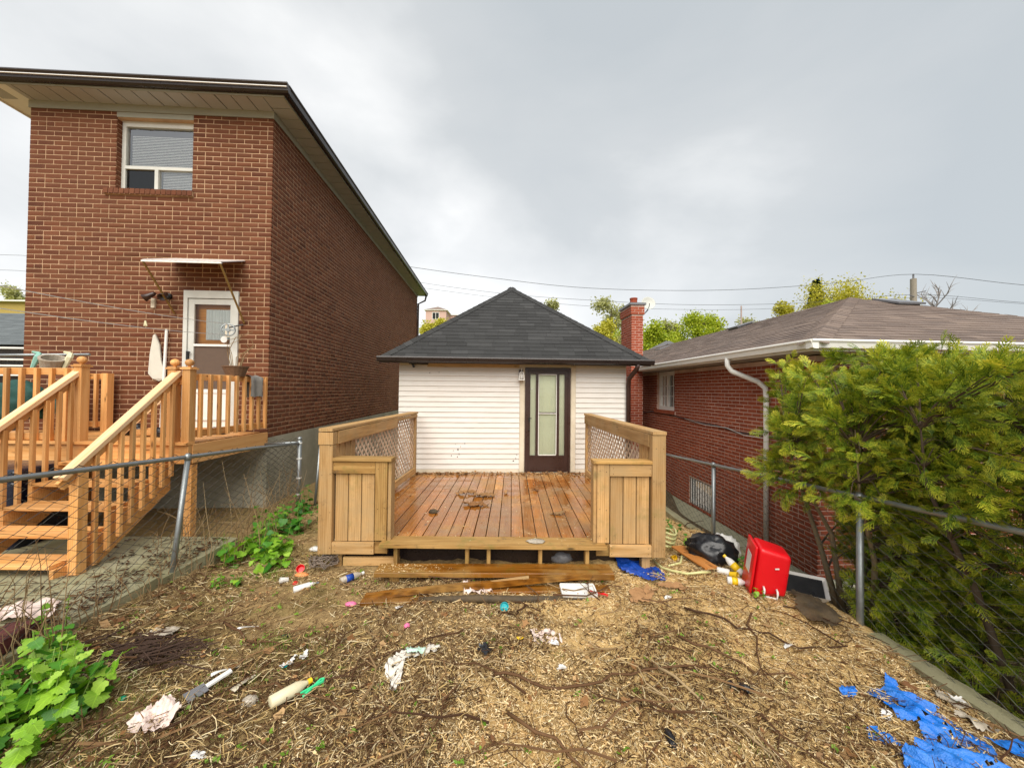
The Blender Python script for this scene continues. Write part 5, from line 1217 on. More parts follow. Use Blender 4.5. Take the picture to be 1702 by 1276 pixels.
def cedar(label, x, y, z, trunks, branches, keep, dens=1.0, box=None, bark=M_BARK):
    t_ = thing('cedar_tree', label, 'tree', (x, y, z), 0, 'cedars behind the right fence'); org = Vector((x, y, z))
    mb = MB(); bb = MB(); P, D, U, S, TS = [], [], [], [], []
    lines = []
    for pts, r0 in trunks:
        pp = [Vector(p) - org for p in pts]; mb.tube(pp, [r0 * (1 - .92 * k / (len(pp) - 1)) for k in range(len(pp))], 8); lines.append(pp)
    nodes = [(pp[k].lerp(pp[k + 1], q / 4)) for pp in lines for k in range(len(pp) - 1) for q in range(4)]
    lo, hi = box
    for bi in range(branches):
        for _ in range(40):
            e = Vector([random.uniform(lo[i], hi[i]) for i in range(3)])
            if keep(e): break
        else: continue
        e -= org
        cand = [q for q in nodes if q.z < e.z + .05] or nodes
        s = min(cand, key=lambda q: (q - e).length + random.uniform(0, .12)); d = e - s; L = d.length
        if L > 1.25 or L < .1: continue
        n = 6; cur = []
        for k in range(n + 1):
            f2 = k / n; cur.append(s + d * f2 + Vector((0, 0, .16 * L * math.sin(math.pi * f2) * (1 if d.z < .2 else .3) + .012 * math.sin(f2 * 7 + bi))))
        bb.tube(cur, [.010 * min(1, L + .3) * (1 - .8 * k / n) for k in range(n + 1)], 4)
        dn = d.normalized(); cl_ = random.uniform(.05, .10); tone = random.uniform(.55, 1.1)
        for k in range(int((8 + 22 * L) * dens * .80)):
            f2 = 1 - .55 * random.random() ** 1.6; kk = min(n - 1, int(f2 * n)); p = cur[kk].lerp(cur[kk + 1], f2 * n - kk)
            g = Vector((random.gauss(0, 1), random.gauss(0, 1), random.gauss(0, 1)))
            dd = dn * .55 + g.normalized() * .75 + Vector((-.12, -.12, .16))
            P.append(p + g * cl_ * .55); D.append(dd)
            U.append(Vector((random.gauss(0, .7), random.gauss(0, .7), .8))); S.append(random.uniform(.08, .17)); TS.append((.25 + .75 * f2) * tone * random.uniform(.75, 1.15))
    mb.build('trunk', bark, t_, smooth=True); bb.build('branch', M_BARKD, t_)
    P, D, U = (np.array([tuple(v) for v in a]) for a in (P, D, U)); S = np.array(S); TS = np.array(TS); w = rng.integers(0, 3, len(P))
    for j in range(3):
        k = w == j; tv, tf, tt = SPRAYS[j]
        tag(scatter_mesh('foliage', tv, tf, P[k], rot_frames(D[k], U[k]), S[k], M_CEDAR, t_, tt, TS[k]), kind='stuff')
    return t_
# crown outlines, as slanting planes in the yard
def keepL(p):
    x, y, z = p
    if y < 1.0 or x < 2.45 or z < -.4: return False
    edge = (2.38 if .95 < z < 1.55 else 2.53) + .10 * math.sin(z * 11 + y * 3)
    if x < edge + .71 * (y - 3.5): return False
    if z < .85 and x < max(3.12, 3.22 + .85 * (y - 3.6)): return False
    return z < 2.17 + .09 * math.sin(x * 9 + y * 4) - .35 * max(0, 3.0 - x)
def keepR(p):
    x, y, z = p
    if y < 1.0 or x < 2.72 or z < -.5 or x < 2.85 + .95 * (y - 3.0): return False
    if z < .9 and x < 3.16: return False
    if z < .55 and random.random() < .15: return False
    return z < 2.12 + .10 * math.sin(x * 8 + y * 5)
random.seed(21)
tr = [([(3.45, 3.75, -.66), (3.50, 3.8, .3), (3.55, 3.78, 1.2), (3.60, 3.72, 1.9), (3.62, 3.70, 2.36)], .055), ([(3.40, 3.85, -.6), (3.25, 4.0, .3), (3.05, 4.1, 1.1), (3.0, 4.2, 1.7)], .035),
      ([(3.5, 3.7, -.6), (3.25, 3.4, .4), (2.98, 3.25, 1.0), (2.85, 3.15, 1.6)], .03), ([(3.40, 3.85, -.6), (3.2, 3.8, .5), (2.92, 3.8, 1.0), (2.75, 3.75, 1.5)], .03)]
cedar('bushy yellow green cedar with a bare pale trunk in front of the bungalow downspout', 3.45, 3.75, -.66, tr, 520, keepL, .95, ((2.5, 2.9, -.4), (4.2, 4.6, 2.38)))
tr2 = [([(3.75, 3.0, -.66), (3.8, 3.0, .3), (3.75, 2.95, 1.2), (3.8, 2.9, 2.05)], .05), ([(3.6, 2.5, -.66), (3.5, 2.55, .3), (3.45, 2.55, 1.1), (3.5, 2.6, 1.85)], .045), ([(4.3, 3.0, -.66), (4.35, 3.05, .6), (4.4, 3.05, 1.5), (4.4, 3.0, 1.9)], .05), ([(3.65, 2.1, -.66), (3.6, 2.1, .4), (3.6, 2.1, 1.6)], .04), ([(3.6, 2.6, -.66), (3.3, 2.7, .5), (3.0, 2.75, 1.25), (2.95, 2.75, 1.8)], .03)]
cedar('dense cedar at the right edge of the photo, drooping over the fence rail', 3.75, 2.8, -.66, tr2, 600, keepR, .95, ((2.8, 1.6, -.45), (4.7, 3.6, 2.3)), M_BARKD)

# ------------------------------------------------------------------ leafy weeds
def weed_leaf(seed, serr=.06):
    r = random.Random(seed); n = 8; V = []; mid = []; L_, R_ = [], []
    for k in range(n + 1):
        f = k / n; w = .52 * math.sin(math.pi * min(1, (f * .92 + .09)) ** .8) ** .75 * (1 - .35 * f) + (serr * (1 if k % 2 else -1) if 0 < k < n else 0)
        if k == n: w = .01
        zc = -.22 * f * f + .05 * math.sin(f * 6 + seed)
        V += [(f, 0, zc), (f - .05, w, zc + .11 * w + .03 * r.uniform(-1, 1)), (f - .05, -w, zc + .11 * w + .03 * r.uniform(-1, 1))]
    fs = []
    for k in range(n): a, b = 3 * k, 3 * k + 3; fs += [(a, b, b + 1, a + 1), (a, a + 2, b + 2, b)]
    return V, fs
WL = [MB().add(*weed_leaf(s)).mesh('leaf', M_LEAF, smooth=True, fix=False) for s in range(4)]
WLD = [MB().add(*weed_leaf(s + 7)).mesh('leaf', M_LEAFD, smooth=True, fix=False) for s in range(4)]
def weed(label, x, y, h, nst, lsz, meshes, leafn, spread, group='leafy green weeds'):
    z = gz(x, y); t_ = thing('leafy_weed', label, 'weed', (x, y, z), 0, group); mb = MB()
    for i in range(nst):
        a = random.uniform(0, 6.283); rr = spread * math.sqrt(random.random()); b = Vector((math.cos(a) * rr * .6, math.sin(a) * rr * .6, -.02)); hh = h * random.uniform(.55, 1.05) * (1 - .35 * rr / spread)
        e = Vector((math.cos(a) * rr, math.sin(a) * rr, hh)); pts = [b, b.lerp(e, .5) + Vector((0, 0, .05 * h)), e]; mb.tube(pts, [.004, .003, .002], 5)
        for k in range(leafn):
            f = (k + .6) / leafn; p = b.lerp(e, f); az = k * 2.4 + a + random.gauss(0, .3); s = lsz * random.uniform(.5, 1.25) * (1.0 - .45 * f * f + .1)
            o = link('leaf', random.choice(meshes if random.random() < .72 else WLD), t_, p, (random.gauss(0, .35), random.uniform(-.15, .75) - .35 * (f > .85), az)); o.scale = (s, s, s)
            mb.tube([p - Vector((0, 0, .01)), p], [.002, .0015], 3)
    mb.build('stem', M_STEM, t_); return t_
random.seed(33)
weed('big bright green leafy weed in the bottom left corner of the photo', -2.58, 2.06, .38, 36, .095, WL, 9, .37)
weed('bright leafy weed behind the big one in the bottom left corner', -2.88, 2.38, .34, 18, .085, WL, 8, .27)
weed('leafy weed at the very left edge under the fence rail', -3.12, 2.05, .5, 6, .09, WL, 6, .2)
weed('small leafy weed growing through the fence near the pale walkway edge', -3.22, 2.72, .5, 3, .07, WL, 5, .1)
weed('yellow green weed at the foot of the fence below the orange stairs', -3.05, 4.2, .42, 7, .10, WL, 6, .22)
weed('broad leafed green weed in the middle of the weeds along the fence', -2.78, 4.45, .42, 14, .12, WL, 7, .30)
weed('deep green weed beside the concrete footing of the brick house', -2.85, 5.05, .46, 11, .11, WLD, 6, .30)
weed('dark green weed nearest the left deck post', -2.55, 5.5, .42, 10, .10, WLD, 6, .30)
weed('shaded weed behind the fence end post', -3.0, 5.75, .45, 8, .10, WLD, 6, .26)
weed('dark weed in the gap between the left deck rail and the brick house', -2.55, 6.3, .55, 8, .11, WLD, 6, .3)
weed('small fresh weed at the base of the red cooler', 2.30, 3.42, .16, 7, .05, WL, 5, .18)
weed('low weed behind the shiny black bag', 2.42, 4.75, .22, 8, .07, WL, 5, .25)
weed('weed in the strip between the right deck rail and the fence', 2.15, 5.4, .22, 9, .07, WLD, 5, .3)
weed('weed left of the red cooler beside the black bag', 2.42, 4.0, .2, 6, .06, WL, 5, .14)
weed('fresh green weed left of the broad leafed one under the fence', -3.05, 4.55, .5, 9, .10, WL, 6, .24)
weed('light green weed in front of the broad leafed one at the soil edge', -2.62, 4.15, .28, 9, .09, WL, 5, .22)
weed('green weed pushing through the fence mesh below the orange fascia', -3.1, 5.0, .55, 9, .10, WL, 6, .24)
weed('low green weed at the foot of the left deck post', -2.4, 5.0, .3, 9, .09, WLD, 6, .26)
weed('pale green seedling cluster on the soil below the leaning fence post', -2.75, 3.75, .16, 8, .05, WL, 5, .18)
def grass(label, x, y, n, h, rad):
    z = gz(x, y); V = np.array([(-.5, 0, 0), (.5, 0, 0), (.35, .18, .5), (-.35, .18, .5), (.05, .5, 1), (-.05, .5, 1)]) * np.array([.035, .6, 1]); Fq = [(0, 1, 2, 3), (3, 2, 4, 5)]
    P = np.stack([rng.normal(0, rad, n) + x, rng.normal(0, rad * .7, n) + y, np.zeros(n)], 1); P[:, 2] = H(P[:, 0], P[:, 1]) - .005
    a = rng.uniform(0, 6.283, n); X = np.stack([np.cos(a), np.sin(a), np.zeros(n)], 1); U = np.tile([0, 0, 1.], (n, 1)) + rng.normal(0, .25, (n, 3))
    o = scatter_mesh('grass_tuft', V, Fq, P, rot_frames(X, U), h * rng.uniform(.5, 1.2, n), M_GRASS); return tag(o, label, 'grass tuft', 'small tufts of grass', 'stuff')
grass('bright green grass tuft in the bare soil left of the steps', -1.72, 2.83, 260, .06, .07); grass('larger sparse grass tuft right of the bright one', -1.43, 2.72, 200, .05, .10)
grass('grass tuft at the foot of the weeds below the fence', -2.4, 3.95, 160, .07, .10); grass('grass tuft near the grey spatula', -1.75, 2.42, 300, .05, .12)
grass('mossy grass patch beside the pinkish white bag', -2.25, 2.2, 700, .045, .17); grass('thin grass patch right of the big leafy weed', -2.2, 1.95, 600, .045, .16)
grass('tiny grass tuft at the bottom right among the shavings', .35, 2.75, 70, .04, .05); grass('small green tuft in the shavings left of the blue tarpaulin', 1.3, 2.0, 60, .05, .05)
grass('grass growing between the walkway slabs behind the fence', -3.55, 4.5, 300, .12, .2)
# dead stalks along the left fence
def stalks(label, pts, hmin, hmax, spread=.06):
    mb = MB(); x0, y0 = pts[0][:2]; z0 = gz(x0, y0)
    for (x, y, n) in pts:
        for i in range(n):
            a, b = x + random.gauss(0, spread), y + random.gauss(0, spread * 1.6); z = max(gz(a, b), .13 if a < FX_L else -9) - .02; h = random.uniform(hmin, hmax); lx, ly = random.gauss(0, .22), random.gauss(0, .22); P = []
            for k in range(5):
                f = k / 4; P.append((a + lx * h * f * f + random.gauss(0, .008), b + ly * h * f * f + random.gauss(0, .008), z + h * f * (1 - .1 * (lx * lx + ly * ly))))
            mb.tube(P, [.0036, .0032, .0026, .002, .0013], 4)
            for _ in range(random.randint(0, 3)):
                q = Vector(P[random.randint(1, 3)]); e = q + Vector((random.gauss(0, .1), random.gauss(0, .1), random.uniform(-.02, .16))); mb.tube([q, q.lerp(e, .5) + Vector((0, 0, .01)), e], [.0022, .0018, .001], 3)
    o = mb.build('dead_stalk_clump', M_STALK); return tag(o, label, 'dead stalks', 'dead weed stalks along the left fence')
stalks('thick tangle of dry stalks at the left edge under the fence', [(-3.25, 2.2, 30), (-3.2, 2.5, 24), (-3.4, 2.4, 12)], .2, .8, .12)
stalks('dry stalks standing along the near stretch of the fence', [(-3.15, 2.75, 12), (-3.12, 3.0, 9)], .12, .5, .09)
stalks('thin dead stalks by the leaning fence post', [(-3.12, 3.4, 9), (-3.15, 3.8, 8)], .12, .5, .09)
stalks('tall pale stalks rising from the weeds below the orange deck', [(-3.1, 4.25, 16), (-2.95, 4.45, 14), (-3.2, 4.7, 12)], .35, .95, .09)
stalks('sparse stalks in front of the concrete footing', [(-3.15, 5.2, 12), (-3.2, 5.6, 10)], .35, .85, .09)
stalks('brush of dry stems behind the fence at the foot of the orange stairs', [(-3.6, 4.4, 14), (-3.5, 4.0, 8)], .15, .45, .14)
stalks('few dead stems behind the right fence under the cedar', [(3.15, 2.9, 10), (3.3, 2.6, 8)], .3, .7, .1)

# ================================================================== rubbish lying about
def poly_sheet(name, label, cat, outline, mat, amp=.03, res=.018, lift=.012, ridge=9.0, holes=0.0, group=None, fold=None, z0=None):
    """a crumpled sheet lying on the ground inside an outline of ground points"""
    xs = [p[0] for p in outline]; ys = [p[1] for p in outline]; cx, cy = sum(xs) / len(xs), sum(ys) / len(ys)
    def inside(x, y):
        c = False; n = len(outline); j = n - 1
        for i in range(n):
            xi, yi = outline[i]; xj, yj = outline[j]
            if (yi > y) != (yj > y) and x < (xj - xi) * (y - yi) / (yj - yi) + xi: c = not c
            j = i
        return c
    nx_ = int((max(xs) - min(xs)) / res) + 2; ny_ = int((max(ys) - min(ys)) / res) + 2; mb = MB(); ids = {}; sd = random.uniform(0, 90)
    def vid(i, j):
        if (i, j) not in ids:
            x, y = min(xs) + i * res, min(ys) + j * res
            n1 = noise.noise(Vector((x * ridge, y * ridge, sd))); n2 = noise.noise(Vector((x * ridge * 2.7, y * ridge * 2.7, sd + 5))); n3 = noise.noise(Vector((x * ridge * .45, y * ridge * .45, sd + 9)))
            n4 = noise.noise(Vector((x * ridge * 5.5 + y * ridge * 2, y * ridge * 3.5, sd + 13))); hh = amp * ((1 - abs(n1) * 2.6) * .6 + (1 - abs(n2) * 2.4) * .4 + (1 - abs(n4) * 2.2) * .16 + n3 * .8)
            if fold is not None:
                fu, fv = x * math.cos(fold) + y * math.sin(fold), -x * math.sin(fold) + y * math.cos(fold)
                q1 = noise.noise(Vector((fu * 2.2, fv * 9, sd))); q2 = noise.noise(Vector((fu * 5 + fv * 3, fv * 24, sd + 4))); hh = amp * (.9 * (1 - abs(q1) * 3.2) + .35 * (1 - abs(q2) * 2.5) + .5 * n3)
            wx, wy = .4 * res * noise.noise(Vector((x * 40, y * 40, 2))), .4 * res * noise.noise(Vector((x * 40, y * 40, 7)))
            base = gz(x, y) if z0 is None else z0
            ids[i, j] = len(mb.v); mb.v.append((x + wx - cx, y + wy - cy, base + lift + max(hh, -.004)))
        return ids[i, j]
    for i in range(nx_):
        for j in range(ny_):
            x, y = min(xs) + (i + .5) * res, min(ys) + (j + .5) * res
            x += .5 * res * noise.noise(Vector((x * 30, y * 30, sd))); y += .5 * res * noise.noise(Vector((x * 30, y * 30, sd + 3)))
            if not inside(x, y): continue
            if holes and noise.noise(Vector((x * 30, y * 30, sd + 20))) > .5 - holes: continue
            mb.f.append((vid(i, j), vid(i + 1, j), vid(i + 1, j + 1), vid(i, j + 1)))
    o = mb.build(name, mat, None, (cx, cy, 0), smooth=True, fix=False); return tag(o, label, cat, group)
def blob(cx, cy, rx, ry, n=11, jit=.3):
    return [(cx + rx * math.cos(2 * math.pi * k / n) * random.uniform(1 - jit, 1 + jit), cy + ry * math.sin(2 * math.pi * k / n) * random.uniform(1 - jit, 1 + jit)) for k in range(n)]
def lump(name, label, cat, x, y, r, mat, sq=(1, 1, .7), amp=.35, f=3.0, sub=4, rz=0.0, zoff=0.0, group=None, sharp=True):
    """a crumpled bag or lump"""
    bm = bmesh.new(); bmesh.ops.create_icosphere(bm, subdivisions=sub, radius=1); sd = Vector((random.uniform(0, 50),) * 3)
    for v in bm.verts:
        n1 = noise.noise(v.co * f + sd); n2 = noise.noise(v.co * f * 2.6 + sd); k = 1 + amp * ((1 - abs(n1) * 2) * .6 + (1 - abs(n2) * 2) * .35 - .3)
        v.co *= k; v.co.x *= r * sq[0]; v.co.y *= r * sq[1]; v.co.z = max(v.co.z * r * sq[2], -.45 * r * sq[2])
    me = bpy.data.meshes.new(name); bm.to_mesh(me); bm.free(); me.materials.append(mat); me.shade_smooth()
    o = link(name, me, None, (x, y, gz(x, y) + .42 * r * sq[2] + zoff), (0, 0, rz)); return tag(o, label, cat, group)
TARP_S = [(1.18, 4.3), (1.38, 4.34), (1.55, 4.14), (1.56, 3.8), (1.43, 3.75), (1.29, 3.87), (1.16, 3.92)]
poly_sheet('blue_tarp', 'crumpled dark blue tarpaulin under the right corner of the deck', 'tarpaulin', TARP_S, M_TARP_D, .05, .014, fold=R(-30))
TARP = [(2.24, 2.4), (2.3, 2.44), (2.37, 2.42), (2.45, 2.5), (2.48, 2.46), (2.44, 2.38), (2.48, 2.31), (2.54, 2.27), (2.54, 2.23), (2.57, 2.17), (2.61, 2.13), (2.6, 2.06), (2.55, 1.96), (2.45, 1.80), (1.90, 1.78), (2.05, 2.02), (2.16, 2.04), (2.21, 2.09), (2.28, 2.08), (2.33, 2.19), (2.26, 2.21), (2.24, 2.29)]
poly_sheet('blue_tarp', 'large torn bright blue tarpaulin in the bottom right corner of the photo', 'tarpaulin', TARP, M_TARP, .045, .0075, fold=R(-48), holes=.03)
poly_sheet('blue_tarp', 'separate blue tarpaulin strip at the right edge beside the mossy kerb', 'tarpaulin', [(2.62, 2.12), (2.87, 2.14), (2.9, 2.04), (2.8, 1.96), (2.69, 2.0), (2.63, 2.06)], M_TARP, .025, .010, fold=R(-20), holes=.1)
poly_sheet('blue_tarp_scrap', 'small blue tarpaulin shred left of the large tarpaulin', 'tarpaulin scrap', [(2.04, 2.19), (2.12, 2.18), (2.16, 2.09), (2.08, 2.07), (2.0, 2.13)], M_TARP, .015, .009, fold=R(-40), holes=.2)
poly_sheet('blue_tarp_scrap', 'bunched blue scrap above the left end of the large tarpaulin', 'tarpaulin scrap', blob(2.12, 2.40, .05, .04), M_TARP, .035, .008, ridge=16)
# bags and sheets of plastic
lump('bin_bag', 'shiny black bin bag between the deck and the red cooler', 'bin bag', 2.24, 4.25, .235, M_BLACK, (1.0, .75, .8), .42, 2.3, rz=-.5)
lump('plastic_bag', 'silvery white plastic wrapped round the right side of the black bin bag', 'plastic bag', 2.42, 4.36, .17, M_WPLA, (1, .8, .85), .4, 2.6, zoff=.05)
poly_sheet('plastic_bag', 'pinkish white crumpled bag beside the big leafy weed', 'plastic bag', blob(-1.99, 2.16, .125, .085, 11, .25), M_PBAG, .07, .0085, lift=.02, ridge=8)
WG = [(-.85, 2.64), (-.8, 2.73), (-.69, 2.8), (-.53, 2.84), (-.49, 2.78), (-.57, 2.72), (-.66, 2.68), (-.72, 2.64), (-.71, 2.53), (-.70, 2.38), (-.735, 2.38), (-.77, 2.5), (-.83, 2.56)]
poly_sheet('plastic_bag', 'torn whitish plastic bag in the middle foreground', 'plastic bag', WG, M_WBAG, .035, .011, ridge=12, holes=.03)
poly_sheet('plastic_bag', 'pale green plastic lying on the torn whitish bag', 'plastic bag', blob(-.66, 2.735, .07, .035), M_GBAG, .03, .009, lift=.03, ridge=14)
poly_sheet('plastic_net', 'pinkish plastic netting in front of the middle of the steps', 'plastic netting', blob(-.33, 3.60, .16, .08), M_PBAG, .045, .014, holes=.28, ridge=14)
poly_sheet('plastic_net', 'white plastic netting in the shavings right of the centre', 'plastic netting', blob(.27, 2.96, .13, .07), M_PBAG, .03, .011, holes=.3, ridge=14)
poly_sheet('plastic_net', 'white shredded net with a teal end in the left foreground', 'plastic netting', [(-1.55, 2.57), (-1.5, 2.61), (-1.5, 2.69), (-1.43, 2.72), (-1.40, 2.66), (-1.46, 2.58), (-1.51, 2.56)], M_WPLA, .02, .008, holes=.22, ridge=20)
poly_sheet('teal_scrap', 'teal plastic scrap at the end of the white shredded net', 'plastic scrap', blob(-1.51, 2.585, .035, .016), M_TEAL, .012, .006)
poly_sheet('clear_plastic', 'cloudy clear tray of plastic on the bare soil at the left', 'plastic scrap', blob(-2.58, 2.86, .10, .06), M_CLEAR, .03, .011, holes=.12)
poly_sheet('clear_plastic', 'grey clear plastic sheet upper of two beside the mossy kerb', 'plastic sheet', blob(2.74, 2.40, .09, .07), M_CLEAR, .03, .011, holes=.05)
poly_sheet('clear_plastic', 'grey clear plastic sheet lower of two beside the mossy kerb', 'plastic sheet', blob(2.71, 2.23, .085, .07), M_CLEAR, .035, .011, holes=.05)
poly_sheet('paper_scrap', 'white paper lying near the upper grey plastic sheet', 'paper scrap', [(2.76, 2.43), (2.82, 2.39), (2.80, 2.35), (2.75, 2.38)], M_WPLA, .008, .009, lift=.05)
poly_sheet('black_scrap', 'torn black bag scrap in the right foreground shavings', 'plastic scrap', blob(1.48, 2.45, .085, .045), M_BLACK, .03, .010, ridge=16, holes=.08)
poly_sheet('black_scrap', 'square black scrap in the middle foreground', 'plastic scrap', blob(-.17, 2.75, .055, .045, 8, .15), M_BLACK, .022, .010, ridge=16)
lump('black_scrap', 'small black plastic lump by the bright grass tuft', 'plastic scrap', -1.72, 2.94, .028, M_BLACK)
lump('black_scrap', 'dark shred standing in the mulch at the bottom right', 'plastic scrap', .87, 2.06, .035, M_BLACK, (.6, 1.6, .7))
lump('white_lump', 'white plastic lump on the soil left of the deck post', 'plastic scrap', -2.33, 4.57, .05, M_WPLA, (1.2, .8, .6), .5)
lump('white_lump', 'flat white scrap below the weeds next to the left deck post', 'plastic scrap', -2.55, 5.25, .05, M_WPLA, (1.6, .8, .3), .4)
lump('white_lump', 'crumpled clear cup lump left of the centre foreground', 'plastic scrap', -1.53, 2.27, .036, M_CLEAR, (1.1, .9, .8), .4)
for x, y, lb in ((2.05, 2.82, 'small white paper scrap on the shavings left of the black mat'), (2.21, 2.25, 'white paper scrap tucked beside the large blue tarpaulin'), (-.97, 3.34, 'pale scrap on the bare soil left of the steps'), (.34, 2.90, 'white scrap at the end of the white netting'), (-1.58, 1.96, 'white paper standing at the bottom edge left of the centre'), (2.63, 3.30, 'white scrap above the black mat by the fence'), (.36, 2.62, 'tiny white scrap in the centre right foreground'), (1.44, 3.48, 'white crumb right of the wet cardboard')):
    poly_sheet('paper_scrap', lb, 'paper scrap', blob(x, y, .035, .026, 7), M_WPLA, .012, .008)
# smaller solid things
def bottle(name, label, cat, x, y, L, r, body, capm, rz, prof=None, bodyn='body', band=None, tilt=0.0):
    z = gz(x, y) + r * .85; t_ = thing(name, label, cat, (x, y, z), rz)
    pr = prof or [(r * .82, 0), (r, .02 * L), (r, .62 * L), (r * .8, .74 * L), (r * .4, .86 * L), (r * .38, .90 * L)]
    MB().lathe(pr, (0, 0, 0), 16).build(bodyn, body, t_, (0, 0, 0), (0, R(90 + tilt), 0), smooth=True)
    if capm: MB().lathe([(r * .45, .90 * L), (r * .45, L), (r * .38, L * 1.005)], (0, 0, 0), 12).build('cap', capm, t_, (0, 0, 0), (0, R(90 + tilt), 0))
    if band: MB().lathe([(r * 1.015, .22 * L), (r * 1.015, .52 * L)], (0, 0, 0), 16).build('label_band', band, t_, (0, 0, 0), (0, R(90 + tilt), 0), smooth=True)
    return t_
bottle('plastic_bottle', 'clear plastic bottle with a blue band beside the left end of the steps', 'bottle', -1.66, 3.74, .24, .034, M_CLEAR, M_WPLA, R(48), band=M_TARP_D)
bottle('plastic_bottle', 'flat white bottle lying on the bare soil left of the deck', 'bottle', -2.05, 3.62, .22, .03, M_WPLA, M_GREYP, R(40))
bottle('squeeze_bottle', 'dirty cream squeeze bottle with a yellow cap in the left foreground', 'bottle', -1.40, 2.25, .235, .036, plain('cream_bottle', lin('d9d0b0'), .45, var=.12, nscale=15, dirt=lin('b3a67f'), dirtamt=.4), M_YEL, R(50))
bottle('plastic_bottle', 'white and yellow bottle leaning against the red cooler', 'bottle', 2.30, 3.78, .22, .036, M_WPLA, M_YEL, R(125), band=M_YEL, tilt=-35)
bottle('plastic_bottle', 'white bottle with a yellow end lying in front of the red cooler', 'bottle', 2.08, 3.66, .17, .034, M_WPLA, M_YEL, R(-20), band=M_YEL)
bottle('drink_can', 'crumpled silver can left of the yellow cup', 'can', 2.10, 3.88, .11, .032, M_WPLA, None, R(-30), [(.026, 0), (.032, .01), (.032, .10), (.026, .115)])
def cup(name, label, x, y, r, h, mat, rot):
    o = MB().lathe([(r * .7, 0), (r, h), (r * .93, h), (r * .64, .006)], (0, 0, 0), 16).build(name, mat, None, (x, y, gz(x, y) + r * .85), rot, smooth=False); return tag(o, label, 'cup')
cup('plastic_cup', 'yellow plastic cup left of the white and yellow bottle', 2.19, 3.80, .034, .07, M_YEL, (R(80), 0, R(40)))
cup('plastic_cup', 'yellow plastic cup next to the right foot of the deck', 1.84, 4.34, .03, .06, M_YEL, (R(70), 0, R(10)))
cup('plastic_cup', 'bright red cup lying left of the deck foot', -2.22, 4.06, .042, .05, M_RED, (R(50), R(20), 0))
cup('plastic_cup', 'grey plastic cup on its side left of the deck', -2.24, 3.86, .03, .075, M_WPLA, (R(80), 0, R(-50)))
cup('bottle_top', 'round teal bottle top in front of the steps', -.05, 3.34, .038, .025, M_TEAL, (R(70), 0, R(10)))
lump('orange_scrap', 'orange plastic scrap below the red cup', 'plastic scrap', -2.16, 3.96, .045, M_ORNG, (1.4, .8, .4)); lump('red_scrap', 'small red scrap below the grey cup', 'plastic scrap', -2.10, 3.74, .022, M_RED)
lump('pink_scrap', 'small pink scrap on the soil in front of the steps', 'plastic scrap', -.82, 3.06, .02, M_PINK, (1, 1, .9)); lump('pink_scrap', 'reddish pink scrap left of the lowest step board', 'plastic scrap', -1.42, 3.42, .035, M_PINK, (1.3, .8, .5))
poly_sheet('red_scrap', 'red plastic strip beside the white foam tray', 'plastic scrap', [(.70, 3.60), (.78, 3.62), (.92, 3.54), (.90, 3.51), (.78, 3.55)], M_RED, .015, .010)
poly_sheet('yellow_scrap', 'yellow leaf shaped scrap left of the white netting', 'plastic scrap', blob(.08, 2.92, .03, .022, 7), M_YEL, .01, .007)
lump('teal_scrap', 'dark teal glass bit right of the big leafy weed', 'glass bit', -2.32, 2.31, .018, plain('teal_glass', lin('0c7a5a'), .1), (1.2, .8, .8))
# foam tray
FT = MB().box((-.16, -.075, 0), (.16, .075, .008)).bar((-.16, -.075, .015), (.16, -.075, .015), .012, .03).bar((-.16, .075, .015), (.16, .075, .015), .012, .03).bar((-.16, -.07, .015), (-.16, .07, .015), .012, .029).bar((.16, -.07, .015), (.16, .07, .015), .012, .029).build('foam_tray', M_WPLA, None, (.64, 3.58, gz(.64, 3.58) + .03), (R(9), R(2), R(4)))
tag(FT, 'white foam tray leaning at the right end of the steps', 'tray')
poly_sheet('cardboard_piece', 'wet brown cardboard right of the white foam tray', 'cardboard', [(1.12, 3.6), (1.34, 3.75), (1.43, 3.66), (1.26, 3.45), (1.09, 3.43)], M_CARD, .03, .022, ridge=5)
poly_sheet('cardboard_piece', 'torn cardboard strip below the blue tarpaulin under the deck', 'cardboard', [(1.42, 3.76), (1.62, 3.72), (1.7, 3.6), (1.5, 3.62)], M_CARD, .02, .02, ridge=6)
tag(board('loose_board', (1.97, 4.50, gz(1.97, 4.5) + .09), (2.06, 3.90, gz(2.06, 3.9) + .03), .15, .02, wood_mat('orange_board', lin('cd8b4a'), lin('b87636'), lin('8a5424'), .7), None), 'orange wooden board lying beside the black bin bag', 'board')
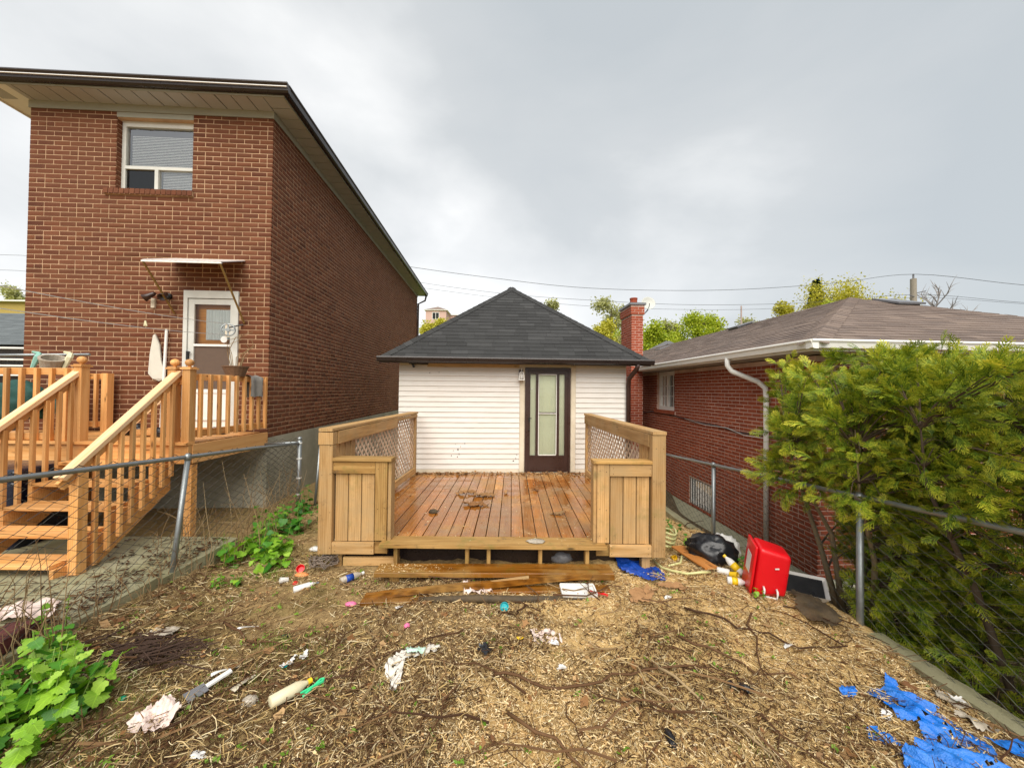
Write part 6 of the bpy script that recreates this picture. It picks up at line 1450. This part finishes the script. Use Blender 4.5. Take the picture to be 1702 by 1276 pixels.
# spatula, clip, strips
SPA = thing('spatula', 'grey spatula with a white handle in the left foreground', 'spatula', (-1.86, 2.36, gz(-1.86, 2.36) + .02), R(55))
MB().prism([(-.10, -.055, 0), (.0, -.045, .012), (.0, .045, .012), (-.10, .055, 0)], (0, 0, .004)).build('blade', M_GREYP, SPA); MB().bar((0, 0, .014), (.13, 0, .035), .032, .012).build('handle', M_WPLA, SPA)
CLP = thing('plastic_clip', 'green plastic clip beside the yellow capped bottle', 'clip', (-1.215, 2.38, gz(-1.215, 2.38) + .03), R(60))
MB().bar((-.07, -.012, 0), (.06, .012, .01), .012, .012).build('arm', M_GRN, CLP); MB().bar((-.07, .014, .008), (.06, -.014, .012), .012, .012).tube([(.06, -.014, .012), (.075, .0, .012), (.06, .014, .012)], .006, 6).build('arm', M_GRN, CLP)
for x, y, L, w, rz, lb in ((-1.68, 2.43, .15, .04, 75, 'pale torn plastic strip between the spatula and the squeeze bottle'), (-1.88, 2.55, .16, .02, 40, 'white plastic stick above the grey spatula'), (-2.05, 3.0, .14, .015, 25, 'thin white stick on the bare soil at the left')):
    q = MB(); n = 8; vs = []
    for k in range(n + 1): f = k / n; ww = w * (.5 + .12 * math.sin(k * 2.1)); vs += [(L * (f - .5), -ww, .01 * math.sin(f * 4)), (L * (f - .5), ww, .01 * math.sin(f * 4 + 1)), (L * (f - .5), ww, .01 * math.sin(f * 4 + 1) + .004), (L * (f - .5), -ww, .01 * math.sin(f * 4) + .004)]
    fs = [(4 * k + j, 4 * (k + 1) + j, 4 * (k + 1) + (j + 1) % 4, 4 * k + (j + 1) % 4) for k in range(n) for j in range(4)] + [(0, 1, 2, 3), tuple(4 * n + j for j in (3, 2, 1, 0))]
    tag(q.add(vs, fs).build('plastic_strip', M_CREAM if 'pale' in lb else M_WPLA, None, (x, y, gz(x, y) + .02), (0, 0, R(rz))), lb, 'plastic strip')
# cable tangle and hose
rt = random.Random(5); pts = []
for k in range(170): a = k * .42; pts.append((-2.0 + .17 * math.cos(a * 1.0 + .3 * math.sin(k * .3)) * rt.uniform(.5, 1), 4.10 + .12 * math.sin(a) * rt.uniform(.5, 1), gz(-2.0, 4.1) + .03 + .13 * rt.random() * (1 - abs(math.sin(k * .11)) * .4)))
tag(MB().tube(pts, .005, 5).build('cable_tangle', plain('grey_brown_cable', lin('7a6c60'), .7, var=.3, nscale=20), None, smooth=True), 'tangle of thin grey cable heaped at the left foot of the deck', 'cable tangle')
hp = [(1.59, 4.24), (1.62, 4.06), (1.67, 3.92), (1.78, 3.82), (1.9, 3.79), (2.0, 3.82)]
tag(MB().tube([(x, y, gz(x, y) + .03) for x, y in hp], .013, 8).build('garden_hose', M_HOSE, None, smooth=True), 'pale yellow hose end lying across the litter right of the deck', 'hose')
pts = [(1.90 + .10 * math.cos(k * .5) + .004 * k * .2, 4.72 + .13 * math.sin(k * .5), gz(1.9, 4.7) + .02 + .004 * k + .02 * math.sin(k)) for k in range(52)]
tag(MB().tube(pts, .013, 7).build('garden_hose', M_HOSE, None, smooth=True), 'coiled pale yellow hose behind the right deck post', 'hose')
tag(MB().tube([(1.75, 4.9, gz(1.75, 4.9) + .03), (1.95, 4.5, .05), (2.0, 4.42, .05), (1.85, 4.15, .04), (1.7, 4.1, .03)], .012, 7).build('garden_hose', M_HOSE, None, smooth=True), 'short pale hose piece between the yellow cup and the orange board', 'hose')
# red cooler standing on end
CO = thing('cooler', 'red cooler box standing on end against the right fence', 'cooler', (2.33, 3.55, gz(2.33, 3.55) + .005), R(-19)); CO.scale = (.78, .78, .82); CO.rotation_euler = (R(5), R(6), R(-19))
def rbox(lo, hi, bev, seg=3, taper=None):
    bm = bmesh.new(); bmesh.ops.create_cube(bm, size=1)
    for v in bm.verts:
        t3 = [(lo[i] + hi[i]) / 2 + v.co[i] * (hi[i] - lo[i]) for i in range(3)]
        if taper: t3 = taper(t3)
        v.co = t3
    bmesh.ops.bevel(bm, geom=list(bm.edges), offset=bev, segments=seg, profile=.6, affect='EDGES'); me = bpy.data.meshes.new('shell'); bm.to_mesh(me); bm.free(); me.shade_smooth(); return me
def tp(p): k = 1 - .16 * (p[0] + .10) / .33; return (p[0], p[1] * k, .275 + (p[2] - .275) * k)
me = rbox((-.12, -.17, .0), (.21, .17, .55), .055, 4, tp); me.materials.append(M_RED); body = link('body', me, CO, (0, 0, .0), (0, 0, 0))
me = rbox((-.165, -.175, -.005), (-.136, .175, .555), .012, 2); me.materials.append(M_RED); link('lid', me, CO)
MB().box((-.167, -.07, .2), (-.1651, .09, .42)).build('blank_sticker', M_WPLA, CO)
MB().tube([(-.03, -.165, .13), (-.03, -.205, .12), (-.03, -.215, .10), (-.03, -.215, .05), (.10, -.215, .05), (.10, -.215, .10), (.10, -.205, .12), (.10, -.165, .13)], .011, 8).build('handle', M_WPLA, CO, smooth=True)
MB().bar((.05, -.178, .36), (.09, -.176, .37), .004, .014).build('scuff', M_WPLA, CO)
# black and white tray, dark mat, stones
BW = thing('plastic_tub', 'white plastic tub with a black inside right of the red cooler', 'tub', (2.72, 3.57, gz(2.72, 3.57) + .05), R(-30))
MB().add([(-.15, -.09, 0), (.15, -.09, 0), (.15, .09, 0), (-.15, .09, 0), (-.19, -.12, .09), (.19, -.12, .09), (.19, .12, .09), (-.19, .12, .09)], [(0, 1, 5, 4), (1, 2, 6, 5), (2, 3, 7, 6), (3, 0, 4, 7), (3, 2, 1, 0)]).build('tub', M_WPLA, BW, (0, 0, 0), (R(25), 0, 0))
MB().add([(-.165, -.105, .03), (.165, -.105, .03), (.165, .105, .05), (-.165, .105, .05)], [(0, 1, 2, 3)]).build('lining', M_BLACK, BW, (0, 0, .012), (R(25), 0, 0))
MT = [(2.56, 3.46), (2.70, 3.40), (2.68, 3.08), (2.50, 2.94), (2.40, 3.03), (2.40, 3.2)]
poly_sheet('roofing_felt', 'dark brown felt mat below the red cooler beside the fence', 'mat', MT, M_RUBBER, .03, .025, ridge=3, lift=.03)
def rock(name, label, x, y, r, sq, mat, z=None, rz=0):
    o = lump(name, label, 'stone', x, y, r, mat, sq, .25, 1.6, 3, rz); 
    if z is not None: o.location.z = z
    return o
tag(rbox and link('stone_block', (lambda m_: (m_.materials.append(M_STONE), m_)[1])(rbox((-.07, -.20, 0), (.07, .20, .11), .02, 2)), None, (3.20, 2.62, -.64), (R(4), 0, R(-6))), 'long brown stone block behind the mossy kerb', 'stone block')
DRN = MB().lathe([(.10, 0), (.105, .02), (.09, .03), (.07, .025), (.02, .03)], (0, 0, 0), 20).build('drain_lid', M_GREYP, None, (3.17, 2.62, -.50), (R(6), R(-5), 0)); DRN.location = (3.16, 2.47, -.62); tag(DRN, 'round grey drain lid beside the brown stone block', 'drain lid')
RP = link('paver_block', (lambda m_: (m_.materials.append(M_REDDARK), m_)[1])(rbox((-.10, -.17, 0), (.10, .17, .09), .008, 2)), None, (-3.42, 2.58, .13), (0, R(-4), R(12))); tag(RP, 'dark red paving block at the walkway edge under the fence', 'paving block')
poly_sheet('pale_rag', 'pinkish white rag on the walkway behind the fence at the left edge', 'rag', blob(-3.72, 2.95, .22, .13), M_PBAG, .05, .02, z0=.14, ridge=7)
# bits on the deck and steps
for x, y, r, sq, lb in ((-.78, 5.9, .07, (1.6, .7, .3), 'curled dry leaf left of the leaf pile on the deck'), (-.45, 5.81, .10, (1.8, .7, .35), 'long curled dead leaf in the middle of the deck'), (-.46, 5.36, .10, (1.5, .8, .35), 'crumpled dead leaf nearest the front in the middle of the deck'), (-.62, 5.95, .05, (1.2, .8, .5), 'small dead leaf behind the leaf pile on the deck'), (-.08, 6.0, .05, (.6, 1.5, .4), 'thin dead leaf right of the deck middle'), (.40, 6.19, .05, (1.4, .8, .5), 'dark dead leaf on the right wet boards'), (.62, 5.0, .06, (1.5, .6, .2), 'flat brown leaf near the right panel of the deck')):
    poly_sheet('dead_leaf', lb, 'dead leaf', [(x + px * r * 1.1, y + py * r * 1.3) for px, py in blob(0, 0, sq[0], sq[1], 9, .45)], M_DLEAF, .04, .013, ridge=14, z0=DZ)
o = lump('dark_lump', 'small dark lump on the left of the deck', 'stone', -1.02, 5.02, .045, M_RUBBER, (1.2, .8, .7), .4, 2, 3); o.location.z = DZ + .015
o = lump('silver_scrap', 'crumpled silvery scrap on the front board of the deck', 'foil scrap', .27, 4.09, .055, M_CLEAR, (1.5, .9, .25), .6, 3, 3); o.location.z = DZ + .014
o = lump('white_scrap', 'white scrap under the deck behind the right end of the steps', 'plastic scrap', .58, 4.3, .09, M_GREYP, (1.2, .7, .8), .4, 2, 3)

# ================================================================== things on and around the neighbour's deck
LMx = LM
def lw(x, y, z): return LM @ Vector((x, y, z))
RG = MB(); n = 12; vs = []
prof_l = [(-1.80, 2.10), (-1.72, 2.02), (-1.63, 1.98), (-1.54, 2.02), (-1.545, 2.1), (-1.60, 2.3), (-1.64, 2.55), (-1.70, 2.72), (-1.74, 2.70), (-1.77, 2.4)]
RGo = MB().prism([(x, -.03 - .015 * (i % 2), z) for i, (x, z) in enumerate(prof_l)], (0, -.022, 0)).build('hanging_rag', M_CLOTH, None, tuple(lw(0, 0, 0)), (0, 0, R(3))); tag(RGo, 'off white rag hanging on the brown brick wall left of the door', 'rag')
o = MB().tube([(-1.545, -.10, 1.22), (-1.545, -.04, 2.80)], .02, 8).build('white_pole', M_WHITE, None, tuple(lw(0, 0, 0)), (0, 0, R(3))); tag(o, 'white pole leaning on the brown brick wall beside the door', 'pole')
CLN = []
for a, b, lb in (((-4.6, 1.55, 2.62), (-.48, -.24, 2.87), 'upper clothesline running in front of the brown brick wall'), ((-4.6, 1.55, 2.45), (-.48, -.24, 2.70), 'lower clothesline running in front of the brown brick wall')):
    p1 = lw(*b); p0 = Vector((-3.75, 2.2, a[2])); o = MB().tube([p0.lerp(p1, k / 8) - Vector((0, 0, .04 * math.sin(math.pi * k / 8))) for k in range(9)], .0045, 4).build('clothesline', M_WPLA); tag(o, lb, 'clothesline', 'clotheslines')
o = MB().tube([(-.015, 0, -.05), (.0, 0, .03)], .012, 5).tube([(.02, 0, -.05), (.0, 0, .03)], .012, 5).build('clothes_peg', M_CREAMC, None, tuple(lw(-1.66, -.28, 2.86) )); tag(o, 'pale peg hanging on the clothesline left of the door', 'clothes peg')
PO = thing('metal_rod', 'long grey metal rod with cloth strips tied to it above the left railing', 'rod', (-6.0, 5.0, 2.28))
MB().tube([(-1.6, -.1, -.02), (.25, .15, .04)], .02, 8).build('rod', M_GALV, PO, smooth=True)
for x, zz, m_ in ((.10, 0, M_CREAMC), (-.32, -.08, M_CTEAL), (-.95, -.03, M_TARP)):
    MB().tube([(x, .06, .03), (x + .05, .0, -.02), (x + .01, -.02, -.16)], [.03, .035, .02], 6).tube([(x, .06, .04), (x - .06, .03, .06)], [.025, .012], 6).build('cloth_strip', m_, PO)
TW = MB(); n = 9; nd_ = 10; vs = []; 
for i in range(n + 1):
    for j in range(nd_ + 1):
        s = (j / nd_ - .5) * .74; yy = (abs(s) - .05) if abs(s) > .05 else 0
        x = math.copysign(min(abs(s), .055 + .02 * math.sin(i)), s); vs.append((x + .006 * math.sin(i * 1.7 + j), -.13 + .26 * i / n, .01 * math.cos(i) - max(0, abs(s) - .05)))
TW.add(vs, [(i * (nd_ + 1) + j, (i + 1) * (nd_ + 1) + j, (i + 1) * (nd_ + 1) + j + 1, i * (nd_ + 1) + j + 1) for i in range(n) for j in range(nd_)])
o = TW.build('grey_towel', M_GCLOTH, None, (-3.905, 5.72, 2.075), (0, 0, 0), smooth=True, fix=False); tag(o, 'grey towel hung over the right end of the orange railing', 'towel')
PT = thing('flower_pot', 'brown basket pot with dead wiry stems on the orange railing corner', 'flower pot', (-3.98, 5.45, 2.05))
MB().lathe([(.11, 0), (.155, .13), (.165, .135), (.165, .15), (.145, .15), (.12, .03)], (0, 0, 0), 18).build('basket', M_BASKET, PT)
q = MB()
for k in range(9):
    a = k * .9; L = random.uniform(.3, .6); q.tube([(.05 * math.cos(a), .05 * math.sin(a), .1), (.1 * math.cos(a), .1 * math.sin(a), .1 + L * .5), (.16 * math.cos(a + .5) + .06, .16 * math.sin(a + .5), .1 + L * .8), (.10 * math.cos(a + 1) + .1, .1, .1 + L)], [.006, .005, .004, .003], 5)
q.build('dead_stems', M_STALK, PT)
o = lump('covered_heap', 'dark teal cloth covered heap behind the left railing', 'heap', -6.95, 5.35, .34, M_TEALC, (1.1, .6, 1.0), .35, 2.2); o.location.z = 1.58
o = lump('covered_heap', 'second dark teal bundle right of the covered heap', 'heap', -6.45, 5.45, .20, M_TEALC, (1.0, .7, 1.1), .35, 2.4); o.location.z = 1.60
BK = MB().lathe([(.09, 0), (.12, .2), (.125, .2), (.125, .215), (.10, .215), (.08, .02)], (0, 0, 0), 16).build('bucket', M_CLEAR, None, (-6.05, 4.98, 2.06), (R(15), R(20), 0)); tag(BK, 'cloudy plastic bucket hanging from the metal rod', 'bucket')
for x, y, r, m_, lb in ((-4.85, 5.3, .11, M_BLACK, 'black boot on the orange deck floor'), (-4.62, 5.25, .09, M_BLACK, 'second black boot beside the first on the orange deck'), (-4.35, 5.6, .09, M_GREYP, 'grey bundle on the orange deck near the door'), (-5.45, 5.5, .13, M_BLACK, 'black sack behind the left newel post')):
    o = lump('boot' if 'boot' in lb else 'bundle', lb, 'boot' if 'boot' in lb else 'bundle', x, y, r, m_, (1.2, .8, .8), .35, 2); o.location.z = NZ + r * .35
tag(board('broom_handle', (-5.45, 5.35, NZ + .03), (-5.15, 5.6, NZ + .5), .03, .02, M_WOOD_H, None), 'short wooden stick leaning behind the left newel post', 'stick')
CRT = MB().box((-.2, -.12, 0), (.2, .12, .02)).bar((-.2, -.12, .05), (.2, -.12, .05), .015, .06).bar((-.2, .12, .05), (.2, .12, .05), .015, .06).bar((-.2, -.11, .05), (-.2, .11, .05), .015, .059).bar((.2, -.11, .05), (.2, .11, .05), .015, .059).build('wooden_tray', M_WOOD_N, None, (-5.0, 5.35, NZ + .02), (0, 0, R(8))); tag(CRT, 'shallow wooden tray on the orange deck between the newel posts', 'tray')
NB = thing('storage_bin', 'glossy dark blue bin under the orange deck at the left edge', 'bin', (-5.95, 4.45, 0), R(4))
me = rbox((-.75, -.35, .0), (.55, .45, .86), .07, 3); me.materials.append(M_NAVY); link('body', me, NB); me = rbox((-.80, -.40, .86), (.60, .50, .98), .05, 3); me.materials.append(M_NAVY); link('lid', me, NB)

# ================================================================== litter: shavings, straw, mulch, twigs, leaves
def field(x, y, f, s): return (np.sin(x * f + s) + np.sin(y * f * 1.13 + s * 2.1) + np.sin((x + y) * f * .71 + s * 3.3) + np.sin((x - .6 * y) * f * 1.9 + s * .7)) / 4
def sample(n, dens):
    out = []; tot = 0
    while tot < n:
        y = 1.25 + 3.2 * rng.random(4 * n) ** 1.35; x = rng.uniform(-3.2, 2.86, 4 * n)
        side_ = rng.random(4 * n) < .10; y = np.where(side_, rng.uniform(4.2, 7.2, 4 * n), y); x = np.where(side_, np.where(rng.random(4 * n) < .5, rng.uniform(-3.2, -2.06, 4 * n), rng.uniform(1.66, 2.85, 4 * n)), x)
        k = (rng.random(4 * n) < dens(x, y)) & ~((np.abs(x + .2) < 1.75) & (y > 4.02)); out.append(np.stack([x[k], y[k]], 1)); tot += k.sum()
    return np.concatenate(out)[:n]
def bare(x, y): return np.exp(-(((x + 1.75) / .75) ** 2 + ((y - 3.3) / .6) ** 2) * 1.2)
sh_right = lambda x, y: np.clip((x + 1.9) / 1.6, .12, 1)
d_chip = lambda x, y: np.clip(sh_right(x, y) * (.62 + .9 * field(x, y, 2.6, 1.3)), .03, 1) * (1 - .85 * bare(x, y))
d_straw = lambda x, y: np.clip(.55 + .6 * field(x, y, 2.1, 4.0) + .3 * (x < -.4), .08, 1) * (1 - .75 * bare(x, y)) * np.clip(1.25 - .2 * np.abs(y - 2), .2, 1)
d_mul = lambda x, y: np.clip(.20 - .2 * (x > .3) - 1.2 * field(x, y, 2.6, 1.3) + .45 * np.exp(-((x + .2) / 1.1) ** 2 - ((y - 2.1) / .6) ** 2) + .2 * (y < 2.6), .05, 1) * (1 - .9 * bare(x, y))
def ribbons(name, n, dens, Lr, Wr, mat, nseg=2, curve=.5, tilt=.35, lift=(.0, .018), thick=False):
    xy = sample(n, dens); L = rng.uniform(*Lr, n) if not callable(Lr) else Lr(n); W = rng.uniform(*Wr, n); a = rng.uniform(0, 6.283, n)
    z = H(xy[:, 0], xy[:, 1]) + rng.uniform(*lift, n); til = rng.normal(0, tilt, n); roll = rng.normal(0, .7 if not thick else 0, n); cv = rng.normal(0, curve, n); bow = rng.normal(0, .12, n)
    V = np.zeros((n, nseg + 1, 3 if thick else 2, 3)); th = a.copy(); px = xy[:, 0] - np.cos(a) * L / 2; py = xy[:, 1] - np.sin(a) * L / 2
    for k in range(nseg + 1):
        f = k / nseg; zz = z + (f - .5) * L * np.sin(til) * .6 + bow * L * (f * (1 - f)) * 2
        ex, ey = -np.sin(th), np.cos(th)
        if thick:
            r = W / 2 * (1 - .5 * f)
            for j in range(3):
                w = 2.094 * j; V[:, k, j, 0] = px + ex * r * np.cos(w); V[:, k, j, 1] = py + ey * r * np.cos(w); V[:, k, j, 2] = zz + r * np.sin(w) + W * .3
        else:
            ww = W / 2 * (1 if 0 < k < nseg else .7)
            for j, s in ((0, -1), (1, 1)): V[:, k, j, 0] = px + ex * ww * s; V[:, k, j, 1] = py + ey * ww * s; V[:, k, j, 2] = zz + s * ww * np.sin(roll)
        px = px + np.cos(th) * L / nseg; py = py + np.sin(th) * L / nseg; th = th + cv / nseg
    m_ = 3 if thick else 2; base_ = (np.arange(n) * (nseg + 1) * m_)[:, None, None]; q = []
    for k in range(nseg):
        if thick:
            for j in range(3): q.append((k * 3 + j, k * 3 + (j + 1) % 3, (k + 1) * 3 + (j + 1) % 3, (k + 1) * 3 + j))
        else: q.append((k * 2, k * 2 + 1, k * 2 + 3, k * 2 + 2))
    Fq = (np.array(q)[None] + base_).reshape(-1, 4)
    V2 = V.reshape(-1, 3); ground_ = H(V2[:, 0], V2[:, 1]); V2[:, 2] = np.maximum(V2[:, 2], ground_ + .001)
    return tag(link(name, np_mesh(name, V2, Fq, mat)), kind='stuff')
ribbons('wood_shavings', 85000, d_chip, (.008, .032), (.002, .0065), M_CHIP, 2, .8, .45, (0, .018))
ribbons('dry_straw', 15000, d_straw, (.03, .13), (.002, .0045), M_STRAW, 3, .7, .3, (.004, .03))
ribbons('dark_mulch', 26000, d_mul, (.01, .05), (.002, .007), M_MULCH, 2, .7, .5, (0, .022))
ribbons('fine_twigs', 3600, d_straw, (.06, .32), (.003, .006), M_TWIG, 4, .8, .22, (.004, .03), True)
tag(ribbons('leaf_crumbs', 1800, lambda x, y: .5 * (1 - .6 * bare(x, y)), (.015, .04), (.01, .025), M_DLEAF, 2, .4, .6, (0, .02)), kind='stuff')
n = 2600; x = rng.uniform(-4.5, -3.3, n); y = rng.uniform(1.9, 4.5, n); k_ = rng.random(n) < .15 + .85 * np.exp(-np.abs(x + 3.35) / .35); x, y = x[k_], y[k_]; n = len(x); a = rng.uniform(0, 6.283, n)
Vw = np.array([(-.5, -.09, 0), (.5, -.09, .05), (.5, .09, .08), (-.5, .09, .02)])
tag(scatter_mesh('walkway_litter', Vw, [(0, 1, 2, 3)], np.stack([x, y, np.where(y < 3.56, .142, .117) + rng.uniform(0, .012, n)], 1), rot_frames(np.stack([np.cos(a), np.sin(a), 0 * a], 1), np.tile([0, 0, 1.], (n, 1)) + rng.normal(0, .3, (n, 3))), rng.uniform(.015, .09, n), M_MULCH), kind='stuff')
ribbons('dark_crumbs', 18000, lambda x, y: .35 + .65 * np.clip(field(x, y, 4.1, 2.2) + .4, 0, 1), (.004, .014), (.003, .008), M_MULCH, 1, .3, .5, (.004, .024))
n = 130; x = rng.normal(-2.50, .15, n); y = rng.normal(2.66, .07, n); a = rng.normal(.35, .5, n); P_ = []
mb = MB()
for k in range(n):
    L = rng.uniform(.08, .3); z = gz(x[k], y[k]) + rng.uniform(.005, .05); d = Vector((math.cos(a[k]), math.sin(a[k]), rng.normal(0, .12))) * L / 2; c_ = Vector((x[k], y[k], z))
    mb.tube([c_ - d, c_ + Vector((rng.normal(0, .02), rng.normal(0, .02), .008)), c_ + d], [.005, .005, .003], 4, cap=False)
tag(mb.build('dark_twig_mat', plain('wet_dark_twigs', lin('443024'), .75, var=.5, nscale=20), None, fix=False), kind='stuff')
# shavings blown onto the boards
n = 1500; x = rng.uniform(-1.9, 1.45, n); y = np.where(rng.random(n) < .55, 7.42 - rng.exponential(.10, n), rng.uniform(4.0, 7.3, n)); y = np.clip(y, 4.0, 7.42); keep_ = (rng.random(n) < .5 + .5 * (x > 0)) ; x, y = x[keep_], y[keep_]; n = len(x)
Vt = np.array([(-.5, -.2, 0), (.5, -.2, .05), (.5, .2, .1), (-.5, .2, .02)]); a = rng.uniform(0, 6.283, n)
tag(scatter_mesh('shavings_on_deck', Vt, [(0, 1, 2, 3)], np.stack([x, y, np.full(n, DZ + .004)], 1), rot_frames(np.stack([np.cos(a), np.sin(a), 0 * a], 1), np.tile([0, 0, 1.], (n, 1)) + rng.normal(0, .25, (n, 3))), rng.uniform(.008, .026, n), M_CHIP), kind='stuff')
n = 900; x = rng.uniform(-1.32, 1.0, n); y = rng.uniform(3.75, 3.93, n); a = rng.uniform(0, 6.283, n)
tag(scatter_mesh('shavings_on_steps', Vt, [(0, 1, 2, 3)], np.stack([x, y, np.full(n, .103)], 1), rot_frames(np.stack([np.cos(a), np.sin(a), 0 * a], 1), np.tile([0, 0, 1.], (n, 1)) + rng.normal(0, .25, (n, 3))), rng.uniform(.006, .02, n), M_CHIP), kind='stuff')
# leaves swept against the shed wall
n = 420; x = np.where(rng.random(n) < .6, rng.uniform(-1.85, -.6, n), rng.uniform(-.6, 1.4, n)); y = 7.40 + x * .052 - rng.exponential(.05, n); a = rng.uniform(0, 6.283, n)
tag(scatter_mesh('swept_leaf_litter', LEAFQ_V, LEAFQ_F, np.stack([x, y, DZ + rng.uniform(.005, .035, n)], 1), rot_frames(np.stack([np.cos(a), np.sin(a), rng.normal(0, .3, n)], 1), np.tile([0, 0, 1.], (n, 1)) + rng.normal(0, .5, (n, 3))), rng.uniform(.03, .08, n), M_DLEAF), kind='stuff')
xy = sample(420, lambda x, y: .25 + .5 * (x < -.8) + .4 * np.clip(field(x, y, 3.3, 5.0), 0, 1)); xy = np.repeat(xy, 5, 0) + rng.normal(0, .014, (2100, 2)); n = len(xy); a = rng.uniform(0, 6.283, n)
tag(scatter_mesh('green_sprigs', LEAFQ_V, LEAFQ_F, np.stack([xy[:, 0], xy[:, 1], H(xy[:, 0], xy[:, 1]) + .014], 1), rot_frames(np.stack([np.cos(a), np.sin(a), rng.uniform(.1, .9, n)], 1), np.tile([0, 0, 1.], (n, 1)) + rng.normal(0, .3, (n, 3))), rng.uniform(.012, .034, n), M_GRASS), kind='stuff')
# single twigs and single dead leaves
TWM = []
for s in range(6):
    r = random.Random(s); L = .5; p = [Vector((-.25 + .1 * k, .03 * r.gauss(0, 1), .008 + .008 * abs(r.gauss(0, 1)))) for k in range(6)]; mb = MB().tube(p, [.0055, .005, .0045, .004, .003, .002], 5)
    for j in range(r.randint(1, 3)):
        q = p[r.randint(1, 4)]; e = q + Vector((r.uniform(.05, .14), r.choice((-1, 1)) * r.uniform(.04, .10), .02)); mb.tube([q, q.lerp(e, .5), e], [.003, .0025, .001], 4)
    TWM.append(mb.mesh('twig', M_TWIG if s % 3 else M_STALK))
for (x, y) in sample(150, lambda x, y: .6 + 0 * x):
    o = link('twig', random.choice(TWM), None, (x, y, gz(x, y) + .022), (random.gauss(0, .06), random.gauss(0, .06), random.uniform(0, 6.28))); s = random.uniform(.5, 1.6); o.scale = (s, s, random.uniform(.7, 1.4)); tag(o, 'thin dry brown twig lying among the wood shavings', 'twig', 'twigs scattered over the yard')
DLM = []
for s in range(6):
    r = random.Random(s + 40); n = 9; V = [(0, 0, .0)]; 
    for k in range(n):
        a = 2 * math.pi * k / n; rr = (.9 if k % 2 else .55) * (1.25 if k == 0 else 1) * r.uniform(.8, 1.1); V.append((rr * math.cos(a), rr * .72 * math.sin(a), .28 * rr * rr * r.uniform(-.2, 1.2)))
    DLM.append(MB().add(V, [(0, k + 1, (k + 1) % n + 1) for k in range(n)]).mesh('dead_leaf', M_DLEAF, smooth=True, fix=False))
for (x, y) in np.concatenate([sample(150, lambda x, y: .35 + .3 * (x < 0)), np.stack([rng.uniform(-3.2, -2.6, 30), rng.uniform(1.9, 3.6, 30)], 1)]):
    o = link('dead_leaf', random.choice(DLM), None, (x, y, gz(x, y) + .022), (random.gauss(0, .3), random.gauss(0, .3), random.uniform(0, 6.28))); s = random.uniform(.025, .062); o.scale = (s, s, s); tag(o, 'curled brown dead leaf lying on the littered soil', 'dead leaf', 'dead leaves scattered over the yard')
# long vine stems lying across the yard
for pts, lb in (([(-.1, 2.5), (.3, 2.42), (.8, 2.55), (1.3, 2.62), (1.7, 2.5)], 'long dark vine stem lying across the centre right of the yard'), ([(1.5, 3.3), (1.9, 3.0), (2.1, 2.8), (2.5, 2.75)], 'dark root running towards the kerb below the red cooler'), ([(1.0, 2.6), (1.2, 2.3), (1.35, 2.0), (1.5, 1.7)], 'pale bent stem standing out in the right foreground'), ([(-1.4, 1.75), (-.8, 1.9), (-.3, 2.0)], 'pale straight stick at the bottom left of the centre'), ([(-2.3, 3.05), (-1.9, 2.85), (-1.6, 2.75)], 'dark forked twig on the bare soil at the left'), ([(.0, 2.2), (.4, 1.9), (.6, 1.7)], 'brown stick pointing to the bottom edge right of the centre'), ([(1.3, 2.9), (1.7, 2.65), (2.0, 2.5)], 'dark stem across the shavings above the small blue scrap'), ([(.15, 3.38), (.05, 3.25), (-.15, 3.08)], 'short brown stick beside the teal bottle top')):
    P = []
    for i in range(len(pts) - 1):
        for k in range(5):
            f = k / 5; x = pts[i][0] + (pts[i + 1][0] - pts[i][0]) * f + random.gauss(0, .012); y = pts[i][1] + (pts[i + 1][1] - pts[i][1]) * f + random.gauss(0, .012); P.append((x, y, gz(x, y) + .03 + .012 * math.sin(i * 5 + k)))
    o = MB().tube(P, [.010 * (1 - .6 * k / len(P)) for k in range(len(P))], 6).build('fallen_stem', M_STALK if 'pale' in lb else M_TWIG, None, smooth=True); tag(o, lb, 'stem')
